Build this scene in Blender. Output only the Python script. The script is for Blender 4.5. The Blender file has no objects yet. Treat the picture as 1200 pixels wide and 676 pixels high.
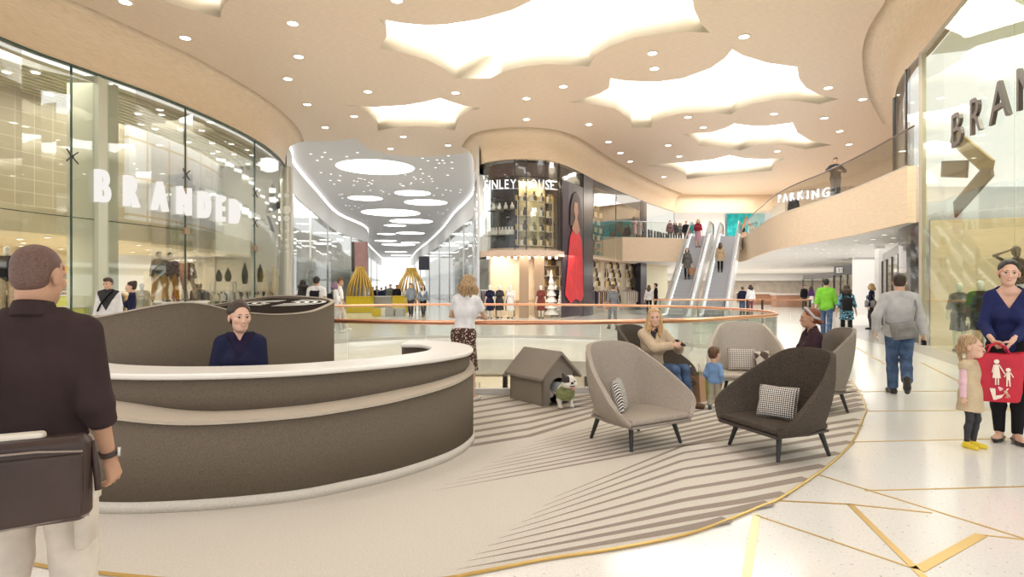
import bpy, bmesh, math, random
import numpy as np
from mathutils import Vector, Matrix
random.seed(7)
SC = bpy.context.scene
COL = SC.collection
PI = math.pi
F, CZ, HX, HY = 700.0, 1.55, 600.0, 338.0      # focal length in pixels of the 1200x676 frame, eye height, principal point

def G(px, py, z=0.0):
    """plan position of the point of height z seen at a pixel"""
    d = F * (CZ - z) / (py - HY)
    return ((px - HX) * d / F, d)

def at(px, d, z=0.0):
    return ((px - HX) * d / F, d, z)

# ------------------------------------------------------------------ materials
MATS = {}
def mat(name, col, rough=0.5, metal=0.0, var=0.0, scale=30.0, stretch=(1, 1, 1), bump=0.0, col2=None, emit=0.0, spec=0.5, detail=4.0, trans=0.0, bscale=None, rot=0.0):
    if name in MATS: return MATS[name]
    m = bpy.data.materials.new(name); m.use_nodes = True
    nt = m.node_tree; N = nt.nodes; L = nt.links
    b = N['Principled BSDF']
    b.inputs['Base Color'].default_value = (*col, 1)
    b.inputs['Roughness'].default_value = rough
    b.inputs['Metallic'].default_value = metal
    b.inputs['Specular IOR Level'].default_value = spec
    if emit:
        b.inputs['Emission Color'].default_value = (*col, 1)
        b.inputs['Emission Strength'].default_value = emit
    if var or bump or col2:
        tc = N.new('ShaderNodeTexCoord'); mp = N.new('ShaderNodeMapping')
        mp.inputs['Scale'].default_value = stretch
        mp.inputs['Rotation'].default_value = (0, 0, rot)
        L.new(tc.outputs['Object'], mp.inputs['Vector'])
        nz = N.new('ShaderNodeTexNoise'); nz.inputs['Scale'].default_value = scale; nz.inputs['Detail'].default_value = detail
        L.new(mp.outputs['Vector'], nz.inputs['Vector'])
        if var or col2:
            cr = N.new('ShaderNodeValToRGB')
            c2 = col2 or tuple(min(1, c * (1 + var)) for c in col)
            c1 = tuple(c * (1 - var) for c in col)
            cr.color_ramp.elements[0].position = 0.34; cr.color_ramp.elements[1].position = 0.66
            cr.color_ramp.elements[0].color = (*c1, 1); cr.color_ramp.elements[1].color = (*c2, 1)
            L.new(nz.outputs['Fac'], cr.inputs['Fac']); L.new(cr.outputs['Color'], b.inputs['Base Color'])
        if bump:
            bn = nz
            if bscale:
                bn = N.new('ShaderNodeTexNoise'); bn.inputs['Scale'].default_value = bscale; bn.inputs['Detail'].default_value = 3
                L.new(mp.outputs['Vector'], bn.inputs['Vector'])
            bp = N.new('ShaderNodeBump'); bp.inputs['Strength'].default_value = bump; bp.inputs['Distance'].default_value = 0.02
            L.new(bn.outputs['Fac'], bp.inputs['Height']); L.new(bp.outputs['Normal'], b.inputs['Normal'])
    MATS[name] = m
    return m

def glass_mat(name, tint=(0.93, 0.96, 0.92), refl=0.1, rough=0.02, maxr=0.5):
    m = bpy.data.materials.new(name); m.use_nodes = True
    nt = m.node_tree; N = nt.nodes; L = nt.links
    N.remove(N['Principled BSDF'])
    out = N['Material Output']
    tr = N.new('ShaderNodeBsdfTransparent'); tr.inputs['Color'].default_value = (*tint, 1)
    gl = N.new('ShaderNodeBsdfGlossy'); gl.inputs['Roughness'].default_value = rough
    lw = N.new('ShaderNodeFresnel'); lw.inputs['IOR'].default_value = 1.45
    mr = N.new('ShaderNodeMapRange'); mr.inputs['From Max'].default_value = 1.0
    mr.inputs['To Min'].default_value = refl * 0.4; mr.inputs['To Max'].default_value = maxr
    mx = N.new('ShaderNodeMixShader')
    L.new(lw.outputs[0], mr.inputs['Value']); L.new(mr.outputs['Result'], mx.inputs['Fac'])
    L.new(tr.outputs[0], mx.inputs[1]); L.new(gl.outputs[0], mx.inputs[2]); L.new(mx.outputs[0], out.inputs['Surface'])
    MATS[name] = m
    return m

def emis(name, col, s):
    if name in MATS: return MATS[name]
    m = bpy.data.materials.new(name); m.use_nodes = True
    nt = m.node_tree; N = nt.nodes; L = nt.links
    N.remove(N['Principled BSDF'])
    e = N.new('ShaderNodeEmission'); e.inputs['Color'].default_value = (*col, 1); e.inputs['Strength'].default_value = s
    L.new(e.outputs[0], N['Material Output'].inputs['Surface'])
    MATS[name] = m
    return m

# ------------------------------------------------------------------ objects
def tag(o, label=None, cat=None, group=None, kind=None):
    if label: o['label'] = label
    if cat: o['category'] = cat
    if group: o['group'] = group
    if kind: o['kind'] = kind
    return o

def thing(name, label, cat, loc=(0, 0, 0), rz=0.0, group=None):
    o = bpy.data.objects.new(name, None); COL.objects.link(o)
    o.location = loc; o.rotation_euler = (0, 0, rz); o.empty_display_size = 0.1
    return tag(o, label, cat, group)

def copy_tree(o, parent=None):
    c = o.copy(); COL.objects.link(c)
    if parent is not None: c.parent = parent
    for ch in list(o.children): copy_tree(ch, c)
    return c

def link_mesh(name, me, mats, parent=None, smooth=False):
    o = bpy.data.objects.new(name, me); COL.objects.link(o)
    for m in (mats if isinstance(mats, (list, tuple)) else [mats]): me.materials.append(m)
    if smooth:
        me.polygons.foreach_set('use_smooth', [True] * len(me.polygons)); me.update()
    if parent is not None: o.parent = parent
    return o

def crom(pts, n=6, closed=False):
    """Catmull-Rom resampling of a polyline"""
    P = [Vector(p) for p in pts]; out = []; m = len(P)
    segs = m if closed else m - 1
    for i in range(segs):
        if closed: a, b, c, d = P[(i - 1) % m], P[i], P[(i + 1) % m], P[(i + 2) % m]
        else: a, b, c, d = P[max(i - 1, 0)], P[i], P[i + 1], P[min(i + 2, m - 1)]
        for k in range(n):
            t = k / n
            out.append(0.5 * (2 * b + (c - a) * t + (2 * a - 5 * b + 4 * c - d) * t * t + (3 * b - 3 * c + d - a) * t ** 3))
    if not closed: out.append(P[-1])
    return out

def offset2(path, off, closed=False):
    """offset a plan path to its left by off"""
    P = [Vector((p[0], p[1])) for p in path]; m = len(P); out = []
    for i in range(m):
        a = P[(i - 1) % m] if (closed or i > 0) else P[i]
        b = P[(i + 1) % m] if (closed or i < m - 1) else P[i]
        t = (b - a)
        if t.length < 1e-9: out.append(P[i].copy()); continue
        t.normalize(); n = Vector((-t.y, t.x))
        o = off[i] if isinstance(off, (list, tuple)) else off
        out.append(P[i] + n * o)
    return out

def arclen(path):
    s = [0.0]
    for a, b in zip(path[:-1], path[1:]): s.append(s[-1] + (Vector(b) - Vector(a)).length)
    return s

def along(path, s):
    S = arclen(path)
    s = max(0, min(S[-1] - 1e-6, s))
    for i in range(len(S) - 1):
        if S[i + 1] >= s:
            t = (s - S[i]) / max(1e-9, S[i + 1] - S[i])
            a, b = Vector(path[i]), Vector(path[i + 1])
            return a.lerp(b, t), (b - a).normalized()

_FONT = {}
def glyph(ch, bold=0.0):
    k = (ch, bold)
    if k in _FONT: return _FONT[k]
    cu = bpy.data.curves.new('t', 'FONT'); cu.body = ch; cu.size = 1; cu.extrude = 0.06; cu.offset = bold; cu.resolution_u = 3
    ob = bpy.data.objects.new('t', cu); COL.objects.link(ob)
    bpy.context.view_layer.update()
    me = bpy.data.meshes.new_from_object(ob.evaluated_get(bpy.context.evaluated_depsgraph_get()))
    v = [tuple(x.co) for x in me.vertices]; f = [tuple(p.vertices) for p in me.polygons]
    bpy.data.objects.remove(ob); bpy.data.curves.remove(cu); bpy.data.meshes.remove(me)
    xs = [p[0] for p in v] or [0]
    _FONT[k] = (v, f, min(xs), max(xs))
    return _FONT[k]

class MB:
    def __init__(s): s.v = []; s.f = []; s.mi = []; s.M = Matrix.Identity(4); s.m = 0
    def add(s, vs, fs, m=None):
        n = len(s.v)
        s.v += [tuple(s.M @ Vector(p)) for p in vs]
        s.f += [tuple(i + n for i in f) for f in fs]
        s.mi += [s.m if m is None else m] * len(fs)
        return s
    def box(s, c, size, rz=0.0, m=None, R=None):
        x, y, z = (q / 2 for q in size)
        T = Matrix.Translation(c) @ (R.to_4x4() if R is not None else Matrix.Rotation(rz, 4, 'Z'))
        vs = [T @ Vector((a * x, b * y, k * z)) for k in (-1, 1) for b in (-1, 1) for a in (-1, 1)]
        return s.add(vs, [(0, 2, 3, 1), (4, 5, 7, 6), (0, 1, 5, 4), (2, 6, 7, 3), (0, 4, 6, 2), (1, 3, 7, 5)], m)
    def rbox(s, c, size, r, rz=0.0, m=None, n=3):
        """box with rounded plan corners and softened top/bottom edges"""
        x, y, z = (q / 2 for q in size); r = min(r, x, y)
        def loop(ins):
            out = []
            rr = max(1e-4, r - ins)
            for (sx, sy, a0) in ((1, 1, 0), (-1, 1, PI / 2), (-1, -1, PI), (1, -1, 1.5 * PI)):
                for k in range(n + 1):
                    a = a0 + k * PI / 2 / n
                    out.append((sx * (x - r) + rr * math.cos(a), sy * (y - r) + rr * math.sin(a)))
            return out
        e = min(r, z) * 0.5
        rows = [(e, -z), (0, -z + e), (0, z - e), (e, z)]
        T = Matrix.Translation(c) @ Matrix.Rotation(rz, 4, 'Z')
        vs = []; k = 4 * (n + 1)
        for ins, h in rows: vs += [T @ Vector((p[0], p[1], h)) for p in loop(ins)]
        fs = [tuple(range(k - 1, -1, -1)), tuple(range(3 * k, 4 * k))]
        for j in range(3):
            for i in range(k): fs.append((j * k + i, j * k + (i + 1) % k, (j + 1) * k + (i + 1) % k, (j + 1) * k + i))
        return s.add(vs, fs, m)
    def prism(s, poly, z0, z1, m=None):
        n = len(poly)
        vs = [(p[0], p[1], z0) for p in poly] + [(p[0], p[1], z1) for p in poly]
        fs = [tuple(range(n - 1, -1, -1)), tuple(range(n, 2 * n))] + [(i, (i + 1) % n, n + (i + 1) % n, n + i) for i in range(n)]
        return s.add(vs, fs, m)
    def cyl(s, a, b, r1, r2=None, n=12, m=None):
        return s.tube([a, b], [r1, r1 if r2 is None else r2], n, m)
    def tube(s, path, r, n=8, m=None, closed=False):
        P = [Vector(p) for p in path]; k = len(P)
        rs = r if isinstance(r, (list, tuple)) else [r] * k
        vs = []; up = Vector((0, 0, 1)); prev = None
        for i in range(k):
            a = P[i - 1] if (i or closed) else P[i]; b = P[(i + 1) % k] if (i < k - 1 or closed) else P[i]
            t = (b - a).normalized()
            u = prev if prev is not None else (Vector((1, 0, 0)) if abs(t.z) > 0.9 else up)
            x = (u - t * u.dot(t))
            if x.length < 1e-6: x = t.orthogonal()
            x.normalize(); prev = x; y = t.cross(x)
            for j in range(n):
                q = 2 * PI * j / n
                vs.append(P[i] + (x * math.cos(q) + y * math.sin(q)) * rs[i])
        fs = []
        for i in range(k if closed else k - 1):
            for j in range(n):
                i2 = (i + 1) % k
                fs.append((i * n + j, i * n + (j + 1) % n, i2 * n + (j + 1) % n, i2 * n + j))
        if not closed: fs += [tuple(range(n - 1, -1, -1)), tuple(range((k - 1) * n, k * n))]
        return s.add(vs, fs, m)
    def lathe(s, prof, c=(0, 0, 0), n=20, m=None, sy=1.0, ring=False):
        vs = []; k = len(prof)
        for r, z in prof:
            for j in range(n):
                q = 2 * PI * j / n; vs.append((c[0] + r * math.cos(q), c[1] + r * sy * math.sin(q), c[2] + z))
        fs = [(i * n + j, i * n + (j + 1) % n, (i + 1) * n + (j + 1) % n, (i + 1) * n + j) for i in range(k - 1) for j in range(n)]
        if ring: fs += [((k - 1) * n + j, (k - 1) * n + (j + 1) % n, (j + 1) % n, j) for j in range(n)]
        else: fs += [tuple(range(n - 1, -1, -1)), tuple(range((k - 1) * n, k * n))]
        return s.add(vs, fs, m)
    def ell(s, c, r, R=None, n=12, k=8, m=None):
        vs = []
        for i in range(k + 1):
            a = -PI / 2 + PI * i / k
            for j in range(n):
                q = 2 * PI * j / n
                p = Vector((r[0] * math.cos(a) * math.cos(q), r[1] * math.cos(a) * math.sin(q), r[2] * math.sin(a)))
                if R is not None: p = R @ p
                vs.append(p + Vector(c))
        return s.add(vs, [(i * n + j, i * n + (j + 1) % n, (i + 1) * n + (j + 1) % n, (i + 1) * n + j) for i in range(k) for j in range(n)], m)
    def wall(s, path, z0, z1, t, m=None, closed=False):
        """upright strip of thickness t (to the left of the path); z0/z1 may be lists"""
        k = len(path); Q = offset2(path, t, closed)
        A = lambda z, i: z[i] if isinstance(z, (list, tuple)) else z
        vs = []
        for i in range(k):
            p, q = path[i], Q[i]
            vs += [(p[0], p[1], A(z0, i)), (p[0], p[1], A(z1, i)), (q[0], q[1], A(z1, i)), (q[0], q[1], A(z0, i))]
        fs = []
        for i in range(k if closed else k - 1):
            a, b = 4 * i, 4 * ((i + 1) % k)
            for j in range(4): fs.append((a + j, b + j, b + (j + 1) % 4, a + (j + 1) % 4))
        if not closed: fs += [(0, 1, 2, 3), (4 * k - 1, 4 * k - 2, 4 * k - 3, 4 * k - 4)]
        return s.add(vs, fs, m)
    def sweep(s, path, prof, m=None, closed=False):
        """profile [(offset to the left, z)] swept along a plan path, as an open sheet"""
        k = len(path); w = len(prof)
        cols = [offset2(path, o, closed) for o, z in prof]
        vs = [(cols[j][i][0], cols[j][i][1], prof[j][1]) for i in range(k) for j in range(w)]
        fs = [(i * w + j, ((i + 1) % k) * w + j, ((i + 1) % k) * w + j + 1, i * w + j + 1) for i in range(k if closed else k - 1) for j in range(w - 1)]
        return s.add(vs, fs, m)
    def ribbon(s, A, B, z, m=None):
        k = len(A)
        vs = [(p[0], p[1], z) for p in A] + [(p[0], p[1], z) for p in B]
        return s.add(vs, [(i, i + 1, k + i + 1, k + i) for i in range(k - 1)], m)
    def glyph(s, ch, T, h, xs=1.0, depth=0.06, bold=0.0, m=None):
        """one letter, T placing its lower left corner; cap height h"""
        v, f, x0, x1 = glyph(ch, bold); k = h / 0.69
        return s.add([T @ Vector(((x - x0) * k * xs, -(z) / 0.06 * depth, y * k)) for x, y, z in v], f, m)
    def build(s, name, mats, parent=None, smooth=False, world=False, merge=False, bevel=0.0, subsurf=0, solid=0.0):
        vs = s.v
        if world and parent is not None:
            I = (Matrix.Translation(parent.location) @ parent.rotation_euler.to_matrix().to_4x4()).inverted()
            vs = [tuple(I @ Vector(p)) for p in vs]
        me = bpy.data.meshes.new(name); me.from_pydata(vs, [], s.f)
        me.polygons.foreach_set('material_index', s.mi)
        bm = bmesh.new(); bm.from_mesh(me)
        if merge: bmesh.ops.remove_doubles(bm, verts=bm.verts, dist=1e-4)
        bmesh.ops.recalc_face_normals(bm, faces=bm.faces)
        bm.to_mesh(me); bm.free()
        o = link_mesh(name, me, mats, parent, smooth)
        if solid: 
            q = o.modifiers.new('s', 'SOLIDIFY'); q.thickness = solid; q.offset = 0
        if bevel:
            q = o.modifiers.new('b', 'BEVEL'); q.width = bevel; q.segments = 2; q.limit_method = 'ANGLE'; q.angle_limit = 0.6
        if subsurf:
            q = o.modifiers.new('u', 'SUBSURF'); q.levels = q.render_levels = subsurf
        return o

def word(mb, text, path, s0, s1, z, h, xs=1.0, depth=0.05, bold=0.0, flip=False, zl=None, widths=None):
    """letters standing on a plan path from arc length s0 to s1, facing the right-hand side of the path"""
    gl = [glyph(c, bold) for c in text]; k = h / 0.69
    ws = [(g[3] - g[2]) * k * xs if c != ' ' else h * 0.35 for c, g in zip(text, gl)]
    gap = (s1 - s0 - sum(ws)) / max(1, len(text) - 1)
    s = s0
    for i, (c, w) in enumerate(zip(text, ws)):
        if c != ' ':
            p, _ = along(path, s); q, _ = along(path, s + w)
            t = (q - p).normalized()
            n = Vector((t.y, -t.x))      # faces right
            T = Matrix(((t.x, -n.x, 0, p[0]), (t.y, -n.y, 0, p[1]), (0, 0, 1, z if zl is None else zl[0] + (zl[1] - zl[0]) * i / (len(text) - 1)), (0, 0, 0, 1)))
            mb.glyph(c, T, h, xs, depth, bold)
        s += w + gap

def sign(name, label, mats, mk, loc):
    """a sign whose letters are parts: mk(builder) is called with a recorder that splits every glyph into its own mesh"""
    t = thing(name, label, 'sign', loc)
    class Rec(MB):
        def glyph(s, ch, T, h, xs=1.0, depth=0.06, bold=0.0, m=None):
            q = MB(); q.glyph(ch, T, h, xs, depth, bold); q.build('letter', mats, t, world=True)
    mk(Rec()); return t

def filled(loops, z0, z1, name, mats, parent=None, kind=None):
    cu = bpy.data.curves.new(name, 'CURVE'); cu.dimensions = '2D'; cu.fill_mode = 'BOTH'; cu.extrude = (z1 - z0) / 2
    for lp in loops:
        sp = cu.splines.new('POLY'); sp.points.add(len(lp) - 1); sp.use_cyclic_u = True
        for i, p in enumerate(lp): sp.points[i].co = (p[0], p[1], 0, 1)
    ob = bpy.data.objects.new('tmp', cu); COL.objects.link(ob); bpy.context.view_layer.update()
    me = bpy.data.meshes.new_from_object(ob.evaluated_get(bpy.context.evaluated_depsgraph_get()))
    bpy.data.objects.remove(ob); bpy.data.curves.remove(cu)
    me.transform(Matrix.Translation((0, 0, (z0 + z1) / 2))); me.name = name; me.materials.clear()
    bm = bmesh.new(); bm.from_mesh(me); bmesh.ops.remove_doubles(bm, verts=bm.verts, dist=1e-4); bmesh.ops.recalc_face_normals(bm, faces=bm.faces); bm.to_mesh(me); bm.free()
    o = link_mesh(name, me, mats, parent)
    for p in me.polygons: p.material_index = 0
    if kind: o['kind'] = kind
    return o

# ------------------------------------------------------------------ soft bodies: blended distance fields meshed with surface nets
class Field:
    def __init__(s, lo, hi, h):
        s.lo = np.array(lo, float) - 3 * h; s.h = h
        s.n = np.maximum(4, np.ceil((np.array(hi, float) + 3 * h - s.lo) / h).astype(int) + 1)
        s.a = np.full(tuple(s.n), 0.5, np.float32)
    def _win(s, lo, hi):
        i0 = np.clip(np.floor((np.array(lo) - s.lo) / s.h).astype(int), 0, s.n - 1)
        i1 = np.clip(np.ceil((np.array(hi) - s.lo) / s.h).astype(int) + 1, 1, s.n)
        if np.any(i1 <= i0): return None, None
        sl = tuple(slice(a, b) for a, b in zip(i0, i1))
        ax = [s.lo[k] + s.h * np.arange(i0[k], i1[k]) for k in range(3)]
        return sl, np.stack(np.meshgrid(*ax, indexing='ij'), -1)
    def _put(s, sl, d, k, sub=False):
        A = s.a[sl]
        if sub:
            h = np.clip(0.5 - 0.5 * (A + d) / k, 0, 1); s.a[sl] = A * (1 - h) - d * h + k * h * (1 - h)
        else:
            h = np.clip(0.5 + 0.5 * (A - d) / k, 0, 1); s.a[sl] = A * (1 - h) + d * h - k * h * (1 - h)
    def cap(s, a, b, ra, rb=None, k=0.02, sy=1.0, flat=(False, False), sub=False):
        rb = ra if rb is None else rb
        a = np.array(a, float); b = np.array(b, float); R = max(ra, rb) + 2 * k + 3 * s.h
        sl, P = s._win(np.minimum(a, b) - R, np.maximum(a, b) + R)
        if sl is None: return s
        S = np.array([1, 1 / sy, 1.0]); c = (a + b) / 2
        Q = (P - c) * S; A = (a - c) * S; B = (b - c) * S
        ba = B - A; L2 = float(ba @ ba) + 1e-12
        t = ((Q - A) @ ba) / L2; tc = np.clip(t, 0, 1)
        d = np.linalg.norm(Q - A - tc[..., None] * ba, axis=-1) - (ra + (rb - ra) * tc)
        L = math.sqrt(L2)
        if flat[0]: d = np.maximum(d, -t * L)
        if flat[1]: d = np.maximum(d, (t - 1) * L)
        s._put(sl, d * min(1, sy) if sy < 1 else d, k, sub); return s
    def ell(s, c, r, R=None, k=0.02, sub=False):
        c = np.array(c, float); r = np.array(r, float); m = r.max() + 2 * k + 3 * s.h
        sl, P = s._win(c - m, c + m)
        if sl is None: return s
        Q = P - c
        if R is not None: Q = Q @ np.array(R)
        k0 = np.linalg.norm(Q / r, axis=-1); k1 = np.linalg.norm(Q / (r * r), axis=-1) + 1e-9
        s._put(sl, k0 * (k0 - 1) / k1, k, sub); return s
    def box(s, c, half, R=None, rr=0.01, k=0.02, sub=False):
        c = np.array(c, float); half = np.array(half, float); m = np.linalg.norm(half) + 2 * k + 3 * s.h
        sl, P = s._win(c - m, c + m)
        if sl is None: return s
        Q = P - c
        if R is not None: Q = Q @ np.array(R)
        q = np.abs(Q) - (half - rr)
        d = np.linalg.norm(np.maximum(q, 0), axis=-1) + np.minimum(q.max(-1), 0) - rr
        s._put(sl, d, k, sub); return s
    def clip(s, fn):
        ax = [s.lo[k] + s.h * np.arange(s.n[k]) for k in range(3)]
        X, Y, Z = np.meshgrid(*ax, indexing='ij')
        s.a = np.maximum(s.a, fn(X, Y, Z).astype(np.float32)); return s
    def mesh(s):
        a = s.a; n = a.shape
        a[0] = a[-1] = 0.5; a[:, 0] = a[:, -1] = 0.5; a[:, :, 0] = a[:, :, -1] = 0.5
        ins = a < 0
        cnt = np.zeros(tuple(k - 1 for k in n), np.float32); acc = np.zeros(cnt.shape + (3,), np.float32)
        off = [(i, j, k) for i in (0, 1) for j in (0, 1) for k in (0, 1)]
        def crn(o, arr): return arr[o[0]:n[0] - 1 + o[0], o[1]:n[1] - 1 + o[1], o[2]:n[2] - 1 + o[2]]
        for o in off:
            for ax in range(3):
                if o[ax]: continue
                p = list(o); p[ax] = 1
                A, B = crn(o, a), crn(p, a); x = (A < 0) != (B < 0)
                if not x.any(): continue
                t = np.where(x, A / np.where(x, A - B, 1), 0)
                cnt += x
                for q in range(3): acc[..., q] += x * (o[q] + (t if q == ax else 0))
        idx = np.full(cnt.shape, -1, np.int64); on = cnt > 0; m = int(on.sum())
        if m == 0: return np.zeros((0, 3)), np.zeros((0, 4), int)
        idx[on] = np.arange(m)
        w = np.argwhere(on); V = (w + acc[on] / cnt[on][:, None]) * s.h + s.lo
        Fs = []
        for ax in range(3):
            u, v = (ax + 1) % 3, (ax + 2) % 3
            sa = [slice(None)] * 3; sb = [slice(None)] * 3
            sa[ax] = slice(0, n[ax] - 1); sb[ax] = slice(1, n[ax])
            A, B = ins[tuple(sa)], ins[tuple(sb)]
            e = np.argwhere(A != B); 
            if len(e) == 0: continue
            e = e[(e[:, u] > 0) & (e[:, v] > 0) & (e[:, u] < n[u] - 1) & (e[:, v] < n[v] - 1)]
            inside = A[tuple(e.T)]
            def g(du, dv):
                q = e.copy(); q[:, u] -= du; q[:, v] -= dv; return idx[tuple(q.T)]
            f = np.stack([g(1, 1), g(0, 1), g(0, 0), g(1, 0)], 1)
            f[~inside] = f[~inside][:, ::-1]; Fs.append(f)
        Fq = np.concatenate(Fs)
        return V, Fq[(Fq >= 0).all(1)]

def np_mesh(name, parts, mats, parent=None, scale=1.0):
    """join (verts, quads[, slot]) lists into one smooth mesh object"""
    V = []; Q = []; M = []; o = 0
    for p in parts:
        if len(p[0]) == 0: continue
        V.append(p[0]); Q.append(p[1] + o); o += len(p[0]); M.append(np.full(len(p[1]), p[2] if len(p) > 2 else 0))
    if not V: return None
    V = np.concatenate(V) * scale; Q = np.concatenate(Q); M = np.concatenate(M)
    me = bpy.data.meshes.new(name)
    me.vertices.add(len(V)); me.vertices.foreach_set('co', V.astype(np.float32).ravel())
    me.loops.add(4 * len(Q)); me.loops.foreach_set('vertex_index', Q.astype(np.int32).ravel())
    me.polygons.add(len(Q)); me.polygons.foreach_set('loop_start', np.arange(0, 4 * len(Q), 4, dtype=np.int32))
    me.polygons.foreach_set('material_index', M.astype(np.int32))
    me.update(calc_edges=True); me.validate()
    return link_mesh(name, me, mats, parent, True)
# ================================================================== materials
WOOD = mat('oak veneer', (0.78, 0.63, 0.49), 0.42, var=0.12, scale=5.0, stretch=(1.0, 14, 8), spec=0.35, detail=5, rot=0.5)
WOODP = mat('oak panel', (0.77, 0.61, 0.44), 0.45, var=0.08, scale=3.0, stretch=(1.0, 1.0, 22), spec=0.3, detail=5)
WELL = mat('pale plaster', (0.62, 0.53, 0.40), 0.6)
WHITE = mat('white paint', (0.83, 0.82, 0.80), 0.5)
SOFFIT = mat('white soffit', (0.80, 0.79, 0.77), 0.45)
GREYCEIL = mat('corridor ceiling', (0.66, 0.65, 0.66), 0.55)
FLOORM = mat('white terrazzo', (0.80, 0.78, 0.74), 0.13, col2=(0.85, 0.835, 0.80), var=0.03, scale=60, spec=0.5, detail=8)
def _specks(m):
    nt = m.node_tree; N = nt.nodes; L = nt.links; bs = N['Principled BSDF']; src = bs.inputs['Base Color'].links[0].from_socket
    v = N.new('ShaderNodeTexNoise'); v.inputs['Scale'].default_value = 38; v.inputs['Detail'].default_value = 2; cr = N.new('ShaderNodeValToRGB')
    cr.color_ramp.elements[0].position = 0.66; cr.color_ramp.elements[1].position = 0.72; cr.color_ramp.elements[0].color = (0, 0, 0, 1); cr.color_ramp.elements[1].color = (0.75, 0.75, 0.75, 1)
    mx = N.new('ShaderNodeMix'); mx.data_type = 'RGBA'; mx.inputs[7].default_value = (0.36, 0.32, 0.27, 1)
    tc = N.new('ShaderNodeTexCoord'); L.new(tc.outputs['Object'], v.inputs['Vector'])
    L.new(v.outputs['Fac'], cr.inputs['Fac']); L.new(cr.outputs['Color'], mx.inputs[0]); L.new(src, mx.inputs[6]); L.new(mx.outputs[2], bs.inputs['Base Color'])
_specks(FLOORM)
GREYBAND = mat('grey stone', (0.42, 0.40, 0.37), 0.25, var=0.05, scale=50)
BRASS = mat('brass inlay', (0.56, 0.37, 0.12), 0.35, metal=0.6)
COPPER = mat('copper rail', (0.72, 0.36, 0.22), 0.25, metal=0.85)
STEEL = mat('brushed steel', (0.62, 0.62, 0.62), 0.3, metal=0.9)
DARKST = mat('dark steel', (0.06, 0.055, 0.055), 0.35, metal=0.4)
NAVY = mat('dark navy cladding', (0.028, 0.026, 0.045), 0.25, var=0.15, scale=3)
BLACK = mat('black', (0.012, 0.011, 0.012), 0.4)
BEIGE = mat('beige wall', (0.66, 0.58, 0.45), 0.6, var=0.06, scale=2)
WARM = mat('warm wall', (0.74, 0.64, 0.48), 0.6, var=0.15, scale=1.2)
GLASS = glass_mat('clear glass', (0.95, 0.965, 0.95), 0.06, maxr=0.45)
GLASSY = glass_mat('shop glass', (0.94, 0.955, 0.925), 0.14, maxr=0.55)
GLASSD = glass_mat('smoked glass', (0.62, 0.60, 0.58), 0.2, maxr=0.7)
EDGE = mat('glass edge', (0.05, 0.10, 0.08), 0.2)
SKYL = emis('skylight glazing', (1.0, 0.99, 0.975), 5.0)
LAMP = emis('downlight lens', (1.0, 0.97, 0.92), 7.0)
COVE = emis('cove light', (1.0, 0.98, 0.97), 3.0)
OVAL = emis('round luminous panel', (1.0, 0.99, 0.98), 3.2)
SHOPL = emis('shop ceiling light', (1.0, 0.92, 0.75), 9.0)
SHOPW = emis('shop spotlight', (1.0, 0.93, 0.82), 9.0)

ZC, ZG, ZU, ZB = 9.4, 8.0, 5.0, 3.4     # ceiling, glass head, upper floor, underside of upper slab
X = lambda px, d: (px - HX) * d / F

# ================================================================== floor with the oval opening
void = [(5.12, 12.0), (4.75, 11.25), (4.05, 10.6), (2.7, 9.5), (1.28, 9.05), (0, 8.9), (-1.27, 8.98), (-2.88, 9.5), (-4.1, 10.4), (-5.0, 11.7), (-5.5, 13.4), (-5.5, 15.2),
        (-4.9, 16.8), (-3.7, 17.9), (-2.0, 18.5), (0, 18.6), (2.3, 18.0), (4.2, 16.6), (5.1, 15.0), (5.35, 13.3)]
void = [tuple(p[:2]) for p in crom([(*p, 0) for p in void], 5, True)]
filled([[(-60, -8), (60, -8), (60, 170), (-60, 170)], void], -0.66, 0, 'floor', FLOORM, kind='structure')
b = MB(); b.wall(offset2(void, 0.1, True), -1.12, -0.66, 0.3, closed=True); b.build('trim_1', GREYBAND)['kind'] = 'structure'
b = MB(); b.box((0, 14, -5.1), (40, 40, 0.2)); b.build('floor_lower', FLOORM)['kind'] = 'structure'
low = offset2(void, 1.1, True)
b = MB(); b.wall(low, -5, -0.67, 0.15, closed=True); b.build('wall_lower', BEIGE)['kind'] = 'structure'
t = thing('lower_shop_sign', 'beige lower-floor shop sign seen under the floor edge behind the dog house', 'sign', (-1.9, 18.95, -1.9))
b = MB(); b.box((0.55, 0.0, 0.35), (2.6, 0.06, 0.62)); b.build('sign_board', mat('pale sign board', (0.75, 0.66, 0.52), 0.5), t)
b = MB(); word(b, 'EQUI', [Vector((-0.3, -0.035)), Vector((1.5, -0.035))], 0.1, 1.2, 0.14, 0.34, 0.9, 0.02, 0.01); b.build('lettering', mat('sign grey', (0.45, 0.4, 0.33), 0.5), t)
b = MB()
for px in (592, 688): b.box((X(px, 19.0), 19.0, -2.9), (0.16, 0.16, 4.2))
b.build('trim_2', DARKST)['kind'] = 'structure'

# brass inlay lines in the floor
b = MB()
def inlay(pts, w):
    P = [Vector(G(*p)) for p in pts]
    for p, q in zip(P[:-1], P[1:]):
        t = (q - p).normalized(); n = Vector((-t.y, t.x)) * w / 2
        b.prism([p + n, q + n, q - n, p - n][::-1], 0.0005, 0.004)
inlay([(958, 556), (1100, 600), (1215, 636)], 0.018)
inlay([(1014, 575), (1215, 570)], 0.018)
inlay([(914, 587), (995, 591), (1092, 601)], 0.02)
inlay([(996, 591), (1092, 686)], 0.042)
inlay([(1076, 668), (1150, 627)], 0.062)
inlay([(1150, 627), (1215, 634)], 0.016)
inlay([(886, 604), (1073, 667)], 0.014)

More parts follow.
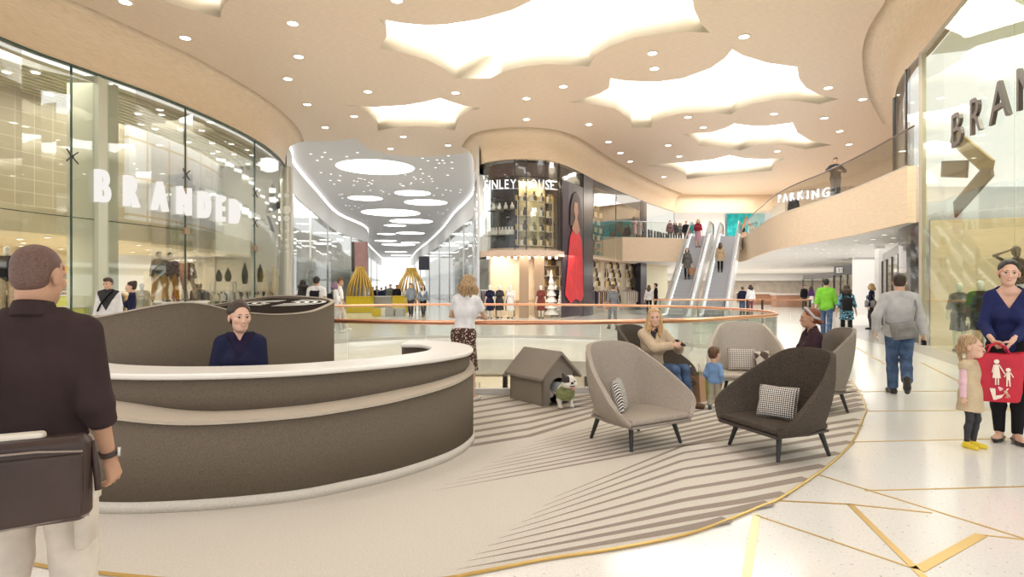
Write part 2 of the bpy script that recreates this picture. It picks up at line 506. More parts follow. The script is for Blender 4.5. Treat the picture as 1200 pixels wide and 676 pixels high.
inlay([(1000, 518), (1215, 513)], 0.02)
inlay([(1017, 482), (1215, 480)], 0.02)
inlay([(1010, 459), (1130, 458)], 0.022)
inlay([(1160, 466), (1215, 500)], 0.03)
inlay([(1080, 425), (1150, 460)], 0.03)
inlay([(1000, 405), (1060, 440)], 0.03)
b.build('trim_3', BRASS)['kind'] = 'structure'
b = MB(); inlay([(887, 603), (872, 690)], 0.05); b.build('trim_21', mat('pale brass', (0.85, 0.74, 0.40), 0.3, metal=0.3))['kind'] = 'structure'
# darker stone band along the right-hand shop
gr = [Vector(p) for p in [(8.3, 8.0), (9.15, 10.6), (10.15, 13.4), (11.25, 16.3), (12.0, 18.0), (13.2, 20.3), (15.2, 25.0)]]
gr2 = [Vector(p) for p in [(7.6, 8.0), (8.45, 10.6), (9.45, 13.5), (10.2, 15.6), (10.35, 17.2), (11.3, 19.9), (13.8, 25.0)]]
A, B_ = crom([(p.x, p.y, 0) for p in gr], 6), crom([(p.x, p.y, 0) for p in gr2], 6)
b = MB(); b.ribbon([(p.x, p.y) for p in B_], [(p.x, p.y) for p in A], 0.003); b.build('trim_4', GREYBAND)['kind'] = 'structure'

# ================================================================== wood ceiling with its skylights
SKY = [
 [(443, 22), (470, 27), (496, 29.5), (520, 29), (560, 23), (600, 12), (625, 0), (655, -22), (715, -40), (790, -36), (808, -14), (814, 12), (822, 28), (832, 38.5), (805, 37), (775, 39.5), (745, 44), (715, 54), (697, 65), (690, 78), (665, 76), (640, 75), (615, 78), (590, 84), (574, 92), (534, 92), (520, 80), (500, 70), (470, 61), (445, 57), (453, 43), (452, 32)],
 [(666, 120), (685, 115.5), (703, 109.5), (714, 103), (715.5, 92), (735, 95), (770, 96), (800, 92), (833, 80), (850, 68), (858, 58), (870, 65), (900, 74), (934, 78.6), (936, 92), (945, 103), (960, 111), (983, 116), (960, 122), (935, 118), (910, 117.5), (885, 121), (867, 127), (857, 134), (828, 132), (800, 132.5), (778, 138), (764.5, 144), (763, 149.5), (741, 149.5), (738, 140), (721, 127), (691, 121)],
 [(800, 157), (833, 155), (850, 150.5), (860, 145), (880, 147.5), (900, 147.5), (929, 144), (934, 155), (950, 165), (975, 170), (944, 175), (914, 169), (887, 169.5), (867, 176.5), (857, 174), (840, 170.5), (820, 171), (815, 164)],
 [(755, 194), (780, 191.5), (805, 190), (835, 187), (855, 182), (874, 186), (895, 186.5), (920, 185.5), (908, 191), (904, 200), (870, 203), (835, 206), (805, 210), (803, 203), (790, 197)],
 [(404, 123), (440, 125.5), (475, 123.5), (500, 119), (516, 115), (530, 120), (545, 124), (564, 127), (548, 131), (538, 138), (533, 153), (510, 148.5), (488, 147.5), (465, 149), (443, 153), (441, 142), (430, 130), (418, 126)],
 [(176, -4), (200, 4), (225, 12), (258, 21), (259, 12), (264, 3), (284, -12), (262, -36), (215, -32)],
]
sky_loops = [[G(*p, ZC) for p in lp] for lp in SKY]
# two unseen skylights added overhead, out of frame, for more light
def star(cx, cy, r): 
    pts = []
    for k in range(5):
        a = 2 * PI * k / 5; c = 2 * PI / 5
        for q in range(5):
            u = q / 5; rr = r * (1 - 0.42 * math.sin(PI * u)); pts.append((cx + rr * math.cos(a + c * u), cy + rr * math.sin(a + c * u)))
    return pts
sky_loops += [star(5.5, 6.5, 3.0), star(-5.0, 4.5, 2.8)]
# glass line of the left shop / wood ceiling outline
LG = [Vector((p[0], p[1])) for p in crom([(-13.9, 4, 0), (-13.6, 9, 0), (-13.15, 15.2, 0), (-12.55, 17.6, 0), (-11.75, 20.3, 0), (-11.25, 23.5, 0), (-11.15, 26.5, 0), (-11.45, 29.3, 0), (-12.0, 31.6, 0)], 5)]
FH = [Vector((p[0], p[1])) for p in crom([(-2.1, 33.2, 0), (-1.5, 30.9, 0), (-0.75, 30.15, 0), (0.3, 29.8, 0), (1.6, 30.05, 0), (2.7, 31.2, 0), (3.9, 33.4, 0), (5.2, 36.1, 0), (8.0, 41.2, 0), (10.5, 45.4, 0), (13.6, 50.0, 0)], 4)]
RG = [Vector((p[0], p[1])) for p in crom([(7.0, 4.5, 0), (8.0, 7.6, 0), (9.13, 10.6, 0), (10.12, 13.4, 0), (11.2, 16.3, 0)], 4)]
RW = [Vector((p[0], p[1])) for p in crom([(11.2, 16.3, 0), (11.78, 18.0, 0), (12.95, 20.2, 0), (15.45, 24.0, 0), (20.4, 31.0, 0), (23.6, 40.0, 0), (22.6, 47.0, 0), (21.8, 50.0, 0)], 5)]
ca, cb = [G(*p, ZC) for p in [(345, 165), (365, 165.5), (390, 165), (416, 162), (424, 169), (433, 175), (447, 179), (464, 182), (490, 184), (514, 183), (536, 180.5), (554, 178)]], None
outline = [tuple(p) for p in offset2(LG, 0.0)] + ca + [tuple(p) for p in FH[1:]] + [tuple(p) for p in RW[::-1]] + [tuple(p) for p in RG[::-1][1:]] + [(6.0, -5), (-14.0, -5)]
ceil = filled([outline] + sky_loops, ZC, ZC + 0.85, 'ceiling', [WOOD, WELL])
ceil['kind'] = 'structure'
for p in ceil.data.polygons:
    if abs(p.normal.z) < 0.5: p.material_index = 1
b = MB()
for lp in sky_loops:
    n = len(lp); c = Vector((sum(p[0] for p in lp) / n, sum(p[1] for p in lp) / n))
    Q = [c + (Vector(p) - c) * 1.02 for p in lp]
    b.prism([tuple(p) for p in Q], ZC + 0.86, ZC + 0.9)
sk = b.build('window_1', SKYL); sk['kind'] = 'structure'
# the curved wood fascias between glass heads and ceiling
cove = [(0.0, ZG), (-0.03, ZG + 0.5), (-0.12, ZG + 0.85), (-0.3, ZG + 1.12), (-0.6, ZG + 1.3), (-0.95, ZC), (-0.3, ZC + 0.05), (0.25, ZG + 0.8), (0.25, ZG)]
b = MB(); b.sweep(LG, cove); b.build('trim_5', WOODP, smooth=True)['kind'] = 'structure'
b = MB(); b.sweep(FH, [(-0.02, ZG), (-0.04, ZG + 0.6), (-0.12, ZG + 0.95), (-0.3, ZG + 1.2), (-0.7, ZC), (0.3, ZC), (0.25, ZG)]); b.build('trim_6', WOODP, smooth=True)['kind'] = 'structure'
b = MB(); b.sweep(RG + RW[1:19], [(-o_, z_) for o_, z_ in cove]); b.build('trim_7', WOODP, smooth=True)['kind'] = 'structure'

DL = [(147, 2), (217, 44), (343, 27), (350, 66), (337, 92), (360, 122), (381, 149), (431, 107), (415, 136), (465, 0), (534, 108.5), (472.6, 160), (457.5, 174), (525, 170), (617, 115), (660, 101), (617, 139.5), (690, 145.5), (713, 166), (738.5, 189), (727, 179), (764.5, 62), (767, 80), (783, 170), (796, 183), (778, 207), (872, 42.5), (970.6, 102.7), (1011, 116), (806, 137), (907, 133), (824, 149), (966, 138), (984, 153.5), (995, 169), (911, 177), (741, 202), (757, 214)]
base = thing('downlight', 'small round recessed downlight set in the wood ceiling', 'downlight', (0, 0, ZC), group='downlights in the wood ceiling')
b = MB(); b.lathe([(0.15, 0.0), (0.19, -0.004), (0.19, -0.022), (0.16, -0.026), (0.15, -0.02)], ring=True); b.build('trim_ring', mat('lamp ring', (0.85, 0.8, 0.72), 0.4), base, True)
b = MB(); b.lathe([(0.002, -0.016), (0.15, -0.018), (0.15, -0.012), (0.002, -0.010)]); b.build('lens', LAMP, base)
for i, p in enumerate(DL):
    o = base if i == 0 else copy_tree(base)
    g = G(*p, ZC); o.location = (g[0], g[1], ZC)

# ================================================================== left shop
S_L = arclen(LG)
def part_path(path, y0, y1):
    q = [p for p in path if y0 < p[1] < y1]
    def ip(y):
        for a, c in zip(path[:-1], path[1:]):
            if (a[1] - y) * (c[1] - y) <= 0: t = (y - a[1]) / (c[1] - a[1] + 1e-9); return Vector(a).lerp(Vector(c), t)
        return Vector(path[0]) if abs(path[0][1] - y) < abs(path[-1][1] - y) else Vector(path[-1])
    return [ip(y0)] + q + [ip(y1)]
cuts = [8.0, 12.6, 17.2, 21.2, 25.9, 31.5]
w = thing('window_2', None, None, (-12.5, 15, 0)); w['kind'] = 'structure'
for y0, y1 in zip(cuts[:-1], cuts[1:]):
    b = MB(); b.wall(part_path(LG, y0 + 0.012, y1 - 0.012), 0.03, ZG, 0.025); b.build('pane', GLASSY, w, world=True)
b = MB()
for y in cuts[1:-1]:
    p = part_path(LG, y, y + 0.1)[0]; b.box((p.x - 0.02, p.y, 4), (0.05, 0.035, 8))
b.sweep(LG, [(0.04, ZG), (-0.04, ZG), (-0.04, ZG - 0.06), (0.04, ZG - 0.06)]); b.sweep(LG, [(0.04, 0.05), (-0.04, 0.05), (-0.04, 0)])
b.wall(part_path(LG, 8, 21.2), 3.6, 3.62, 0.03)
b.build('glazing_joint', EDGE, w, world=True)
for y, zz in ((17.2, 5.35), (21.2, 4.6), (25.9, 4.4), (21.2, 5.6), (25.9, 5.7)):
    p = part_path(LG, y, y + 0.1)[0]; b = MB()
    for a in range(4):
        q = PI / 4 + a * PI / 2; b.cyl((p.x, p.y, zz), (p.x + 0.02, p.y + 0.32 * math.cos(q), zz + 0.24 * math.sin(q)), 0.022, n=6)
    b.ell((p.x, p.y, zz), (0.05, 0.06, 0.06)); b.build('spider_fitting', DARKST, w, world=True)
for y, zz in ((21.2, 3.6), (25.9, 3.3), (21.2, 5.0)):
    p = part_path(LG, y, y + 0.1)[0]; b = MB(); b.box((p.x + 0.02, p.y, zz), (0.06, 0.34, 0.22)); b.build('patch_fitting', mat('bronze plate', (0.35, 0.23, 0.14), 0.35, metal=0.6), w, world=True)
LO = lambda o, y0=8.5, y1=31.4: offset2(part_path(LG, y0, y1), o)
# corner post where the left shop turns into the corridor
b = MB(); b.lathe([(0.34, 0), (0.34, ZG)], (-12.0, 31.75, 0), 16); b.build('trim_8', mat('pale metal post', (0.62, 0.60, 0.54), 0.3, metal=0.3))['kind'] = 'structure'
# structure inside the shop: inner column, mezzanine, gallery wall, ceiling
def brick_mat(name, c1, c2, mortar, sc, rough=0.6, emit=0.0, w=0.5, h=0.25, ms=0.02):
    m = bpy.data.materials.new(name); m.use_nodes = True
    nt = m.node_tree; N = nt.nodes; L = nt.links; bs = N['Principled BSDF']
    tc = N.new('ShaderNodeTexCoord'); mp = N.new('ShaderNodeMapping'); mp.inputs['Rotation'].default_value = (PI / 2, 0, PI / 2)
    cb = N.new('ShaderNodeCombineXYZ'); sp = N.new('ShaderNodeSeparateXYZ')
    L.new(tc.outputs['Object'], sp.inputs[0]); L.new(sp.outputs['Y'], cb.inputs['X']); L.new(sp.outputs['Z'], cb.inputs['Y'])
    br = N.new('ShaderNodeTexBrick'); br.offset = 0.0; br.inputs['Scale'].default_value = sc
    br.inputs['Color1'].default_value = (*c1, 1); br.inputs['Color2'].default_value = (*c2, 1); br.inputs['Mortar'].default_value = (*mortar, 1)
    br.inputs['Mortar Size'].default_value = ms; br.inputs['Brick Width'].default_value = w; br.inputs['Row Height'].default_value = h
    L.new(cb.outputs[0], br.inputs['Vector']); L.new(br.outputs['Color'], bs.inputs['Base Color']); bs.inputs['Roughness'].default_value = rough
    if emit: L.new(br.outputs['Color'], bs.inputs['Emission Color']); bs.inputs['Emission Strength'].default_value = emit
    return m
TILE = brick_mat('beige grid tiles', (0.50, 0.44, 0.33), (0.54, 0.48, 0.36), (0.74, 0.69, 0.55), 1.0, w=0.55, h=0.42, ms=0.012)
BLUEW = brick_mat('backlit window grid', (0.70, 0.72, 0.83), (0.75, 0.77, 0.84), (0.60, 0.52, 0.42), 1.0, emit=0.0, w=1.3, h=1.45, ms=0.05)
w2 = LO(3.2, 8.5, 22.0); b = MB(); b.wall(w2, 3.9, 7.9, 0.2); b.build('wall_gallery', TILE)['kind'] = 'structure'
w3 = LO(3.0, 22.0, 31.4); b = MB(); b.wall(w3, 3.9, 7.9, 0.2); b.build('wall_gallery.001', BLUEW)['kind'] = 'structure'
b = MB(); b.sweep(LO(0), [(1.6, 3.2), (1.6, 3.95), (9.5, 3.95), (9.5, 3.2), (1.6, 3.2)]); b.build('floor_mezzanine', mat('mezzanine beige', (0.74, 0.66, 0.48), 0.5))['kind'] = 'structure'
b = MB(); b.sweep(LO(0), [(0.15, 7.85), (9.5, 7.85)])
b.build('ceiling_shop', mat('shop ceiling', (0.70, 0.66, 0.52), 0.6))['kind'] = 'structure'
b = MB()
for k in range(9): b.sweep(LO(0.5 + 0.3 * k), [(0, 7.82), (0, 7.72), (0.1, 7.72), (0.1, 7.82)])
b.build('trim_9', mat('ceiling slats', (0.55, 0.52, 0.36), 0.5))['kind'] = 'structure'
b = MB(); b.wall(LO(9.0), 0, 3.2, 0.2); b.build('wall_left', WARM)['kind'] = 'structure'
b = MB(); b.box((X(112, 17.9) - 0.35, 18.3, 3.95), (0.95, 0.9, 7.9)); b.build('trim_10', mat('greenish column', (0.62, 0.64, 0.52), 0.35))['kind'] = 'structure'
b = MB(); b.wall([(-12.15, 31.3), (-21, 31.3)], 0, 7.9, 0.2); b.build('wall_shop_end', mat('white tile wall', (0.80, 0.77, 0.70), 0.5))['kind'] = 'structure'
# shop ceiling lamps: lower floor and gallery
base = thing('shop_downlight', 'small warm spotlight in the lower ceiling of the left glass shop', 'downlight', (0, 0, 3.2), group='spotlights in the lower ceiling of the left shop')
b = MB(); b.lathe([(0.09, 0.0), (0.12, -0.01), (0.12, -0.03), (0.09, -0.03)], n=12, ring=True); b.build('trim_ring', WHITE, base)
b = MB(); b.lathe([(0.002, -0.022), (0.09, -0.022), (0.09, -0.016), (0.002, -0.016)], n=12); b.build('lens', SHOPL, base)
k = 0
for off in (2.6, 4.2, 5.8, 7.4):
    P = LO(off, 9.5, 30.8); L_ = arclen(P)[-1]; n = int(L_ / 1.7)
    for i in range(n):
        p, _ = along(P, (i + 0.5) * L_ / n); o = base if k == 0 else copy_tree(base); k += 1; o.location = (p.x, p.y, 3.2)
base = thing('gallery_downlight', 'white spotlight in the slatted upper ceiling behind the left shop glass', 'downlight', (0, 0, 7.85), group='spotlights in the slatted upper ceiling of the left shop')
b = MB(); b.lathe([(0.1, 0.0), (0.13, -0.01), (0.13, -0.18), (0.1, -0.18)], n=12, ring=True); b.build('trim_ring', WHITE, base)
b = MB(); b.lathe([(0.002, -0.17), (0.1, -0.17), (0.1, -0.16), (0.002, -0.16)], n=12); b.build('lens', emis('gallery lens', (1, 0.95, 0.85), 8), base)
k = 0
for off in (0.75, 1.5, 2.4):
    P = LO(off, 9.5, 30.8); L_ = arclen(P)[-1]; n = int(L_ / 2.0)
    for i in range(n):
        p, _ = along(P, (i + 0.5) * L_ / n); o = base if k == 0 else copy_tree(base); k += 1; o.location = (p.x, p.y, 7.85)
# BRANDED lettering hung behind the glass
P = LO(-0.09, 17.6, 25.6)
def s_at(path, px):
    S = arclen(path); best = min(range(200), key=lambda i: abs(HX + F * along(path, S[-1] * i / 199)[0][0] / along(path, S[-1] * i / 199)[0][1] - px))
    return S[-1] * best / 199
sign('shop_sign', 'large white letters BRANDED mounted on the left shop glass', emis('lit letters', (1.0, 0.96, 0.90), 0.82), lambda b: word(b, 'BRANDED', P, s_at(P, 113), s_at(P, 279), 4.17, 0.92, 0.60, 0.10, 0.022), (-12, 21, 4.17))

# ================================================================== corridor going away in the middle left
CZC = 9.5
LC = [Vector(p) for p in [(-12.0, 31.8), (-12.7, 34.5), (-13.7, 37.6), (-15.6, 47.6), (-18.2, 62.5), (-18.9, 78), (-25, 103), (-33.5, 154)]]
RC = [Vector(p) for p in [(-1.7, 31.0), (-2.2, 34.8), (-3.1, 48.4), (-6.0, 62), (-9.1, 78), (-14.0, 100), (-19.7, 124), (-26.0, 154)]]
LCs = [Vector((p.x, p.y)) for p in crom([(p.x, p.y, 0) for p in LC], 4)]; RCs = [Vector((p.x, p.y)) for p in crom([(p.x, p.y, 0) for p in RC], 4)]
b = MB(); poly = [tuple(p) for p in offset2(LCs, 0.4)] + [tuple(p) for p in offset2(RCs, -0.4)][::-1]
poly[0] = (-13.2, 31.5); poly[-1] = (-1.2, 31.2)
b.prism(poly, CZC, CZC + 0.2); b.build('ceiling_corridor', GREYCEIL)['kind'] = 'structure'
for nm, path, sg in (('wall_corridor', LCs, 1), ('wall_corridor.001', RCs, -1)):
    b = MB(); b.sweep(path, [(0, 7.45), (0, CZC - 0.22), (0.25 * sg, CZC - 0.2), (0.3 * sg, CZC), (0.6 * sg, CZC), (0.6 * sg, 7.45), (0, 7.45)]); b.build(nm, WHITE)['kind'] = 'structure'
    b = MB(); b.sweep(path, [(0.02 * sg, CZC - 0.2), (0.2 * sg, CZC - 0.18), (0.2 * sg, CZC - 0.02), (-0.04 * sg, CZC - 0.02)])
    o = b.build('cove_strip', COVE); tag(o, 'glowing cove light line along the ' + ('left' if sg > 0 else 'right') + ' edge of the white corridor ceiling', 'cove light')
b = MB(); b.box((-29.8, 154, 5), (12, 0.3, 10)); b.build('window_3', emis('bright end window', (1, 1, 1), 1.3))['kind'] = 'structure'
OV = [(440, 195.7, 90), (483.6, 226, 42), (428, 232, 40), (499, 237, 50), (458, 249, 68), (482, 259, 50), (463, 264, 26), (453, 274, 22), (481, 273, 33), (452, 282, 26), (481, 284, 22), (467, 286.5, 39), (464, 295, 26), (470, 299, 24)]
base = thing('oval_light', 'large white round luminous ceiling panel over the corridor', 'ceiling light', group='round ceiling lights of the corridor')
b = MB(); b.lathe([(1.0, 0), (1.03, 0), (1.03, -0.03), (1.0, -0.03)], n=40, ring=True); b.build('rim', WHITE, base)
b = MB(); b.lathe([(0.01, -0.012), (1.0, -0.012), (1.0, -0.004), (0.01, -0.004)], n=40); b.build('diffuser', OVAL, base)
for i, (px, py, wd) in enumerate(OV):
    d = F * (CZC - CZ) / (HY - py); r = wd * d / F / 2
    o = base if i == 0 else copy_tree(base); o.location = (X(px, d), d, CZC - 0.002); o.scale = (r, r, 1)
rnd = random.Random(3)
base = thing('ceiling_spotlight', 'tiny white spotlight dot in the grey corridor ceiling', 'downlight', group='spotlight dots in the corridor ceiling')
b = MB(); b.lathe([(0.002, -0.012), (0.085, -0.012), (0.085, 0)], n=10); b.build('lens', emis('dot', (1, 1, 1), 1.3), base)
k = 0
while k < 90:
    py = rnd.uniform(178, 285); d = F * (CZC - CZ) / (HY - py); px = rnd.uniform(352, 552); x = X(px, d)
    xl = min(LCs, key=lambda p: abs(p.y - d)).x; xr = min(RCs, key=lambda p: abs(p.y - d)).x
    if not (xl + 1 < x < xr - 1) or d < 33: continue
    if any(((px - q[0]) / (q[2] * 0.56)) ** 2 + ((py - q[1]) / (q[2] * 0.14)) ** 2 < 1 for q in OV): continue
    o = base if k == 0 else copy_tree(base); o.location = (x, d, CZC); k += 1
# corridor shop fronts: glass, posts, interiors
BACKC = mat('corridor shop interior', (0.80, 0.75, 0.68), 0.6, var=0.12, scale=0.6, stretch=(1, 1, 0.5))
for nm, path, sg in (('window_4', LCs, 1), ('window_5', RCs, -1)):
    w = thing(nm, None, None, (path[0].x, path[0].y, 0)); w['kind'] = 'structure'
    S = arclen(path); n = 9
    steps = [0.35 + (S[-1] - 0.35) * (i / n) ** 1.5 for i in range(n + 1)]
    for i in range(n):
        ks = [along(path, steps[i] + (steps[i + 1] - steps[i]) * q / 4)[0] for q in range(5)]
        b = MB(); b.wall(ks, 0, 7.45, 0.03 * sg); b.build('pane', GLASS, w, world=True)
        b = MB(); p = ks[0]; b.box((p.x, p.y, 3.72), (0.12, 0.12, 7.45)); b.build('post', STEEL, w, world=True)
    path = path if sg > 0 else [p for p in path if p.y > 37.5]
    b = MB(); b.wall(offset2(path, 3.5 * sg), 0, 7.45, 0.2 * sg); b.build('wall_corridor_shops' + ('' if sg > 0 else '.001'), BACKC)['kind'] = 'structure'
    b = MB(); b.sweep(path, [(0.3 * sg, 3.4), (0.3 * sg, 3.75), (3.5 * sg, 3.75), (3.5 * sg, 3.4), (0.3 * sg, 3.4)]); b.build('floor_corridor_upper' + ('' if sg > 0 else '.001'), WHITE)['kind'] = 'structure'
# ================================================================== centre shop: curved glass front, dark and gold upper displays, open ground floor
FHo = lambda o, i0=1, i1=-1: offset2(FH, o)[i0:i1]
FC = FH[1:22]                                   # the rounded end, ends where the flat front begins
S_F = arclen(FH)
def f_sub(px0, px1, off=0.0, n=14):
    a, c = s_at(FH, px0), s_at(FH, px1)
    return offset2([along(FH, a + (c - a) * i / n)[0] for i in range(n + 1)], off)
w = thing('window_6', None, None, (0.3, 29.8, 0)); w['kind'] = 'structure'
for p0, p1 in ((566, 604), (604, 618), (618, 640), (640, 656), (656, 682), (682, 696), (696, 722), (722, 757), (757, 790)):
    b = MB(); b.wall(f_sub(p0 + 0.3, p1 - 0.3), 3.45, ZG, 0.03); b.build('pane', GLASS, w, world=True)
b = MB()
for px in (604, 618, 640, 656, 682):
    p = f_sub(px, px + 1)[0]; b.box((p.x, p.y, 5.7), (0.05, 0.05, 4.6))
b.build('glazing_joint', DARKST, w, world=True)
b = MB(); b.sweep(f_sub(560, 660, 0, 24), [(-0.05, 3.2), (-0.05, 3.48), (0.25, 3.48), (0.25, 3.2), (-0.05, 3.2)]); b.build('trim_11', mat('rose beige band', (0.66, 0.50, 0.40), 0.45))['kind'] = 'structure'
b = MB(); b.prism([tuple(p) for p in f_sub(568, 790, 0.28, 40)] + [(11.9, 49.2), (8.2, 43.3), (4.3, 37.2), (1.0, 34.8), (-1.2, 33.4)], 3.36, 3.6); b.build('floor_shop_upper', mat('peach ceiling', (0.80, 0.62, 0.48), 0.6))['kind'] = 'structure'
# upper displays
b = MB(); b.wall(f_sub(565, 605, 0.45), 3.6, 7.1, 0.1); b.build('wall_display', NAVY)['kind'] = 'structure'
b = MB(); b.wall(f_sub(562, 658, 0.3, 24), 7.1, 7.9, 0.3); b.build('wall_display.001', mat('maroon band', (0.10, 0.05, 0.055), 0.35))['kind'] = 'structure'
GOLD = mat('gold display wall', (0.72, 0.56, 0.30), 0.5, var=0.35, scale=1.6, col2=(0.95, 0.85, 0.62))
b = MB(); b.wall(f_sub(604, 657, 0.9, 14), 3.6, 7.1, 0.1); b.build('wall_display.002', GOLD)['kind'] = 'structure'
b = MB(); b.sweep(f_sub(565, 657, 0, 20), [(0.2, 7.1), (2.4, 7.1), (2.4, 7.2), (0.2, 7.2)]); b.build('ceiling_display', BLACK)['kind'] = 'structure'
fp = [Vector((p[0], p[1])) for p in crom([(-1.42, 29.98, 0), (-.6, 29.70, 0), (.3, 29.62, 0), (1.3, 29.68, 0), (2.3, 30.02, 0)], 10)]
sign('shop_sign', 'white letters FINLEY HOUSE on the curved dark glass shop front', emis('sign white', (1.0, 0.97, 0.95), 1.0), lambda b: word(b, 'FINLEY HOUSE', fp, s_at(fp, 568), s_at(fp, 649), 6.5, 0.46, 0.70, 0.04, 0.006), (0.3, 29.7, 6.5))
rl = MB(); rl.tube([(p.x, p.y + .06, 6.52) for p in fp], .018, 6)
for i in (6, 20, 34): rl.cyl((fp[i].x, fp[i].y + .06, 6.52), (fp[i].x, fp[i].y + .5, 6.52), .015, n=6)
rl.build('support_rail', STEEL, [o for o in SC.objects if o.get('label', '').startswith('white letters FINLEY')][0], world=True)
b = MB(); b.wall(f_sub(562, 792, 2.6, 30), 3.6, 8.0, 0.1); b.build('wall_upper_back', mat('aubergine wall', (0.10, 0.075, 0.09), 0.5))['kind'] = 'structure'
b = MB(); b.ribbon(f_sub(566, 792, 0.26, 30), f_sub(566, 792, 2.8, 30), 8.02); b.build('ceiling_upper_shop', mat('aubergine wall', (0.10, 0.075, 0.09), 0.5))['kind'] = 'structure'
# a dark shelf with pale bottles at the left, and gold shelves with goods at the right
def shelf_unit(name, label, path, zs, m, depth=0.35, post=None, cat='shelf'):
    t = thing(name, label, cat, (path[0].x, path[0].y, zs[0]))
    for z in zs:
        b = MB(); b.wall(path, z - 0.03, z, depth); b.build('shelf', m, t, world=True)
    b = MB()
    for p in (path[0], path[len(path) // 2], path[-1]): b.box((p.x, p.y, (zs[0] + zs[-1]) / 2), (0.04, 0.04, zs[-1] - zs[0] + 0.1))
    b.build('upright', post or m, t, world=True)
    return t
shelf_unit('display_shelf', 'dark curved shelf carrying pale bottles behind the left glass of the centre shop', f_sub(568, 603, 0.12), [4.25, 5.55], mat('dark shelf', (0.09, 0.08, 0.09), 0.3))
def goods(kind, label, cat, group, shape, mats, spots):
    base = None
    for i, (x, y, z, rz, s) in enumerate(spots):
        if base is None:
            b = MB(); shape(b); base = o = b.build(kind, mats, smooth=False); tag(o, label, cat, group)
        else: o = base.copy(); COL.objects.link(o)
        o.location = (x, y, z); o.rotation_euler = (0, 0, rz); o.scale = (s, s, s)
PALE = mat('pale ceramic', (0.85, 0.80, 0.76), 0.3)
bottle = lambda b: b.lathe([(0.08, 0), (0.13, 0.04), (0.14, 0.22), (0.06, 0.34), (0.05, 0.45), (0.06, 0.47)], n=10)
pp = f_sub(569, 602, 0.28, 9)
goods('bottle', 'pale bottle on the dark lower shelf under the FINLEY HOUSE sign', 'bottle', 'pale bottles on the dark lower shelf', bottle, PALE, [(p.x, p.y, 4.25, 0, 0.9) for p in pp[1:9]])
goods('lamp_globe', 'pale bottle on the dark upper shelf under the FINLEY HOUSE sign', 'bottle', 'pale bottles on the dark upper shelf', bottle, PALE, [(p.x, p.y, 5.55, 0, 0.75) for p in pp[2:9:2]])
gs = f_sub(606, 655, 0.4, 12)
shelf_unit('display_shelf', 'pale curved shelves full of goods behind the gold side of the centre shop glass', gs, [3.75, 4.5, 5.25, 6.0], mat('cream shelf', (0.85, 0.76, 0.58), 0.4), 0.3)
rnd = random.Random(5)
GM = [mat('goods gold', (0.70, 0.50, 0.20), 0.35, metal=0.4), mat('goods cream', (0.88, 0.82, 0.70), 0.5), mat('goods dark', (0.10, 0.07, 0.05), 0.5)]
bagshape = lambda b: (b.rbox((0, 0, 0.14), (0.3, 0.14, 0.28), 0.04), b.tube([(-0.08, 0, 0.27), (-0.06, 0, 0.38), (0.06, 0, 0.38), (0.08, 0, 0.27)], 0.012, 5))
boxy = lambda b: (b.box((0, 0, 0.11), (0.26, 0.2, 0.22)), b.box((0, 0, 0.235), (0.28, 0.22, 0.03)))
fg = offset2(gs, 0.14)
for kk, (nm, shp) in enumerate((('handbag', bagshape), ('gift_box', boxy), ('vase', bottle))):
    sp = []
    for z in (3.75, 4.5, 5.25, 6.0):
        for i in range(len(fg)):
            if (i + int(z * 4)) % 3 == kk: sp.append((fg[i].x, fg[i].y, z, 0.6 - i * 0.1, rnd.uniform(0.85, 1.15)))
    goods(nm, {'handbag': 'gold handbag', 'gift_box': 'cream lidded box', 'vase': 'dark vase'}[nm] + ' on the pale shelves behind the gold upper shop glass', nm.split('_')[-1], nm.replace('_', ' ') + 's on the gold display shelves', shp, GM[kk], sp)
# poster panel and dark piers
pa = f_sub(658, 683, -0.04, 4)
t = thing('fashion_poster', 'tall dark poster of a long red dress on the centre shop front', 'poster', (pa[0].x, pa[0].y, 0.2))
b = MB(); b.wall(pa, 0.05, 7.2, 0.08); b.build('panel', mat('poster navy', (0.05, 0.035, 0.055), 0.3), t, world=True)
def on_poster(b, poly, m, off=-0.075):
    L_ = arclen(pa)[-1]; pts = []
    for u, z in poly: p, tt = along(pa, u * L_); n = Vector((tt.y, -tt.x)); pts.append((p.x + n.x * -off * 0.5, p.y + n.y * -off * 0.5, z))
    n_ = len(pts); tt = along(pa, 0.5)[1]; n = Vector((tt.y, -tt.x, 0)) * 0.02
    b.add(pts + [tuple(Vector(q) + n) for q in pts], [tuple(range(n_)), tuple(range(2 * n_ - 1, n_ - 1, -1))] + [(i, (i + 1) % n_, n_ + (i + 1) % n_, n_ + i) for i in range(n_)], m)
RED = mat('red cloth print', (0.62, 0.03, 0.04), 0.5, var=0.25, scale=4, stretch=(3, 3, 0.6))
b = MB()
on_poster(b, [(0.26, 4.3), (0.42, 4.75), (0.50, 4.5), (0.60, 4.5), (0.70, 4.75), (0.88, 4.2), (0.92, 2.6), (0.97, 1.1), (0.80, 0.8), (0.55, 1.0), (0.30, 0.75), (0.06, 1.2), (0.16, 2.6)], 0)
b.build('printed_dress', RED, t, world=True)
b = MB(); on_poster(b, [(0.26, 4.9), (0.30, 6.0), (0.42, 6.6), (0.58, 6.8), (0.76, 6.5), (0.86, 5.8), (0.90, 4.8)], 0); b.build('printed_hair', mat('print dark', (0.02, 0.012, 0.012), 0.4), t, world=True)
b = MB(); on_poster(b, [(0.42, 5.75), (0.46, 6.2), (0.62, 6.2), (0.66, 5.75), (0.60, 5.35), (0.76, 4.75), (0.62, 4.5), (0.48, 4.5), (0.34, 4.75), (0.50, 5.35)], 0, -0.11); b.build('printed_figure', mat('print skin', (0.42, 0.20, 0.14), 0.4), t, world=True)
b = MB(); b.wall(f_sub(683.5, 695, -0.02, 3), 0.0, ZG, 0.5); b.build('trim_12', NAVY)['kind'] = 'structure'
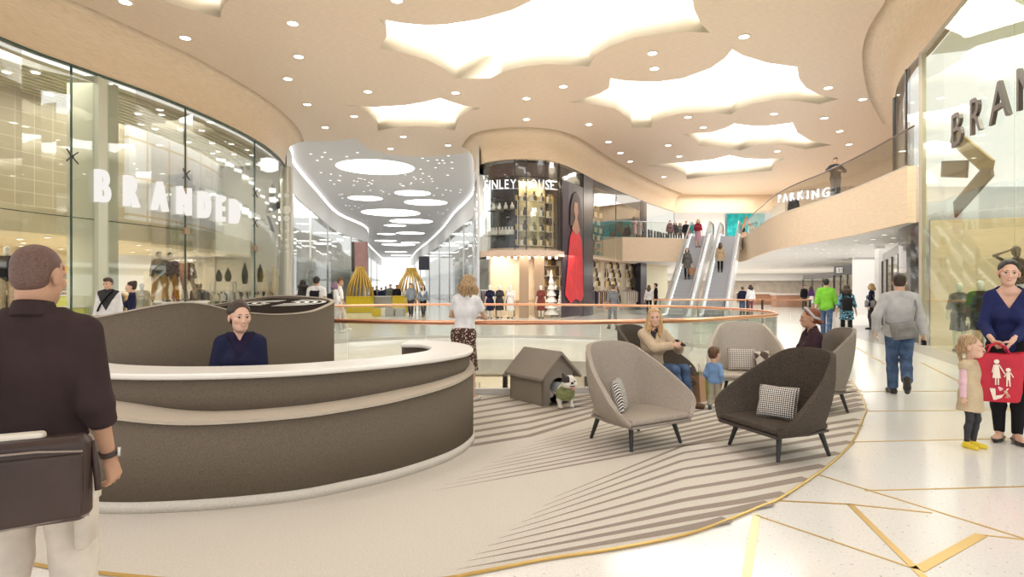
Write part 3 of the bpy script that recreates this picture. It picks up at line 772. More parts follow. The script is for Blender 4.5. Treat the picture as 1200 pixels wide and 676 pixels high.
b = MB(); b.wall(f_sub(722, 757, 0.02, 3), ZG - 0.75, ZG, 0.4); b.wall(f_sub(751, 758, 0.0, 2), 0.0, ZG, 0.4); b.wall(f_sub(695, 722, 0.02, 3), ZG - 0.35, ZG, 0.4); b.build('trim_13', NAVY)['kind'] = 'structure'
# gold display wall beside the pier
dp = f_sub(697, 723, 1.0, 6)
b = MB(); b.wall(offset2(dp, 0.45), 3.6, 7.7, 0.1); b.build('wall_display.003', mat('taupe display wall', (0.42, 0.33, 0.20), 0.5))['kind'] = 'structure'
shelf_unit('display_rack', 'tall lit rack of golden goods on the upper front beside the dark pier', dp, [3.7, 4.2, 4.7, 5.2, 5.7, 6.2, 6.7, 7.2], mat('rack brown', (0.30, 0.20, 0.12), 0.4), 0.4)
dq = offset2([along(dp, arclen(dp)[-1] * (i + 0.5) / 9)[0] for i in range(9)], 0.15)
goods('golden_box', 'golden box on the tall lit rack beside the dark pier', 'box', 'golden boxes on the tall rack', boxy, mat('goods bright gold', (0.85, 0.66, 0.34), 0.35, metal=0.3), [(p.x, p.y, z, 0.9, 1.25) for z in (4.7, 5.2, 5.7, 6.2, 6.7, 7.2) for i, p in enumerate(dq) if (i + int(z * 2)) % 2 == 0])
goods('teal_box', 'teal box on the low shelves of the tall rack beside the dark pier', 'box', 'teal boxes on the tall rack', boxy, mat('goods teal', (0.08, 0.30, 0.30), 0.4), [(p.x, p.y, z, 0.9, 1.2) for z in (3.7, 4.2) for i, p in enumerate(dq) if i % 2 == 0])
goods('dark_box', 'dark bottle box on the tall lit rack beside the dark pier', 'box', 'dark boxes on the tall rack', boxy, GM[2], [(p.x, p.y, z, 0.9, 1.0) for z in (4.7, 5.2, 5.7, 6.2, 6.7) for i, p in enumerate(dq) if (i + int(z * 2)) % 2 == 1])
# lower floor of the centre shop
b = MB(); b.wall([(-1.2, 33.2), (1.0, 34.6), (4.2, 37.0), (8.0, 43.0), (11.5, 48.5)], 0, 3.4, 0.2); b.build('wall_shop_back', mat('shop back wall', (0.80, 0.68, 0.54), 0.6, var=0.06, scale=2.2))['kind'] = 'structure'
b = MB(); b.wall(f_sub(757, 792, 0.6, 4), 0, 7.9, 0.1); b.build('wall_shop_side', mat('pale yellow wall', (0.82, 0.78, 0.58), 0.5))['kind'] = 'structure'
for i, px in enumerate((614, 632)):
    b = MB(); b.box((X(px, 31.6), 31.6, 1.7), (0.5, 0.35, 3.4)); b.build('trim_%d' % (14 + i), mat('tan pillar', (0.42, 0.30, 0.21), 0.5))['kind'] = 'structure'
def garment_rack(label, c, w_, rz, cols, seed, group):
    t = thing('garment_rack', label, 'clothes rack', c, rz)
    b = MB(); b.tube([(-w_ / 2, 0, 0), (-w_ / 2, 0, 1.45), (w_ / 2, 0, 1.45), (w_ / 2, 0, 0)], 0.018, 6); b.build('rail', STEEL, t)
    b = MB()
    for s in (-1, 1): b.box((s * w_ / 2, 0, 0.02), (0.05, 0.5, 0.04))
    b.build('foot', STEEL, t)
    r = random.Random(seed); n = int(w_ / 0.13)
    for i in range(n):
        x = -w_ / 2 + 0.1 + i * (w_ - 0.2) / max(1, n - 1); L_ = r.uniform(0.75, 1.05)
        q = Matrix.Translation(c) @ Matrix.Rotation(rz, 4, 'Z') @ Vector((x, 0, 0))
        b = MB(); b.M = Matrix.Rotation(rz, 4, 'Z')
        b.add([(-.025, -.22, 1.36 - .06), (.025, -.22, 1.3), (.03, 0, 1.40), (-.03, 0, 1.40), (-.025, .22, 1.30), (.025, .22, 1.30), (-.04, -.2, 1.36 - L_), (.04, -.2, 1.36 - L_), (.04, .2, 1.36 - L_), (-.04, .2, 1.36 - L_)],
              [(0, 1, 2, 3), (3, 2, 5, 4), (0, 6, 7, 1), (4, 5, 8, 9), (6, 9, 8, 7), (0, 3, 4, 9, 6), (1, 7, 8, 5, 2)])
        b.tube([(0, 0, 1.39), (0, 0, 1.45)], 0.006, 4)
        o = b.build('hanging_garment', cols[i % len(cols)]); o.location = q
        tag(o, group[0], 'garment', group[1])
CL = [mat('cloth navy', (0.03, 0.04, 0.09), 0.8), mat('cloth plum', (0.20, 0.07, 0.10), 0.8), mat('cloth cream', (0.78, 0.72, 0.62), 0.8), mat('cloth black', (0.02, 0.02, 0.025), 0.8), mat('cloth mustard', (0.60, 0.36, 0.05), 0.8)]
garment_rack('clothes rack at the left of the open ground floor of the centre shop', (X(582, 32.2), 32.2, 0), 1.8, 0.1, CL, 1, ('garment on the left clothes rack inside the centre shop', 'garments on the left rack of the centre shop'))
garment_rack('clothes rack between the tan pillars and the white trees of the centre shop', (X(637, 33.2), 33.0, 0), 1.0, 0.5, CL[1:], 2, ('garment on the clothes rack behind the tan pillars', 'garments behind the tan pillars'))
def white_tree(px, d, h, label):
    t = thing('white_tree', label, 'decorative tree', (X(px, d), d, 0))
    n = 7
    for k in range(n):
        z0 = 0.15 + (h - 0.2) * k / n; r = 0.42 * (h / 2.4) * (1 - k / (n + 0.6))
        b = MB(); b.lathe([(r * 0.35, 0.0), (r, 0.03), (r * 0.95, 0.09), (r * 0.3, (h / n) * 1.1)], (0, 0, z0), 14); b.build('frill', mat('white paper', (0.92, 0.90, 0.88), 0.6), t)
    b = MB(); b.cyl((0, 0, 0), (0, 0, 0.3), 0.06); b.build('stem', PALE, t)
white_tree(646, 31.6, 2.5, 'tall white paper tree in the centre shop window')
white_tree(656.5, 32.0, 1.45, 'short white paper tree beside the tall one, next to the red dress poster')
def table(name, label, c, size, m, rz=0.0):
    t = thing(name, label, 'table', c, rz); x, y, h = size
    b = MB(); b.box((0, 0, h - 0.03), (x, y, 0.06)); b.build('table_top', m, t)
    for sx in (-1, 1):
        for sy in (-1, 1):
            b = MB(); b.box((sx * (x / 2 - 0.06), sy * (y / 2 - 0.06), (h - 0.06) / 2), (0.06, 0.06, h - 0.06)); b.build('leg', m, t)
    return t
TAN = mat('tan wood', (0.52, 0.36, 0.20), 0.5)
for px, d, s, lb in ((592, 32.5, 1.1, 'tan display table at the left of the centre shop'), (624, 33.2, 1.0, 'tan display table between the two tan pillars'), (605, 34.2, 1.2, 'tan display table at the back of the centre shop')):
    table('display_table', lb, (X(px, d), d, 0), (s, 0.6, 0.9), TAN, 0.1)
bw = [Vector((1.2, 34.2)), Vector((4.2, 36.5)), Vector((7.8, 42.4)), Vector((11.2, 47.8))]
for k, (u0, u1) in enumerate(((0.02, .17), (.24, .40), (.46, .62), (.68, .84))):
    L_ = arclen(bw)[-1]; pth = [along(bw, L_ * (u0 + (u1 - u0) * q / 3))[0] for q in range(4)]
    nm = ['behind the tan pillars', 'behind the poster', 'under the tall golden rack', 'beside the bridge end'][k]
    shelf_unit('goods_shelf', 'pale shelves on the back wall of the centre shop, ' + nm, pth, [.5, 1.1, 1.7, 2.3, 2.9], mat('cream shelf', (0.85, 0.76, 0.58)), .35)
    sp = [(along(pth, arclen(pth)[-1] * (i + .5) / 7)[0], z) for z in (.5, 1.1, 1.7, 2.3, 2.9) for i in range(7)]
    for kk, (n_, shp) in enumerate((('handbag', bagshape), ('gift_box', boxy), ('vase', bottle))):
        goods(n_, {'handbag': 'gold handbag', 'gift_box': 'cream box', 'vase': 'dark vase'}[n_] + ' on the back-wall shelves of the centre shop, ' + nm, n_.split('_')[-1], n_.replace('_', ' ') + 's on the back shelves ' + nm, shp, GM[kk], [(p.x - .05, p.y + .16, z, 0.8, 1.2) for i, (p, z) in enumerate(sp) if (i * 2 + k) % 3 == kk])
garment_rack('clothes rack left of the dark pier under the tall golden rack', (X(704, 39.5), 39.0, 0), 2.4, 1.0, CL, 4, ('garment on the clothes rack under the tall golden rack', 'garments under the tall golden rack'))
garment_rack('clothes rack of cream garments in front of the navy pier by the bridge', (X(737, 43.5), 43.0, 0), 2.6, 1.0, [CL[2], CL[1], CL[2]], 9, ('garment on the cream clothes rack beside the navy pier', 'garments on the cream rack by the navy pier'))
# spotlights over it
base = thing('track_spotlight', 'small spotlight in the peach ceiling of the centre shop', 'spotlight', group='spotlights in the ceiling of the centre shop')
b = MB(); b.cyl((0, 0, 0), (0, 0, -0.14), 0.05, n=8); b.build('body', DARKST, base)
b = MB(); b.lathe([(0.004, -0.145), (0.09, -0.15), (0.09, -0.142)], n=8); b.build('lens', SHOPW, base)
k = 0
for px in range(572, 660, 8):
    for d in (31.3, 33.0):
        o = base if k == 0 else copy_tree(base); k += 1; o.location = (X(px, d), d, 3.35)
for px, d in ((705, 40), (715, 41.5), (728, 43), (740, 45), (752, 47)):
    o = copy_tree(base); o.location = (X(px, d), d, 3.35)

# ================================================================== upper floor: bridge, balcony, back walls
front = [(3.6, 39.6), (5.2, 39.9), (6.8, 40.2), (9.2, 40.8), (11.9, 41.5)]
front2 = [(14.95, 41.5), (15.9, 41.4), (15.6, 39.6), (15.0, 37.4), (14.35, 35.2), (13.75, 32.8), (12.95, 29.8), (12.45, 26.8), (12.25, 23.6), (11.95, 20.8), (11.6, 18.7), (11.25, 16.8)]
bal = [Vector((p[0], p[1])) for p in crom([(*p, 0) for p in front2], 5)]
brg = [Vector((p[0], p[1])) for p in crom([(*p, 0) for p in front], 4)]
slab = [tuple(p) for p in brg] + [tuple(p) for p in bal] + [(12.05, 17.55), (13.3, 20.2), (30, 20.2), (60, 30), (60, 52), (3.6, 52)]
sl = filled([slab], ZB + 0.02, ZU - 0.005, 'floor_upper', SOFFIT, kind='structure')
b = MB(); b.wall(brg, ZB, ZU, -0.12); b.wall(bal, ZB, ZU, -0.12); b.wall([bal[-1], Vector((12.1, 17.6))], ZB, ZU, -0.1)
b.build('trim_16', WOODP)['kind'] = 'structure'
b = MB()
for p in (brg, bal): b.sweep(p, [(-0.13, ZU), (-0.13, ZU + 0.02), (0.03, ZU + 0.02), (0.03, ZU)])
b.build('trim_17', mat('pale cap', (0.85, 0.80, 0.72), 0.3))['kind'] = 'structure'
def balustrade(name, label, path, z, h, npan, rail, closed=False, r=0.028, posts=None, inset=0.0):
    t = thing(name, label, 'balustrade', (path[0].x, path[0].y, z))
    L_ = arclen(path)[-1]; e = 0.012
    for i in range(npan):
        ks = [along(path, L_ * (i + q / 4) / npan + (e if q == 0 else -e if q == 4 else 0))[0] for q in range(5)]
        b = MB(); b.wall(offset2(ks, -0.008), z + 0.02, z + h - 0.02, 0.016); b.build('glass_panel', GLASS, t, world=True)
    b = MB(); b.tube([(p.x, p.y, z + h) for p in path], r, 8); b.build('handrail', rail, t, True, world=True)
    for q in (posts or []):
        p, _ = along(path, L_ * q); b = MB(); b.box((p.x, p.y, z + h / 2), (0.07, 0.07, h)); b.build('post', DARKST, t, world=True)
    return t
balustrade('glass_balustrade', 'glass balustrade on the wood-fronted bridge left of the escalators', offset2(brg[4:], 0.05), ZU, 1.12, 6, STEEL)
balustrade('glass_balustrade', 'curved glass balustrade with dark handrail on the wood balcony, carrying the word PARKING', offset2(bal[8:], 0.05), ZU, 1.12, 10, mat('dark handrail', (0.20, 0.15, 0.13), 0.3, metal=0.5))
bo = offset2(bal, -0.02)
sign('parking_sign', 'white letters PARKING on the glass of the curved wood balcony', emis('sign white', (1.0, 0.97, 0.95), 1.0), lambda b: word(b, 'PARKING', bo, s_at(bo[16:], 912) + arclen(bo[:17])[-1], s_at(bo[16:], 971) + arclen(bo[:17])[-1], 5.5, 0.36, 1.75, 0.03, 0.0, zl=(5.62, 5.10)), (12.3, 25, 5.2))
# back bulkhead, walls and pictures of the upper floor
b = MB(); b.wall([(13.4, 50.0), (22.0, 50.0)], 7.9, ZC, 0.3); b.build('wall_bulkhead', WOODP)['kind'] = 'structure'
b = MB(); b.wall(RW[16:], ZU - 0.1, ZC, -0.3); b.build('wall_right', WOOD)['kind'] = 'structure'
b = MB(); b.wall([(3.6, 52.0), (25, 52.0)], ZU - 0.1, 8.2, 0.2); b.build('wall_back', WHITE)['kind'] = 'structure'
b = MB(); b.box((X(820, 51.6), 51.6, 6.75), (4.3, 0.12, 3.5)); o = b.build('billboard', mat('billboard white', (0.93, 0.92, 0.94), 0.4)); tag(o, 'plain white billboard behind the head of the escalators', 'billboard')
t = thing('swimmer_billboard', 'turquoise billboard with two swimmers beside the white one', 'billboard', (X(874, 51.5), 51.5, 6.75))
b = MB(); b.box((0, 0, 0), (3.25, 0.12, 2.5)); b.box((0, 0, -1.55), (3.25, 0.12, .6)); b.build('panel', mat('turquoise print', (0.0, 0.42, 0.50), 0.4, col2=(0.03, 0.62, 0.64), var=0.25, scale=3), t)
b = MB(); b.tube([(-0.55, -.07, -.35), (-0.15, -.07, 0.35), (0.0, -.07, 1.0), (0.2, -.07, 0.45), (0.75, -.07, -.2)], 0.12, 6); b.box((-0.35, -.07, -.6), (0.75, 0.03, 0.5)); b.box((0.55, -.07, -.6), (0.75, 0.03, 0.5)); b.build('printed_swimmers', mat('print tan', (0.55, 0.30, 0.18), 0.5), t)
b = MB(); b.ell((-0.3, -.08, -.15), (0.24, 0.02, 0.24)); b.ell((0.5, -.08, -.2), (0.26, 0.02, 0.3)); b.build('printed_hair', mat('print dark', (0.02, 0.012, 0.012), 0.4), t)
b = MB(); b.box((-.2, -.075, -1.05), (1.8, 0.02, 0.35)); b.build('printed_swimwear', mat('print green', (0.0, 0.62, 0.45), 0.5), t)
# upper shop beside the bridge: white wall with dark lettering
q = f_sub(758, 789, -0.03, 4)
b = MB(); b.wall(f_sub(758, 790, 0.02, 4), 5.0, 7.95, 0.1); b.build('wall_shop_upper', emis('self-glowing white wall', (1.0, 0.96, 0.88), 0.85))['kind'] = 'structure'  # wall glows by itself: its brightness is put into the material
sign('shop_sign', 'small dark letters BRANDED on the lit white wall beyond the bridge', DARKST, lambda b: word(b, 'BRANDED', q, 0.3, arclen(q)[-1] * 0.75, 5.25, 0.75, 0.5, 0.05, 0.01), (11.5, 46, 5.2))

# ================================================================== escalators
def escalator(label, loc, rz):
    t = thing('escalator', label, 'escalator', loc, rz)
    rise, run, f0, f1, wd = ZU, 8.66, 1.2, 1.9, 0.52
    zl = lambda y: 0 if y < f0 else rise if y > f0 + run else rise * (y - f0) / run
    ys = [0.0, f0 * 0.7, f0, f0 + 0.6] + [f0 + run * i / 6 for i in range(1, 6)] + [f0 + run - 0.6, f0 + run, f0 + run + 0.5, f0 + run + f1]
    n = 24
    SM = mat('step grey', (0.75, 0.76, 0.78), 0.4)
    for i in range(n):
        y0 = f0 + run * i / n; z = rise * (i + 1) / n
        b = MB(); b.box((0, y0 + run / n * 0.5 + 0.02, z - 0.02), (2 * wd, run / n + 0.04, 0.04)); b.box((0, y0 + 0.01, z - rise / n / 2), (2 * wd, 0.03, rise / n), m=1)
        b.build('step', [SM, mat('riser grey', (0.40, 0.40, 0.42), 0.4, metal=0.2)], t)
    b = MB(); b.box((0, f0 / 2, 0.01), (2 * wd, f0, 0.02)); b.box((0, f0 + run + f1 / 2, rise - 0.01), (2 * wd, f1, 0.02)); b.build('landing_plate', STEEL, t)
    b = MB()
    for s in (-1, 1):
        pr = [(y, zl(y) + 0.16) for y in ys] + [(y, max(zl(y) - 0.75, 0)) for y in ys[::-1]]
        x0, x1 = s * wd, s * (wd + 0.16); k = len(pr)
        b.add([(x0, y, z) for y, z in pr] + [(x1, y, z) for y, z in pr], [tuple(range(k)), tuple(range(2 * k - 1, k - 1, -1))] + [(i, (i + 1) % k, k + (i + 1) % k, k + i) for i in range(k)])
    b.build('side_cladding', mat('white cladding', (0.80, 0.79, 0.78), 0.3), t)
    b = MB(); b.add([(-wd, f0 + 1.0, 0.02), (wd, f0 + 1.0, 0.02), (wd, f0 + run, rise - 0.95), (-wd, f0 + run, rise - 0.95), (wd, f0 + run + f1, rise - 0.95), (-wd, f0 + run + f1, rise - 0.95)], [(0, 1, 2, 3), (3, 2, 4, 5)]); b.build('underside', WHITE, t)
    for s in (-1, 1):
        xc = s * (wd + 0.08)
        pr = [(y, zl(y) + 0.16) for y in ys] + [(y, zl(y) + 0.93) for y in ys[::-1]]
        k = len(pr); b = MB()
        b.add([(xc - 0.008, y, z) for y, z in pr] + [(xc + 0.008, y, z) for y, z in pr], [tuple(range(k)), tuple(range(2 * k - 1, k - 1, -1))] + [(i, (i + 1) % k, k + (i + 1) % k, k + i) for i in range(k)])
        b.build('glass_balustrade', GLASS, t)
        up = [(xc, y, zl(y) + 0.97) for y in ys]
        c0 = [(xc, -0.38 * math.sin(a) * 1.0 - 0.0, 0.56 + 0.41 * math.cos(a)) for a in [PI * q / 6 for q in range(6, 0, -1)]]
        e = ys[-1]; c1 = [(xc, e + 0.38 * math.sin(a), rise + 0.56 + 0.41 * math.cos(a)) for a in [PI * q / 6 for q in range(1, 7)]]
        b = MB(); b.tube(c0 + up + c1, 0.05, 8); b.build('handrail', mat('handrail grey', (0.24, 0.22, 0.21), 0.35), t, True)
        b = MB(); b.tube([(xc - s * 0.05, y, zl(y) + 0.20) for y in ys], 0.035, 6); b.build('skirt_light', emis('skirt light', (1, 1, 1), 1.1), t)
    return t
RZ = -math.atan(0.47)
escalator('left escalator, carrying the woman in the red top', (8.28, 30.7, 0), RZ)
escalator('right escalator, carrying the woman in the beige coat', (10.22, 30.7, 0), RZ)
# balustrades round the openings of the ground floor
vp = [Vector(p) for p in void + void[:1]]
VB = offset2(void, 0.16, True); VB = [Vector(p) for p in VB] + [Vector(VB[0])]
balustrade('glass_balustrade', 'oval glass balustrade with copper handrail round the floor opening behind the dog house', VB, 0, 1.05, 26, COPPER, r=0.035)
b = MB(); b.wall([Vector(p) for p in offset2(void, 0.20, True)], 0, 0.09, -0.08, closed=True); b.build('trim_18', mat('shoe steel', (0.70, 0.68, 0.66), 0.35, metal=0.5))['kind'] = 'structure'
p2 = [Vector((p[0], p[1])) for p in crom([(6.75, 28.4, 0), (6.55, 27.2, 0), (7.1, 26.5, 0), (8.5, 26.3, 0), (11, 26.2, 0), (13.1, 26.1, 0)], 5)]
balustrade('glass_balustrade', 'glass balustrade with dark posts in front of the escalator landing', p2, 0, 1.05, 9, COPPER, r=0.035, posts=[0.66, 0.74, 0.99])

# ================================================================== ground floor shops under the balcony
b = MB(); b.wall([(8, 80), (60, 80)], 0, ZB, 0.3); b.build('wall_far', mat('far shop wall', (0.80, 0.70, 0.60), 0.6, var=0.1, scale=1.5))['kind'] = 'structure'
b = MB(); b.box((32, 78.5, 3.0), (48, 2.6, 0.85)); b.build('trim_19', WHITE)['kind'] = 'structure'
b = MB(); b.prism([(3.6, 52), (60, 52), (60, 82), (3.6, 82)], ZB + 0.02, ZB + 0.3); b.build('ceiling_under', SOFFIT)['kind'] = 'structure'
def shopfront(name, label, p0, p1, h, fascia, fm, wallm, sign=None):
    t = thing(name, label, 'shop front', (p0[0], p0[1], 0))
    a, c = Vector(p0), Vector(p1); dr = (c - a).normalized(); n = Vector((-dr.y, dr.x)); L_ = (c - a).length
    b = MB(); b.wall([a, c], h - fascia, h, 0.5); b.build('fascia', fm, t, world=True)
    b = MB(); b.wall([a + n * 2.2, c + n * 2.2], 0, h, 0.1); b.build('lit_interior', wallm, t, world=True)
    for k in (0, 1, 2, 3):
        p = a + dr * (L_ * k / 3); b = MB(); b.box((p.x, p.y, (h - fascia) / 2), (0.07, 0.07, h - fascia), math.atan2(dr.y, dr.x)); b.build('mullion', fm, t, world=True)
    for k in range(3):
        q = [a + dr * (L_ * k / 3 + 0.1), a + dr * (L_ * (k + 1) / 3 - 0.1)]; b = MB(); b.wall(q, 0, h - fascia, 0.03); b.build('pane', GLASS, t, world=True)
    if sign:
        class R2(MB):
            def glyph(s, *q, **k): m_ = MB(); m_.glyph(*q, **k); m_.build('sign_letter', sign[5], t, world=True)
        word(R2(), sign[0], [a - n * 0.04, c - n * 0.04], sign[1], sign[2], h - fascia + sign[3], sign[4], 0.8, 0.03, 0.02)
    return t
LITW = mat('lit shop wall', (0.85, 0.66, 0.42), 0.5, col2=(1.0, 0.88, 0.70), var=0.6, scale=2.5, detail=6, emit=0.0)
shopfront('shopfront', 'black-framed shop front with a small pale sign, left of the white wall under the balcony', (X(977, 40), 40, 0)[:2], (X(1002, 36.5), 36.5), 3.05, 0.62, BLACK, LITW, ('M31', 0.7, 1.6, 0.14, 0.34, WHITE))
shopfront('shopfront', 'long dark-topped shop front behind the man in green', (X(941, 52), 52), (X(978, 43), 43), 2.75, 0.42, DARKST, LITW)
b = MB(); b.wall([(X(1002, 36.2), 36.2), (X(1030, 36.2), 36.2)], 0, ZB, 0.3); b.build('wall_pier', WHITE)['kind'] = 'structure'
b = MB(); b.box((X(1031, 26.3), 26.3, ZB / 2), (0.28, 0.3, ZB)); b.build('trim_20', WHITE)['kind'] = 'structure'
shopfront('shopfront', 'glazed bronze shop front between the white column and the curved dark glass', (X(1034, 25.4), 25.4), (X(1053, 19.7), 19.7), 3.0, 0.3, mat('bronze frame', (0.16, 0.13, 0.11), 0.35, metal=0.4), LITW)
# far stalls
def stall(label, px, d, w_, c1, c2):
    t = thing('market_counter', label, 'counter', (X(px, d), d, 0))
    b = MB(); b.box((0, 0, 0.5), (w_, 0.9, 1.0)); b.build('counter_front', c1, t)
    b = MB(); b.box((0, 0, 1.03), (w_ + 0.2, 1.1, 0.06)); b.build('worktop', c2, t)
TERR = mat('terracotta', (0.50, 0.26, 0.16), 0.5)
stall('long terracotta counter under the balcony, far behind the escalators', 908, 58, 4.6, TERR, mat('pale worktop', (0.75, 0.62, 0.52), 0.4))
stall('short terracotta counter beside the two people under the balcony', 925, 50, 2.6, TERR, WHITE)
stall('grey counter of the farthest shop under the balcony', 885, 70, 4.0, DARKST, WHITE)
base = thing('soffit_spotlight', 'small round spotlight in the white ceiling under the balcony', 'downlight', group='spotlights under the balcony')
b = MB(); b.lathe([(0.08, 0.0), (0.10, -0.006), (0.10, -0.016), (0.08, -0.016)], n=12, ring=True); b.build('trim_ring', WHITE, base)
b = MB(); b.lathe([(0.002, -0.012), (0.08, -0.012), (0.08, -0.006), (0.002, -0.006)], n=12); b.build('lens', emis('soffit lens', (1, 0.97, 0.93), 2.5), base)
k = 0; rnd = random.Random(11)
for d in (20.5, 22.5, 25, 28, 31.5, 36, 41, 47, 54, 62, 70):
    for i in range(9):
        px = 905 + 17 * i + rnd.uniform(-5, 5); x = X(px, d)
        if x < (12.9 if d < 30 else 14.6 if d < 37 else 15.8) or x > 13 + (d - 18) * 1.0: continue
        o = base if k == 0 else copy_tree(base); k += 1; o.location = (x, d + rnd.uniform(-0.5, 0.5), ZB + 0.02)

# ================================================================== right-hand shop
GLASSR = glass_mat('right shop glass', (0.93, 0.955, 0.89), 0.08, maxr=0.32)
w = thing('window_7', None, None, (9.1, 10.6, 0)); w['kind'] = 'structure'
for y0, y1 in ((4.6, 8.0), (8.0, 11.0), (11.0, 16.25)):
    b = MB(); b.wall(part_path(RG, y0 + 0.01, y1 - 0.01), 0.03, ZG, 0.025); b.build('pane', GLASSR, w, world=True)
b = MB(); b.box((11.2, 16.3, 4), (0.12, 0.12, 8)); b.sweep(RG, [(0.03, ZG), (0.03, ZG - 0.1), (-0.03, ZG - 0.1), (-0.03, ZG)]); b.build('glazing_joint', mat('frame taupe', (0.46, 0.40, 0.32), 0.4), w, world=True)
b = MB(); b.wall(RW[:8], 0.03, ZB, -0.03); b.build('pane', GLASSD, w, world=True)
w = thing('window_8', None, None, (11.2, 16.3, 5)); w['kind'] = 'structure'
b = MB(); b.wall(RW[:17], ZU, ZG, -0.04); b.build('pane', GLASS, w, world=True)
b = MB(); b.wall(offset2(RW, -0.45)[:18], ZU, ZG, -0.05); b.build('glow_sheet', emis('glow sheet', (1, 0.99, 0.97), 1.15), w, world=True)  # glowing sheet added behind the pane so the glass looks bright white
b = MB(); p = RW[10]; b.box((p.x, p.y, 6.5), (0.1, 0.1, 3)); p = RW[4]; b.box((p.x, p.y, 6.5), (0.05, 0.05, 3)); b.build('post', DARKST, w, world=True)
def stripes_mat():
    m = bpy.data.materials.new('striped blind'); m.use_nodes = True
    nt = m.node_tree; N = nt.nodes; L = nt.links; bs = N['Principled BSDF']
    tc = N.new('ShaderNodeTexCoord'); wv = N.new('ShaderNodeTexWave'); wv.bands_direction = 'Z'; wv.inputs['Scale'].default_value = 1.15; wv.inputs['Distortion'].default_value = 0.15
    cr = N.new('ShaderNodeValToRGB'); cr.color_ramp.elements[0].position = 0.08; cr.color_ramp.elements[1].position = 0.3
    cr.color_ramp.elements[0].color = (0.52, 0.52, 0.38, 1); cr.color_ramp.elements[1].color = (0.76, 0.77, 0.62, 1)
    L.new(tc.outputs['Object'], wv.inputs['Vector']); L.new(wv.outputs['Fac'], cr.inputs['Fac']); L.new(cr.outputs['Color'], bs.inputs['Base Color']); bs.inputs['Roughness'].default_value = 0.5
    return m
b = MB(); b.wall(offset2(RG, -2.3), 0, 7.95, -0.2); b.build('wall_striped', stripes_mat())['kind'] = 'structure'
b = MB(); b.sweep(RG, [(-0.2, 7.9), (-2.4, 7.9)]); b.build('ceiling_right_shop', WHITE)['kind'] = 'structure'
b = MB(); b.wall([Vector((11.35, 16.2)), Vector((13.6, 15.4))], 0, ZB, 0.12); b.build('wall_wood_return', WOODP)['kind'] = 'structure'
b = MB(); b.wall(offset2(RW, -2.0)[:9], 0, ZB, -0.1); b.build('wall_dark_return', mat('brown interior', (0.40, 0.24, 0.14), 0.5))['kind'] = 'structure'
# lettering and arrow on the right-hand shop glass
RO = offset2(RG, 0.06)
RR = RO[::-1]
def word_at(mb, chars, path, z, h, xs):
    for c, px0, px1, zz in chars:
        S = arclen(path)[-1]; a, e = s_at(path, px0), s_at(path, px1)
        p, _ = along(path, a); q, _ = along(path, e); t = (q - p).normalized(); n = Vector((t.y, -t.x))
        g = glyph(c, 0.0); k = h / 0.69; x_ = (q - p).length / ((g[3] - g[2]) * k)
        T = Matrix(((t.x, -n.x, 0, p[0]), (t.y, -n.y, 0, p[1]), (0, 0, 1, zz), (0, 0, 0, 1)))
        mb.glyph(c, T, h, x_, 0.035)
word_at_list = [('B', 1117, 1129, 4.80), ('R', 1139, 1152, 4.82), ('A', 1161, 1184, 4.78), ('N', 1194, 1212, 4.74), ('D', 1226, 1246, 4.74)]
sign('shop_sign', 'dark letters of BRANDED on the glass of the right-hand shop', mat('dark bronze letters', (0.11, 0.085, 0.075), 0.4), lambda b: word_at(b, word_at_list, RR, 4.8, 0.76, 0.6), (9.6, 12, 4.1))
def plank3(b, p, q, w_, th, m=0):
    p, q = Vector(p), Vector(q); d = (q - p); L_ = d.length; d.normalize(); nrm = Vector((-0.93, 0.36, 0)); v = nrm.cross(d).normalized()
    R = Matrix((d, v, nrm)).transposed(); b.box((p + q) / 2, (L_, w_, th), m=m, R=R)
def rp(px, py, o=-0.45):
    P_ = offset2(RG, o)[::-1]; s = s_at(P_, px); p, _ = along(P_, s); d = p.y; return (p.x, p.y, CZ + (HY - py) * d / F)
AR = mat('arrow bronze', (0.13, 0.10, 0.08), 0.4); AR2 = mat('arrow amber', (0.30, 0.20, 0.09), 0.4)
t = thing('arrow_sculpture', 'large dark bronze arrow hanging behind the right-hand shop glass, pointing right', 'arrow', rp(1130, 200))
for nm, p, q, m in (('shaft', (1088, 198), (1134, 198), AR), ('upper_barb', (1116, 158), (1163, 199), AR2), ('lower_barb', (1119, 246), (1163, 196), AR)):
    b = MB(); plank3(b, rp(*p), rp(*q), 0.42, 0.05); b.build(nm, m, t, world=True)
t = thing('arrow_sculpture', 'folded dark steel arrow hanging in the right end of the left glass shop', 'arrow', (-11.9, 27.5, 5))
lp = lambda px, py, d=29.3: Vector((X(px, d), d, CZ + (HY - py) * d / F))
for nm, poly, m in (('upper_fold', [(311, 250), (319, 214), (322, 221), (321, 238)], mat('steel fold light', (0.30, 0.28, 0.22), 0.4)), ('right_fold', [(313, 250), (320, 240), (328, 236), (328, 244)], DARKST), ('lower_fold', [(312, 252), (316, 254), (322, 272), (319, 272)], DARKST)):
    pts = [lp(*q) for q in poly]; n = len(pts); th = Vector((0, 0.06, 0))
    b = MB(); b.add(pts + [p + th for p in pts], [tuple(range(n)), tuple(range(2 * n - 1, n - 1, -1))] + [(i, (i + 1) % n, n + (i + 1) % n, n + i) for i in range(n)]); b.build(nm, m, t, world=True)
# string of glass discs on the corner post of the left shop
base = None
for k, (py, r) in enumerate([(229, .13), (246, .22), (256, .16), (262, .07), (271, .1), (281, .08), (288, .1), (295, .06)]):
    d = 31.2; b = MB(); b.lathe([(0.01, -0.02), (r, -0.012), (r, 0.012), (0.01, 0.02)], n=16)
    o = b.build('glass_disc', mat('pale disc', (0.95, 0.95, 0.9), 0.2)); o.rotation_euler = (PI / 2, 0, 0); o.location = (X(336, d), d, CZ + (HY - py) * d / F)
    tag(o, 'round pale disc on the corner post between the left shop and the corridor', 'disc', 'round discs on the corner post')
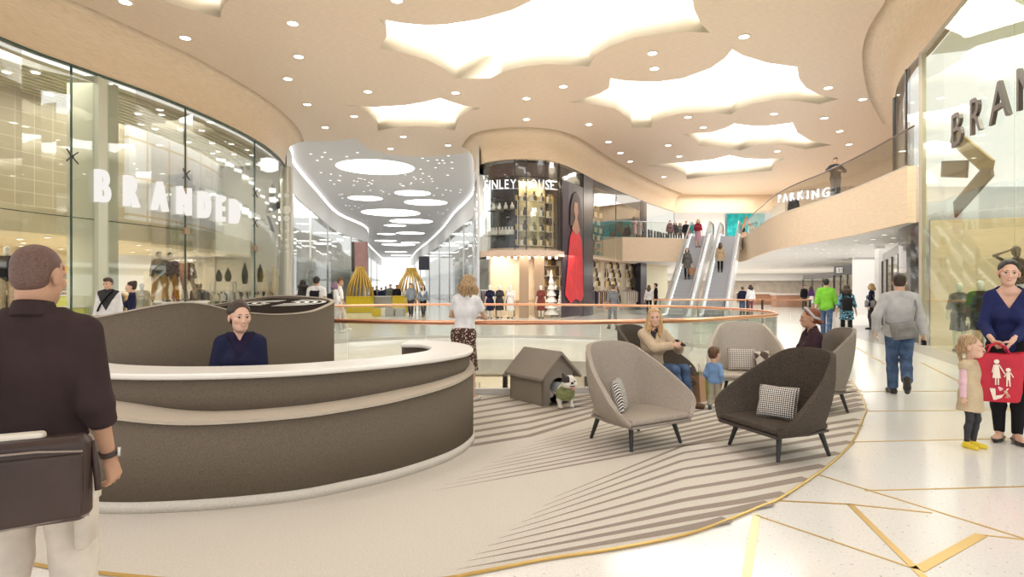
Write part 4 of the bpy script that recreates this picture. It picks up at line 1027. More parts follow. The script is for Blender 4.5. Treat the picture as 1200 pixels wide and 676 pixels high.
# ribbons of sculpture in the dark return of the right shop
t = thing('hanging_sculpture', 'dark jagged hanging sculpture behind the curved dark glass of the right shop', 'sculpture', (12.6, 17.2, 3.3))
b = MB(); b.ell((0, 0, -1.35), (0.16, 0.14, 0.55), n=7, k=5); b.ell((0.05, 0, -0.8), (0.1, 0.1, 0.3), n=6, k=4); b.build('body', DARKST, t)
b = MB()
for k in range(7):
    x = -0.35 + 0.11 * k; b.tube([(x, 0.05 * (k % 3), 0), (x * 0.6 + 0.1, 0, -0.7 - 0.1 * (k % 4)), (x, 0, -1.3 - 0.1 * (k % 3))], 0.012, 4)
b.build('cord', PALE, t)
# ================================================================== carpet with its tapering stripes and brass edge
CARPET = mat('pale felt carpet', (0.64, 0.595, 0.525), 0.95, var=0.07, scale=90, bump=0.15, spec=0.1, detail=6)
STRIPE = mat('taupe carpet stripe', (0.33, 0.275, 0.235), 0.95, var=0.07, scale=90, spec=0.1)
fr = [(35, 662), (115, 673), (330, 690), (500, 682), (560, 672.5), (640, 657), (720, 645), (800, 629), (850, 612), (890, 595.5), (914, 585.5), (957, 557), (983, 536), (1000.7, 516), (1012, 490), (1014, 477), (1000.7, 450), (980, 432)]
cp = [G(*p) for p in fr] + [(6.75, 12.8), (6.0, 13.3), (5.35, 12.75)]
nr = [tuple(p) for p in offset2(void, 0.24, True)]
near = [p for p in nr if p[1] < 12.6 or p[0] < -5.6]
near = [p for p in nr[:61]]
i0 = min(range(len(nr)), key=lambda i: (nr[i][0] - 5.3) ** 2 + (nr[i][1] - 12.3) ** 2)
i1 = min(range(len(nr)), key=lambda i: (nr[i][0] + 5.8) ** 2 + (nr[i][1] - 13.3) ** 2)
near = nr[i0:i1 + 1] if i1 > i0 else nr[i0:] + nr[:i1 + 1]
left = [(-7.2, 12.2), (-7.8, 9.5), (-7.2, 6.8), (-5.8, 4.9), (-4.2, 3.85)]
edge = [tuple(p[:2]) for p in crom([(*p, 0) for p in left + cp[:-3]], 4)]
edge += [cp[-3], cp[-2], cp[-1]]
t = thing('carpet', 'pale oval felt carpet with taupe tapering stripes under the desk and lounge chairs', 'carpet', (0, 6, 0))
b = MB(); ctr = [(p[0], p[1]) for p in edge + near]
o = filled([ctr], 0.001, 0.012, 'carpet_field', [CARPET], t); o.data.transform(Matrix.Translation((0, -6, 0)))
b = MB(); b.tube([(p[0], p[1], 0.010) for p in edge], 0.011, 6); b.build('brass_edge', BRASS, t, world=True)
def pip(p, poly):
    x, y = p; c = False; n = len(poly)
    for i in range(n):
        (x1, y1), (x2, y2) = poly[i], poly[i - 1]
        if (y1 > y) != (y2 > y) and x < (x2 - x1) * (y - y1) / (y2 - y1) + x1: c = not c
    return c
b = MB()
def stripe(pts, w0, w1):
    """tapered stripe along pixel points, widths in metres at its two ends, clipped by the carpet outline"""
    P = [Vector(G(*p)) for p in pts]; n = 40; L_ = arclen(P)[-1]; A = []; B_ = []
    for i in range(n + 1):
        p, tt = along(P, L_ * i / n); nn = Vector((-tt.y, tt.x)); w_ = (w0 + (w1 - w0) * i / n) / 2
        if not pip((p.x, p.y), ctr):
            if A: break
            continue
        A.append(p + nn * w_); B_.append(p - nn * w_)
    if len(A) > 1: b.ribbon(A, B_, 0.0128)
lerp = lambda a, c, u: (a[0] + (c[0] - a[0]) * u, a[1] + (c[1] - a[1]) * u)
tipA = [(534, 670), (547, 660), (557, 652), (571, 642), (584, 633), (597, 624), (611, 614), (624, 604.5), (636, 595), (651, 584)]
endA = [(835, 619), (872, 603), (905, 589), (930, 571), (951, 556), (969, 541), (983, 528), (995, 516), (1002, 507), (1006, 499)]
midA = [(800, 622), (800, 611), (800, 600), (800, 588), (800, 575), (800, 562), (800, 551), (800, 541), (800, 532), (800, 524)]
for tp, m_, e in zip(tipA, midA, endA):
    stripe([tp, lerp(tp, m_, 0.5), m_, lerp(m_, (e[0] + 30, e[1] - 10), 0.5), (e[0] + 30, e[1] - 12)], 0.004, 0.105)
tipB = [(510, 576.5), (522, 570), (535, 564), (550, 556), (564, 550), (577, 543.6), (589, 537), (601, 532), (612, 526), (624, 520)]
for i, tp in enumerate(tipB):
    e = lerp((1020, 478), (1000, 428), i / 9.0); m_ = lerp((800, 523), (800, 476), i / 9.0)
    stripe([tp, m_, e], 0.004, 0.15)
for i in range(9):
    y0 = 526 - 8.2 * i + (i * i) * 0.12
    stripe([(536, y0), (620, y0 - 14), (700, y0 - 38 + i * 2.5)], 0.10, 0.07 if i < 3 else 0.1)
for i in range(7):
    y0 = 478 - 5.2 * i; stripe([(672, y0), (900, y0 - 11 - i * 0.5), (1020, y0 - 19)], 0.05, 0.10)
b.build('stripe', STRIPE, t, world=True)

# ================================================================== reception desk
FELT = mat('brown felt', (0.155, 0.125, 0.095), 0.95, var=0.30, scale=240, bump=0.2, spec=0.1, detail=5)
FELT_LIT = mat('brown felt lit top', (0.50, 0.43, 0.35), 0.95, var=0.08, scale=110, spec=0.1)  # same brown felt; light from above is put into this paler colour
CORIAN = mat('white solid top', (0.86, 0.83, 0.77), 0.3)
Lp = [(-4.5, 4.85, .80), (-3.7, 4.33, .76), (-2.9, 4.1, .70), (-2.27, 4.12, .635), (-1.63, 4.3, .635), (-1.25, 4.55, .645), (-.9, 4.87, .665), (-.55, 5.38, .70), (-.40, 5.9, .735), (-.42, 6.3, .75), (-.5, 6.7, .76), (-.68, 7.08, .76), (-.95, 7.3, .76)]
L3 = crom(Lp, 6); L2d = [Vector((p.x, p.y)) for p in L3]; LZ = [p.z for p in L3]; nL = len(L2d)
offs = [(.36 if i < nL * 0.45 else .36 - .29 * min(1, (i / nL - .45) / .2)) for i in range(nL)]
desk = thing('reception_desk', 'curved brown felt reception desk with white counter top and lower ledge', 'reception desk', (-1.8, 5.0, 0.012))
b = MB(); b.wall(L2d, 0.09, [z - 0.025 for z in LZ], 0.05); b.build('front_panel', FELT, desk, True, world=True)
b = MB(); Q = offset2(L2d, -0.015); R_ = offset2(L2d, offs)
vs_ = []; n = nL
for i in range(n): vs_ += [(Q[i].x, Q[i].y, LZ[i] - .025), (Q[i].x, Q[i].y, LZ[i]), (R_[i].x, R_[i].y, LZ[i]), (R_[i].x, R_[i].y, LZ[i] - .025)]
b.add(vs_, [(4 * i + j, 4 * i + 4 + j, 4 * i + 4 + (j + 1) % 4, 4 * i + (j + 1) % 4) for i in range(n - 1) for j in range(4)] + [(0, 1, 2, 3), (4 * n - 1, 4 * n - 2, 4 * n - 3, 4 * n - 4)])
b.build('ledge', FELT_LIT, desk, world=True)
b = MB(); b.wall(offset2(L2d, -0.01), 0.013, 0.088, 0.06); b.build('plinth', CARPET, desk, True, world=True)
Up = [(-4.25, 5.2), (-3.55, 4.68), (-2.9, 4.47), (-2.3, 4.47), (-1.75, 4.62), (-1.32, 4.89), (-.85, 5.32), (-.52, 5.85), (-.45, 6.3), (-.52, 6.68), (-.70, 7.02), (-.95, 7.21), (-1.24, 7.25)]
U = [Vector((p[0], p[1])) for p in crom([(*p, 0) for p in Up], 6)]
b = MB(); b.wall(U, 0.56, 0.875, 0.05); b.build('upper_band', FELT, desk, True, world=True)
b = MB(); b.wall(offset2(U, 0.33), 0.02, 0.875, 0.04); b.build('inner_panel', FELT, desk, True, world=True)
prof = [(-.028, .872), (-.04, .885), (-.04, .905), (-.028, .918), (.40, .918), (.412, .905), (.412, .885), (.40, .872), (-.028, .872)]
b = MB(); b.sweep(U, prof); k = len(prof)
nU = len(U); b.f += [tuple(range(k - 1)), tuple(range((nU - 1) * k + k - 2, (nU - 1) * k - 1, -1))]; b.mi += [0, 0]
b.build('counter_top', CORIAN, desk, world=True)

# the oval felt enclosure behind the desk
Dp = [(-2.46, 8.0, 1.33), (-2.63, 8.8, 1.38), (-3.1, 9.4, 1.42), (-3.9, 9.7, 1.435), (-4.75, 9.5, 1.30), (-5.5, 8.9, 1.20), (-6.0, 7.6, 1.16), (-5.6, 5.95, 1.18), (-4.6, 5.2, 1.25), (-3.8, 5.2, 1.28), (-3.1, 5.6, 1.425), (-2.78, 6.0, 1.33), (-2.56, 6.45, 1.278), (-2.42, 7.15, 1.276)]
D3 = crom(Dp, 7, True); D2 = [Vector((p.x, p.y)) for p in D3]; DZ = [p.z for p in D3]
def tilt(b): b.v = [(x, y, z + 1.212 + (y - 6.5) * .055) for x, y, z in b.v]
drum = thing('felt_enclosure', 'oval brown felt enclosure with wavy rim behind the reception desk', 'enclosure', (-4.0, 7.4, 0.012))
b = MB(); b.wall(D2, 0.013, [z - .012 for z in DZ], 0.045, closed=True); b.build('wall_panel', FELT, drum, True, world=True)
b = MB(); Q = offset2(D2, -0.004, True); R_ = offset2(D2, 0.049, True); n = len(D2); vs_ = []
for i in range(n): vs_ += [(Q[i].x, Q[i].y, DZ[i] - .012), (Q[i].x, Q[i].y, DZ[i]), (R_[i].x, R_[i].y, DZ[i]), (R_[i].x, R_[i].y, DZ[i] - .012)]
b.add(vs_, [(4 * i + j, 4 * ((i + 1) % n) + j, 4 * ((i + 1) % n) + (j + 1) % 4, 4 * i + (j + 1) % 4) for i in range(n) for j in range(4)]); b.build('rim', FELT_LIT, drum, world=True)
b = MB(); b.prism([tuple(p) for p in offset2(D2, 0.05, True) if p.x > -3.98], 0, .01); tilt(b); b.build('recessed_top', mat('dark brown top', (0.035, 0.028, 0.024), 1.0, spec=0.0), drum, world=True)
for sx, cx, nk in ((1, -3.25, 4), (-1, -3.44, 3)):
    for k in range(nk):
        r = 0.14 + 0.13 * k; b = MB(); A = []; B_ = []
        for i in range(13):
            a = -PI * 0.5 + PI * i / 12; A.append(Vector((cx + sx * (r * 0.9 * math.cos(a)), 8.65 + r * 1.0 * math.sin(a)))); B_.append(Vector((cx + sx * ((r + .065) * 0.9 * math.cos(a)), 8.65 + (r + .065) * 1.0 * math.sin(a))))
        b.ribbon(A, B_, .016); tilt(b); b.build('white_arc', CORIAN, drum, world=True)

# ================================================================== lounge chairs
LEGM = mat('black leg', (0.02, 0.018, 0.018), 0.45)
def felt(nm, c, v=0.16): return mat(nm, c, 0.95, var=v, scale=120, bump=0.2, spec=0.1, detail=5)
def lounge(label, c, rz, m, m_in=None, hgt=1.0, s=1.0):
    t = thing('lounge_chair', label, 'lounge chair', (c[0], c[1], 0.013), rz)
    H_ = hgt
    st = [((.375, -.36, .255), (.40, -.38, .28)), ((.385, -.29, .255), (.56, -.30, .48)), ((.375, .0, .265), (.47, .10, .77)), ((.30, .27, .28), (.315, .40, 1.0)), ((.13, .335, .285), (.13, .47, 1.035))]
    st = [(tuple(q * s for q in a), (e[0] * s, e[1] * s, a[2] * s + (e[2] - a[2]) * s * H_)) for a, e in st]
    ring = st + [((-a[0], a[1], a[2]), (-e[0], e[1], e[2])) for a, e in st[::-1]]
    def dens(pts, k=6):
        P = [Vector(p) for p in pts]; o = []
        for a, c in zip(P[:-1], P[1:]): o += [a.lerp(c, q / k) for q in range(k)]
        o.append(P[-1])
        for _ in range(3): o = [o[0]] + [o[i] * .5 + (o[i - 1] + o[i + 1]) * .25 for i in range(1, len(o) - 1)] + [o[-1]]
        return o
    P0 = dens([r[0] for r in ring]); P1 = dens([r[1] for r in ring])
    b = MB(); rows = 7; n = len(P0); vs_ = []
    for j in range(rows):
        u = j / (rows - 1)
        for i in range(n):
            p = P0[i].lerp(P1[i], u); nrm = (P1[i] - P0[i]); o = Vector((P0[i].x, P0[i].y * 0.9, 0)); o = o.normalized() * 0.035 * math.sin(PI * u) * min(1, nrm.length / 0.3)
            vs_.append(p + o)
    b.add(vs_, [(j * n + i, j * n + i + 1, (j + 1) * n + i + 1, (j + 1) * n + i) for j in range(rows - 1) for i in range(n - 1)])
    o = b.build('shell', m, t, True); q = o.modifiers.new('s', 'SOLIDIFY'); q.thickness = 0.045; q.offset = 0
    q = o.modifiers.new('b', 'BEVEL'); q.width = 0.014; q.segments = 2; q.limit_method = 'ANGLE'; q.angle_limit = 0.8
    seat = [(-.38 * s, -.38 * s), (.38 * s, -.38 * s), (.39 * s, 0), (.33 * s, .30 * s), (-.33 * s, .30 * s), (-.39 * s, 0)]
    b = MB(); b.prism(seat, .258 * s, .315 * s); b.build('seat', m_in or m, t, bevel=0.02)
    b = MB(); b.prism([(x * 1.03, y * 1.03 - .01) for x, y in seat], .232 * s, .256 * s); b.build('seat_board', mat('board ' + m.name, tuple(k_ * 0.7 for k_ in m.node_tree.nodes['Principled BSDF'].inputs['Base Color'].default_value[:3]), 0.7), t, bevel=0.006)
    for sx, sy in ((-1, -1), (1, -1), (-1, 1), (1, 1)):
        b = MB(); b.cyl((sx * .28 * s, sy * .25 * s, .232 * s), (sx * .33 * s, sy * .31 * s, 0), .026, .016, 8); b.build('leg', LEGM, t)
    return t
GREY = felt('light grey felt', (0.40, 0.345, 0.29)); DARKF = felt('charcoal brown felt', (0.085, 0.068, 0.055), 0.45); PALEF = felt('pale stone felt', (0.56, 0.50, 0.43)); MIDF = felt('mid grey felt', (0.27, 0.235, 0.20))
DK2 = felt('dark brown felt', (0.115, 0.095, 0.08), 0.3)
face = lambda dx, dy: math.atan2(dy, dx) + PI / 2      # turns local -Y towards (dx, dy)
CH = {}
CH['A'] = lounge('light grey felt lounge chair with a black and white striped cushion, nearest the dog house', (1.245, 6.04), face(.51, -.86), GREY, hgt=.95, s=.98)
CH['B'] = lounge('charcoal felt lounge chair with a checked cushion, nearest the brass carpet edge', (2.525, 5.68), face(-.94, -.34), DARKF, hgt=.95, s=.96)
CH['C'] = lounge('dark brown felt lounge chair with the blonde woman sitting in it', (1.95, 8.1), face(.75, -.66), DK2)
CH['D'] = lounge('pale stone felt lounge chair holding two patterned cushions, behind the small boy', (3.42, 8.75), face(-.25, -.97), PALEF)
CH['E'] = lounge('mid grey felt lounge chair seen from behind, under the woman with the headband', (3.88, 7.75), face(-.97, .10), MIDF)

def pattern(nm, kind, c1, c2, sc):
    m = bpy.data.materials.new(nm); m.use_nodes = True
    nt = m.node_tree; N = nt.nodes; L = nt.links; bs = N['Principled BSDF']; bs.inputs['Roughness'].default_value = 0.9
    tc = N.new('ShaderNodeTexCoord')
    if kind == 'check':
        x = N.new('ShaderNodeTexChecker'); x.inputs['Color1'].default_value = (*c1, 1); x.inputs['Color2'].default_value = (*c2, 1); x.inputs['Scale'].default_value = sc
        mp = N.new('ShaderNodeMapping'); mp.inputs['Rotation'].default_value = (0, 0.785, 0); mp.inputs['Location'].default_value = (0, 0.5, 0); mp.inputs['Scale'].default_value = (1, 0.001, 1)
        L.new(tc.outputs['Object'], mp.inputs[0]); L.new(mp.outputs[0], x.inputs['Vector']); L.new(x.outputs['Color'], bs.inputs['Base Color'])
    else:
        x = N.new('ShaderNodeTexWave'); x.inputs['Scale'].default_value = sc; x.bands_direction = 'DIAGONAL' if kind == 'diag' else 'X'; x.inputs['Distortion'].default_value = 2.0 if kind == 'diag' else 0
        cr = N.new('ShaderNodeValToRGB'); cr.color_ramp.interpolation = 'CONSTANT'; cr.color_ramp.elements[0].color = (*c1, 1); cr.color_ramp.elements[1].color = (*c2, 1); cr.color_ramp.elements[1].position = 0.5
        L.new(tc.outputs['Object'], x.inputs['Vector']); L.new(x.outputs['Fac'], cr.inputs['Fac']); L.new(cr.outputs['Color'], bs.inputs['Base Color'])
    return m
def cushion(label, chair, lx, ly, lz, size, m, yaw=0.0, tilt=0.35):
    """square cushion leaning in a chair, placed in the chair's own axes"""
    w_, h_, d_ = size; n = 12; vs_ = []; fs_ = []
    for side in (1, -1):
        for j in range(n + 1):
            for i in range(n + 1):
                u, v = i / n * 2 - 1, j / n * 2 - 1
                bul = max(0, (1 - u ** 4)) ** 0.5 * max(0, (1 - v ** 4)) ** 0.5
                pin = 1 - 0.06 * (1 - abs(u) * abs(v)) if (abs(u) == 1 or abs(v) == 1) else 1
                vs_.append((u * w_ / 2 * pin, side * d_ / 2 * bul, v * h_ / 2 * pin))
    k = (n + 1) ** 2
    for s_ in (0, 1):
        for j in range(n):
            for i in range(n):
                a = s_ * k + j * (n + 1) + i; fs_.append((a, a + 1, a + n + 2, a + n + 1) if s_ else (a, a + n + 1, a + n + 2, a + 1))
    b = MB(); b.add(vs_, fs_); o = b.build('cushion', m, None, True, merge=True)
    R = Matrix.Rotation(chair.rotation_euler.z, 4, 'Z')
    o.matrix_basis = Matrix.Translation(chair.location) @ R @ Matrix.Translation((lx, ly, lz)) @ Matrix.Rotation(yaw, 4, 'Z') @ Matrix.Rotation(-tilt, 4, 'X')
    tag(o, label, 'cushion'); return o
BW = pattern('black and white check', 'check', (0.04, 0.035, 0.035), (0.80, 0.76, 0.70), 75)
ST = pattern('black and white stripe', 'diag', (0.05, 0.045, 0.045), (0.78, 0.74, 0.68), 22)
PG = pattern('grey ring pattern', 'check', (0.35, 0.31, 0.28), (0.72, 0.67, 0.61), 45)
cushion('black and white diagonally striped cushion leaning in the light grey chair', CH['A'], -0.16, 0.06, 0.46, (.34, .34, .12), ST, 0.7, 0.25)
cushion('black and white checked cushion in the charcoal chair', CH['B'], -0.02, 0.02, 0.45, (.38, .32, .13), BW, 0.45, 0.32)
cushion('grey and white patterned cushion at the left of the pale chair', CH['D'], -0.03, 0.13, 0.48, (.42, .34, .13), PG, 0.0, 0.3)
cushion('cushion with a dark brown corner at the right of the pale chair', CH['D'], 0.25, 0.04, 0.47, (.28, .32, .11), pattern('brown and cream blocks', 'check', (0.12, 0.08, 0.065), (0.70, 0.65, 0.58), 8), 0.6, 0.3)

# ================================================================== dog house
dh = thing('dog_house', 'taupe felt dog house with a gabled roof and round-topped doorway', 'dog house', (0.40, 7.78, 0.013), math.atan2(.33, .47))
HF = felt('dog house felt', (0.30, 0.26, 0.215), 0.14)
w_, l_, hw, ha = 0.54, 0.74, 0.40, 0.66      # front width, depth, eaves, apex; local x along the front, y backwards
b = MB(); th = 0.03
arc = [(w_ / 2 + .155 * math.cos(a), .20 + .155 * math.sin(a)) for a in [PI * q / 14 for q in range(15)]]
outer = [(0, 0), (w_, 0), (w_, hw), (w_ / 2, ha), (0, hw)]
hole = [(w_ / 2 + .155, 0.0)] + arc + [(w_ / 2 - .155, 0.0)]
loop = [(0, 0), (w_ / 2 - .155, 0)] + arc[::-1] + [(w_ / 2 + .155, 0), (w_, 0), (w_, hw), (w_ / 2, ha), (0, hw)]
n = len(loop)
from mathutils.geometry import tessellate_polygon
tri = tessellate_polygon([[Vector((p[0], p[1], 0)) for p in loop]])
b.add([(x, 0, z) for x, z in loop] + [(x, th, z) for x, z in loop], [tuple(t_) for t_ in tri] + [tuple(n + q for q in t_[::-1]) for t_ in tri] + [(i, (i + 1) % n, n + (i + 1) % n, n + i) for i in range(n)])
b.build('front_wall', HF, dh)
b = MB(); b.add([(x, l_ - th, z) for x, z in outer] + [(x, l_, z) for x, z in outer], [(0, 1, 2, 3, 4), (9, 8, 7, 6, 5)] + [(i, (i + 1) % 5, 5 + (i + 1) % 5, 5 + i) for i in range(5)]); b.build('rear_wall', HF, dh)
for x in (th / 2, w_ - th / 2): b = MB(); b.box((x, l_ / 2, hw / 2), (th, l_, hw)); b.build('side_wall', HF, dh, bevel=0.006)
b = MB(); b.box((w_ / 2, l_ / 2, 0.01), (w_ - .02, l_ - .02, 0.02)); b.build('base', DARKST, dh)
for s in (-1, 1):
    b = MB(); ov = 0.07; x0, z0 = w_ / 2, ha + .005; sl_ = (ha - hw) / (w_ / 2); x1 = w_ / 2 + s * (w_ / 2 + ov); z1 = z0 - sl_ * (w_ / 2 + ov)
    q = [(x0, z0), (x1, z1), (x1, z1 + .035), (x0, z0 + .04)]
    b.add([(x, -ov, z) for x, z in q] + [(x, l_ + ov * .6, z) for x, z in q], [(0, 1, 2, 3), (7, 6, 5, 4)] + [(i, (i + 1) % 4, 4 + (i + 1) % 4, 4 + i) for i in range(4)]); b.build('roof_panel', HF, dh)
# shopping bags beside the dark chair
def paper_bag(name, label, c, size, rz, m, hm=None, cat='shopping bag'):
    t = thing(name, label, cat, c, rz); x, y, z = size
    b = MB(); k = [(-x / 2, -y / 2), (x / 2, -y / 2), (x / 2, y / 2), (-x / 2, y / 2)]
    b.add([(*p, 0) for p in k] + [(p[0] * 1.04, p[1] * 0.8, z) for p in k] + [(p[0] * .98, p[1] * 0.7, z) for p in k] + [(p[0] * .95, p[1] * .9, 0.01) for p in k],
          [(3, 2, 1, 0)] + [(i, (i + 1) % 4, 4 + (i + 1) % 4, 4 + i) for i in range(4)] + [(4 + i, 4 + (i + 1) % 4, 8 + (i + 1) % 4, 8 + i) for i in range(4)] + [(8 + i, 8 + (i + 1) % 4, 12 + (i + 1) % 4, 12 + i) for i in range(4)] + [(12, 13, 14, 15)])
    b.build('bag_body', m, t)
    for s in (-1, 1):
        b = MB(); b.tube([(-x * .2, s * y * .37, z - .01), (-x * .17, s * y * .30, z + .10), (0, s * y * .28, z + .13), (x * .17, s * y * .30, z + .10), (x * .2, s * y * .37, z - .01)], 0.006, 5); b.build('handle', hm or PALE, t)
    return t
paper_bag('shopping_bag', 'olive green paper shopping bag on the carpet right of the dark brown chair', (2.66, 8.35, .013), (.13, .28, .36), 0.5, mat('olive paper', (0.24, 0.26, 0.04), 0.6))
paper_bag('shopping_bag', 'tan paper shopping bag between the dark brown chair and the green bag', (2.52, 8.22, .013), (.12, .28, .34), 0.6, mat('tan paper', (0.55, 0.33, 0.20), 0.6))

# ================================================================== corridor kiosks
def cage(label, px, d, r, h):
    t = thing('rod_dome', label, 'pavilion', (X(px, d), d, 0))
    GOLDR = mat('golden rod', (0.52, 0.33, 0.07), 0.35, metal=0.5)
    for k in range(22):
        a = 2 * PI * k / 22; b = MB()
        pr = [(r * .96, 0), (r * 1.0, h * .3), (r * .92, h * .5), (r * .7, h * .7), (r * .42, h * .86), (r * .28, h * .97), (r * .3, h)]
        b.tube([(q * math.cos(a + .25 * z / h), q * math.sin(a + .25 * z / h), z) for q, z in pr], 0.05, 5); b.build('rod', GOLDR, t, True)
    b = MB(); b.lathe([(r * .26, h * .96), (r * .33, h * .96), (r * .33, h), (r * .26, h)], n=20, ring=True); b.build('top_ring', GOLDR, t)
    return t
cage('golden rod dome at the left of the corridor, over a yellow counter', 422, 40, .88, 3.0)
cage('golden rod dome at the right of the corridor, behind the walking couple', 482, 42, 1.05, 3.0)
YEL = mat('yellow laminate', (0.62, 0.45, 0.01), 0.4)
def counter(label, px, d, w_, h, m, dep=0.8):
    t = thing('kiosk_counter', label, 'counter', (X(px, d), d, 0))
    b = MB(); b.box((0, 0, h / 2), (w_, dep, h)); b.build('counter_body', m, t, bevel=0.02)
    b = MB(); b.box((0, 0, h + .02), (w_ + .08, dep + .08, .04)); b.build('worktop', m if m is not GREYBAND else WHITE, t); return t
counter('yellow counter in front of the left golden dome', 422, 38.4, 1.6, 1.0, YEL)
counter('yellow counter left of the walking couple', 469, 38.0, 0.85, 1.05, YEL)
counter('long grey kiosk counter between the two golden domes', 449, 40.5, 1.7, 1.0, GREYBAND)
def stool(px, d, m, lb):
    b = MB(); b.rbox((0, 0, .23), (.5, .5, .46), .06); o = b.build('cube_stool', m); o.location = (X(px, d), d, 0); tag(o, lb, 'stool')
stool(442, 33.5, YEL, 'yellow cube stool left of the white one, in front of the grey kiosk counter')
stool(450, 33.6, WHITE, 'white cube stool between the yellow and the grey ones in the corridor')
stool(457.5, 33.5, GREYBAND, 'grey cube stool in the middle of the row of corridor stools')
stool(463, 33.7, YEL, 'yellow cube stool just right of the grey one')
stool(469, 33.4, GREYBAND, 'grey cube stool at the right end of the row, beside the walking couple')
t = thing('projecting_sign', 'pink and dark fashion sign panel over the left golden dome', 'sign', at(423, 52, 3.0))
b = MB(); b.box((0, 0, 1.3), (1.1, 0.3, 2.6)); b.build('panel', mat('pink print', (0.62, 0.36, 0.33), 0.5, col2=(0.25, 0.12, 0.12), var=0.2, scale=0.5), t)
b = MB(); b.box((-.65, -.02, 1.3), (0.25, 0.34, 2.6)); b.build('dark_edge', DARKST, t)
t = thing('projecting_sign', 'dark square sign panel above the right golden dome', 'sign', at(497, 66, 3.6))
b = MB(); b.box((0, 0, .75), (1.15, 0.3, 1.5)); b.build('panel', NAVY, t)
# ================================================================== people
V3 = lambda *a: np.array(a, float)
def ik(a, b, l1, l2, pole):
    d = b - a; L_ = np.linalg.norm(d); u = d / max(L_, 1e-6); L_ = min(L_, (l1 + l2) * .998); b = a + u * L_
    x = (l1 * l1 - l2 * l2 + L_ * L_) / (2 * L_); h = math.sqrt(max(0, l1 * l1 - x * x))
    p = pole - u * (pole @ u); p = p / max(np.linalg.norm(p), 1e-6)
    return a + u * x + p * h, b
def rot(yaw=0, pitch=0, roll=0):
    return np.array(Matrix.Rotation(yaw, 3, 'Z') @ Matrix.Rotation(pitch, 3, 'X') @ Matrix.Rotation(roll, 3, 'Y'))
SKINS = {'fair': (0.72, 0.45, 0.33), 'tan': (0.50, 0.28, 0.18), 'brown': (0.33, 0.17, 0.11)}
def skin(k):
    return mat('skin ' + k, SKINS[k], 0.5, var=0.05, scale=14, spec=0.35)
def cloth(c, nm=None, var=0.10, rough=0.85, bump=0.35, scale=9):
    key = nm or 'cloth %.2f %.2f %.2f' % c
    return mat(key, c, rough, var=var, scale=scale, bump=bump, spec=0.2, bscale=6)
HAIRC = {'black': (0.018, 0.013, 0.011), 'dark': (0.045, 0.025, 0.017), 'brown': (0.12, 0.06, 0.03), 'blond': (0.58, 0.37, 0.17), 'dirty': (0.40, 0.26, 0.14), 'grey': (0.3, 0.28, 0.26), 'red': (0.20, 0.06, 0.025), 'purple': (0.22, 0.14, 0.22)}
def hairm(k): return mat('hair ' + k, HAIRC[k], 0.45, var=0.45, scale=28, stretch=(3, 3, 0.5), bump=0.5, spec=0.4)
EYEW = mat('eye white', (0.75, 0.72, 0.68), 0.25); IRIS = mat('eye dark', (0.03, 0.018, 0.012), 0.15)
LIPM = mat('lips', (0.50, 0.16, 0.14), 0.4); TEETH = mat('teeth', (0.85, 0.82, 0.78), 0.3)
SOLE = mat('sole', (0.65, 0.63, 0.6), 0.6)

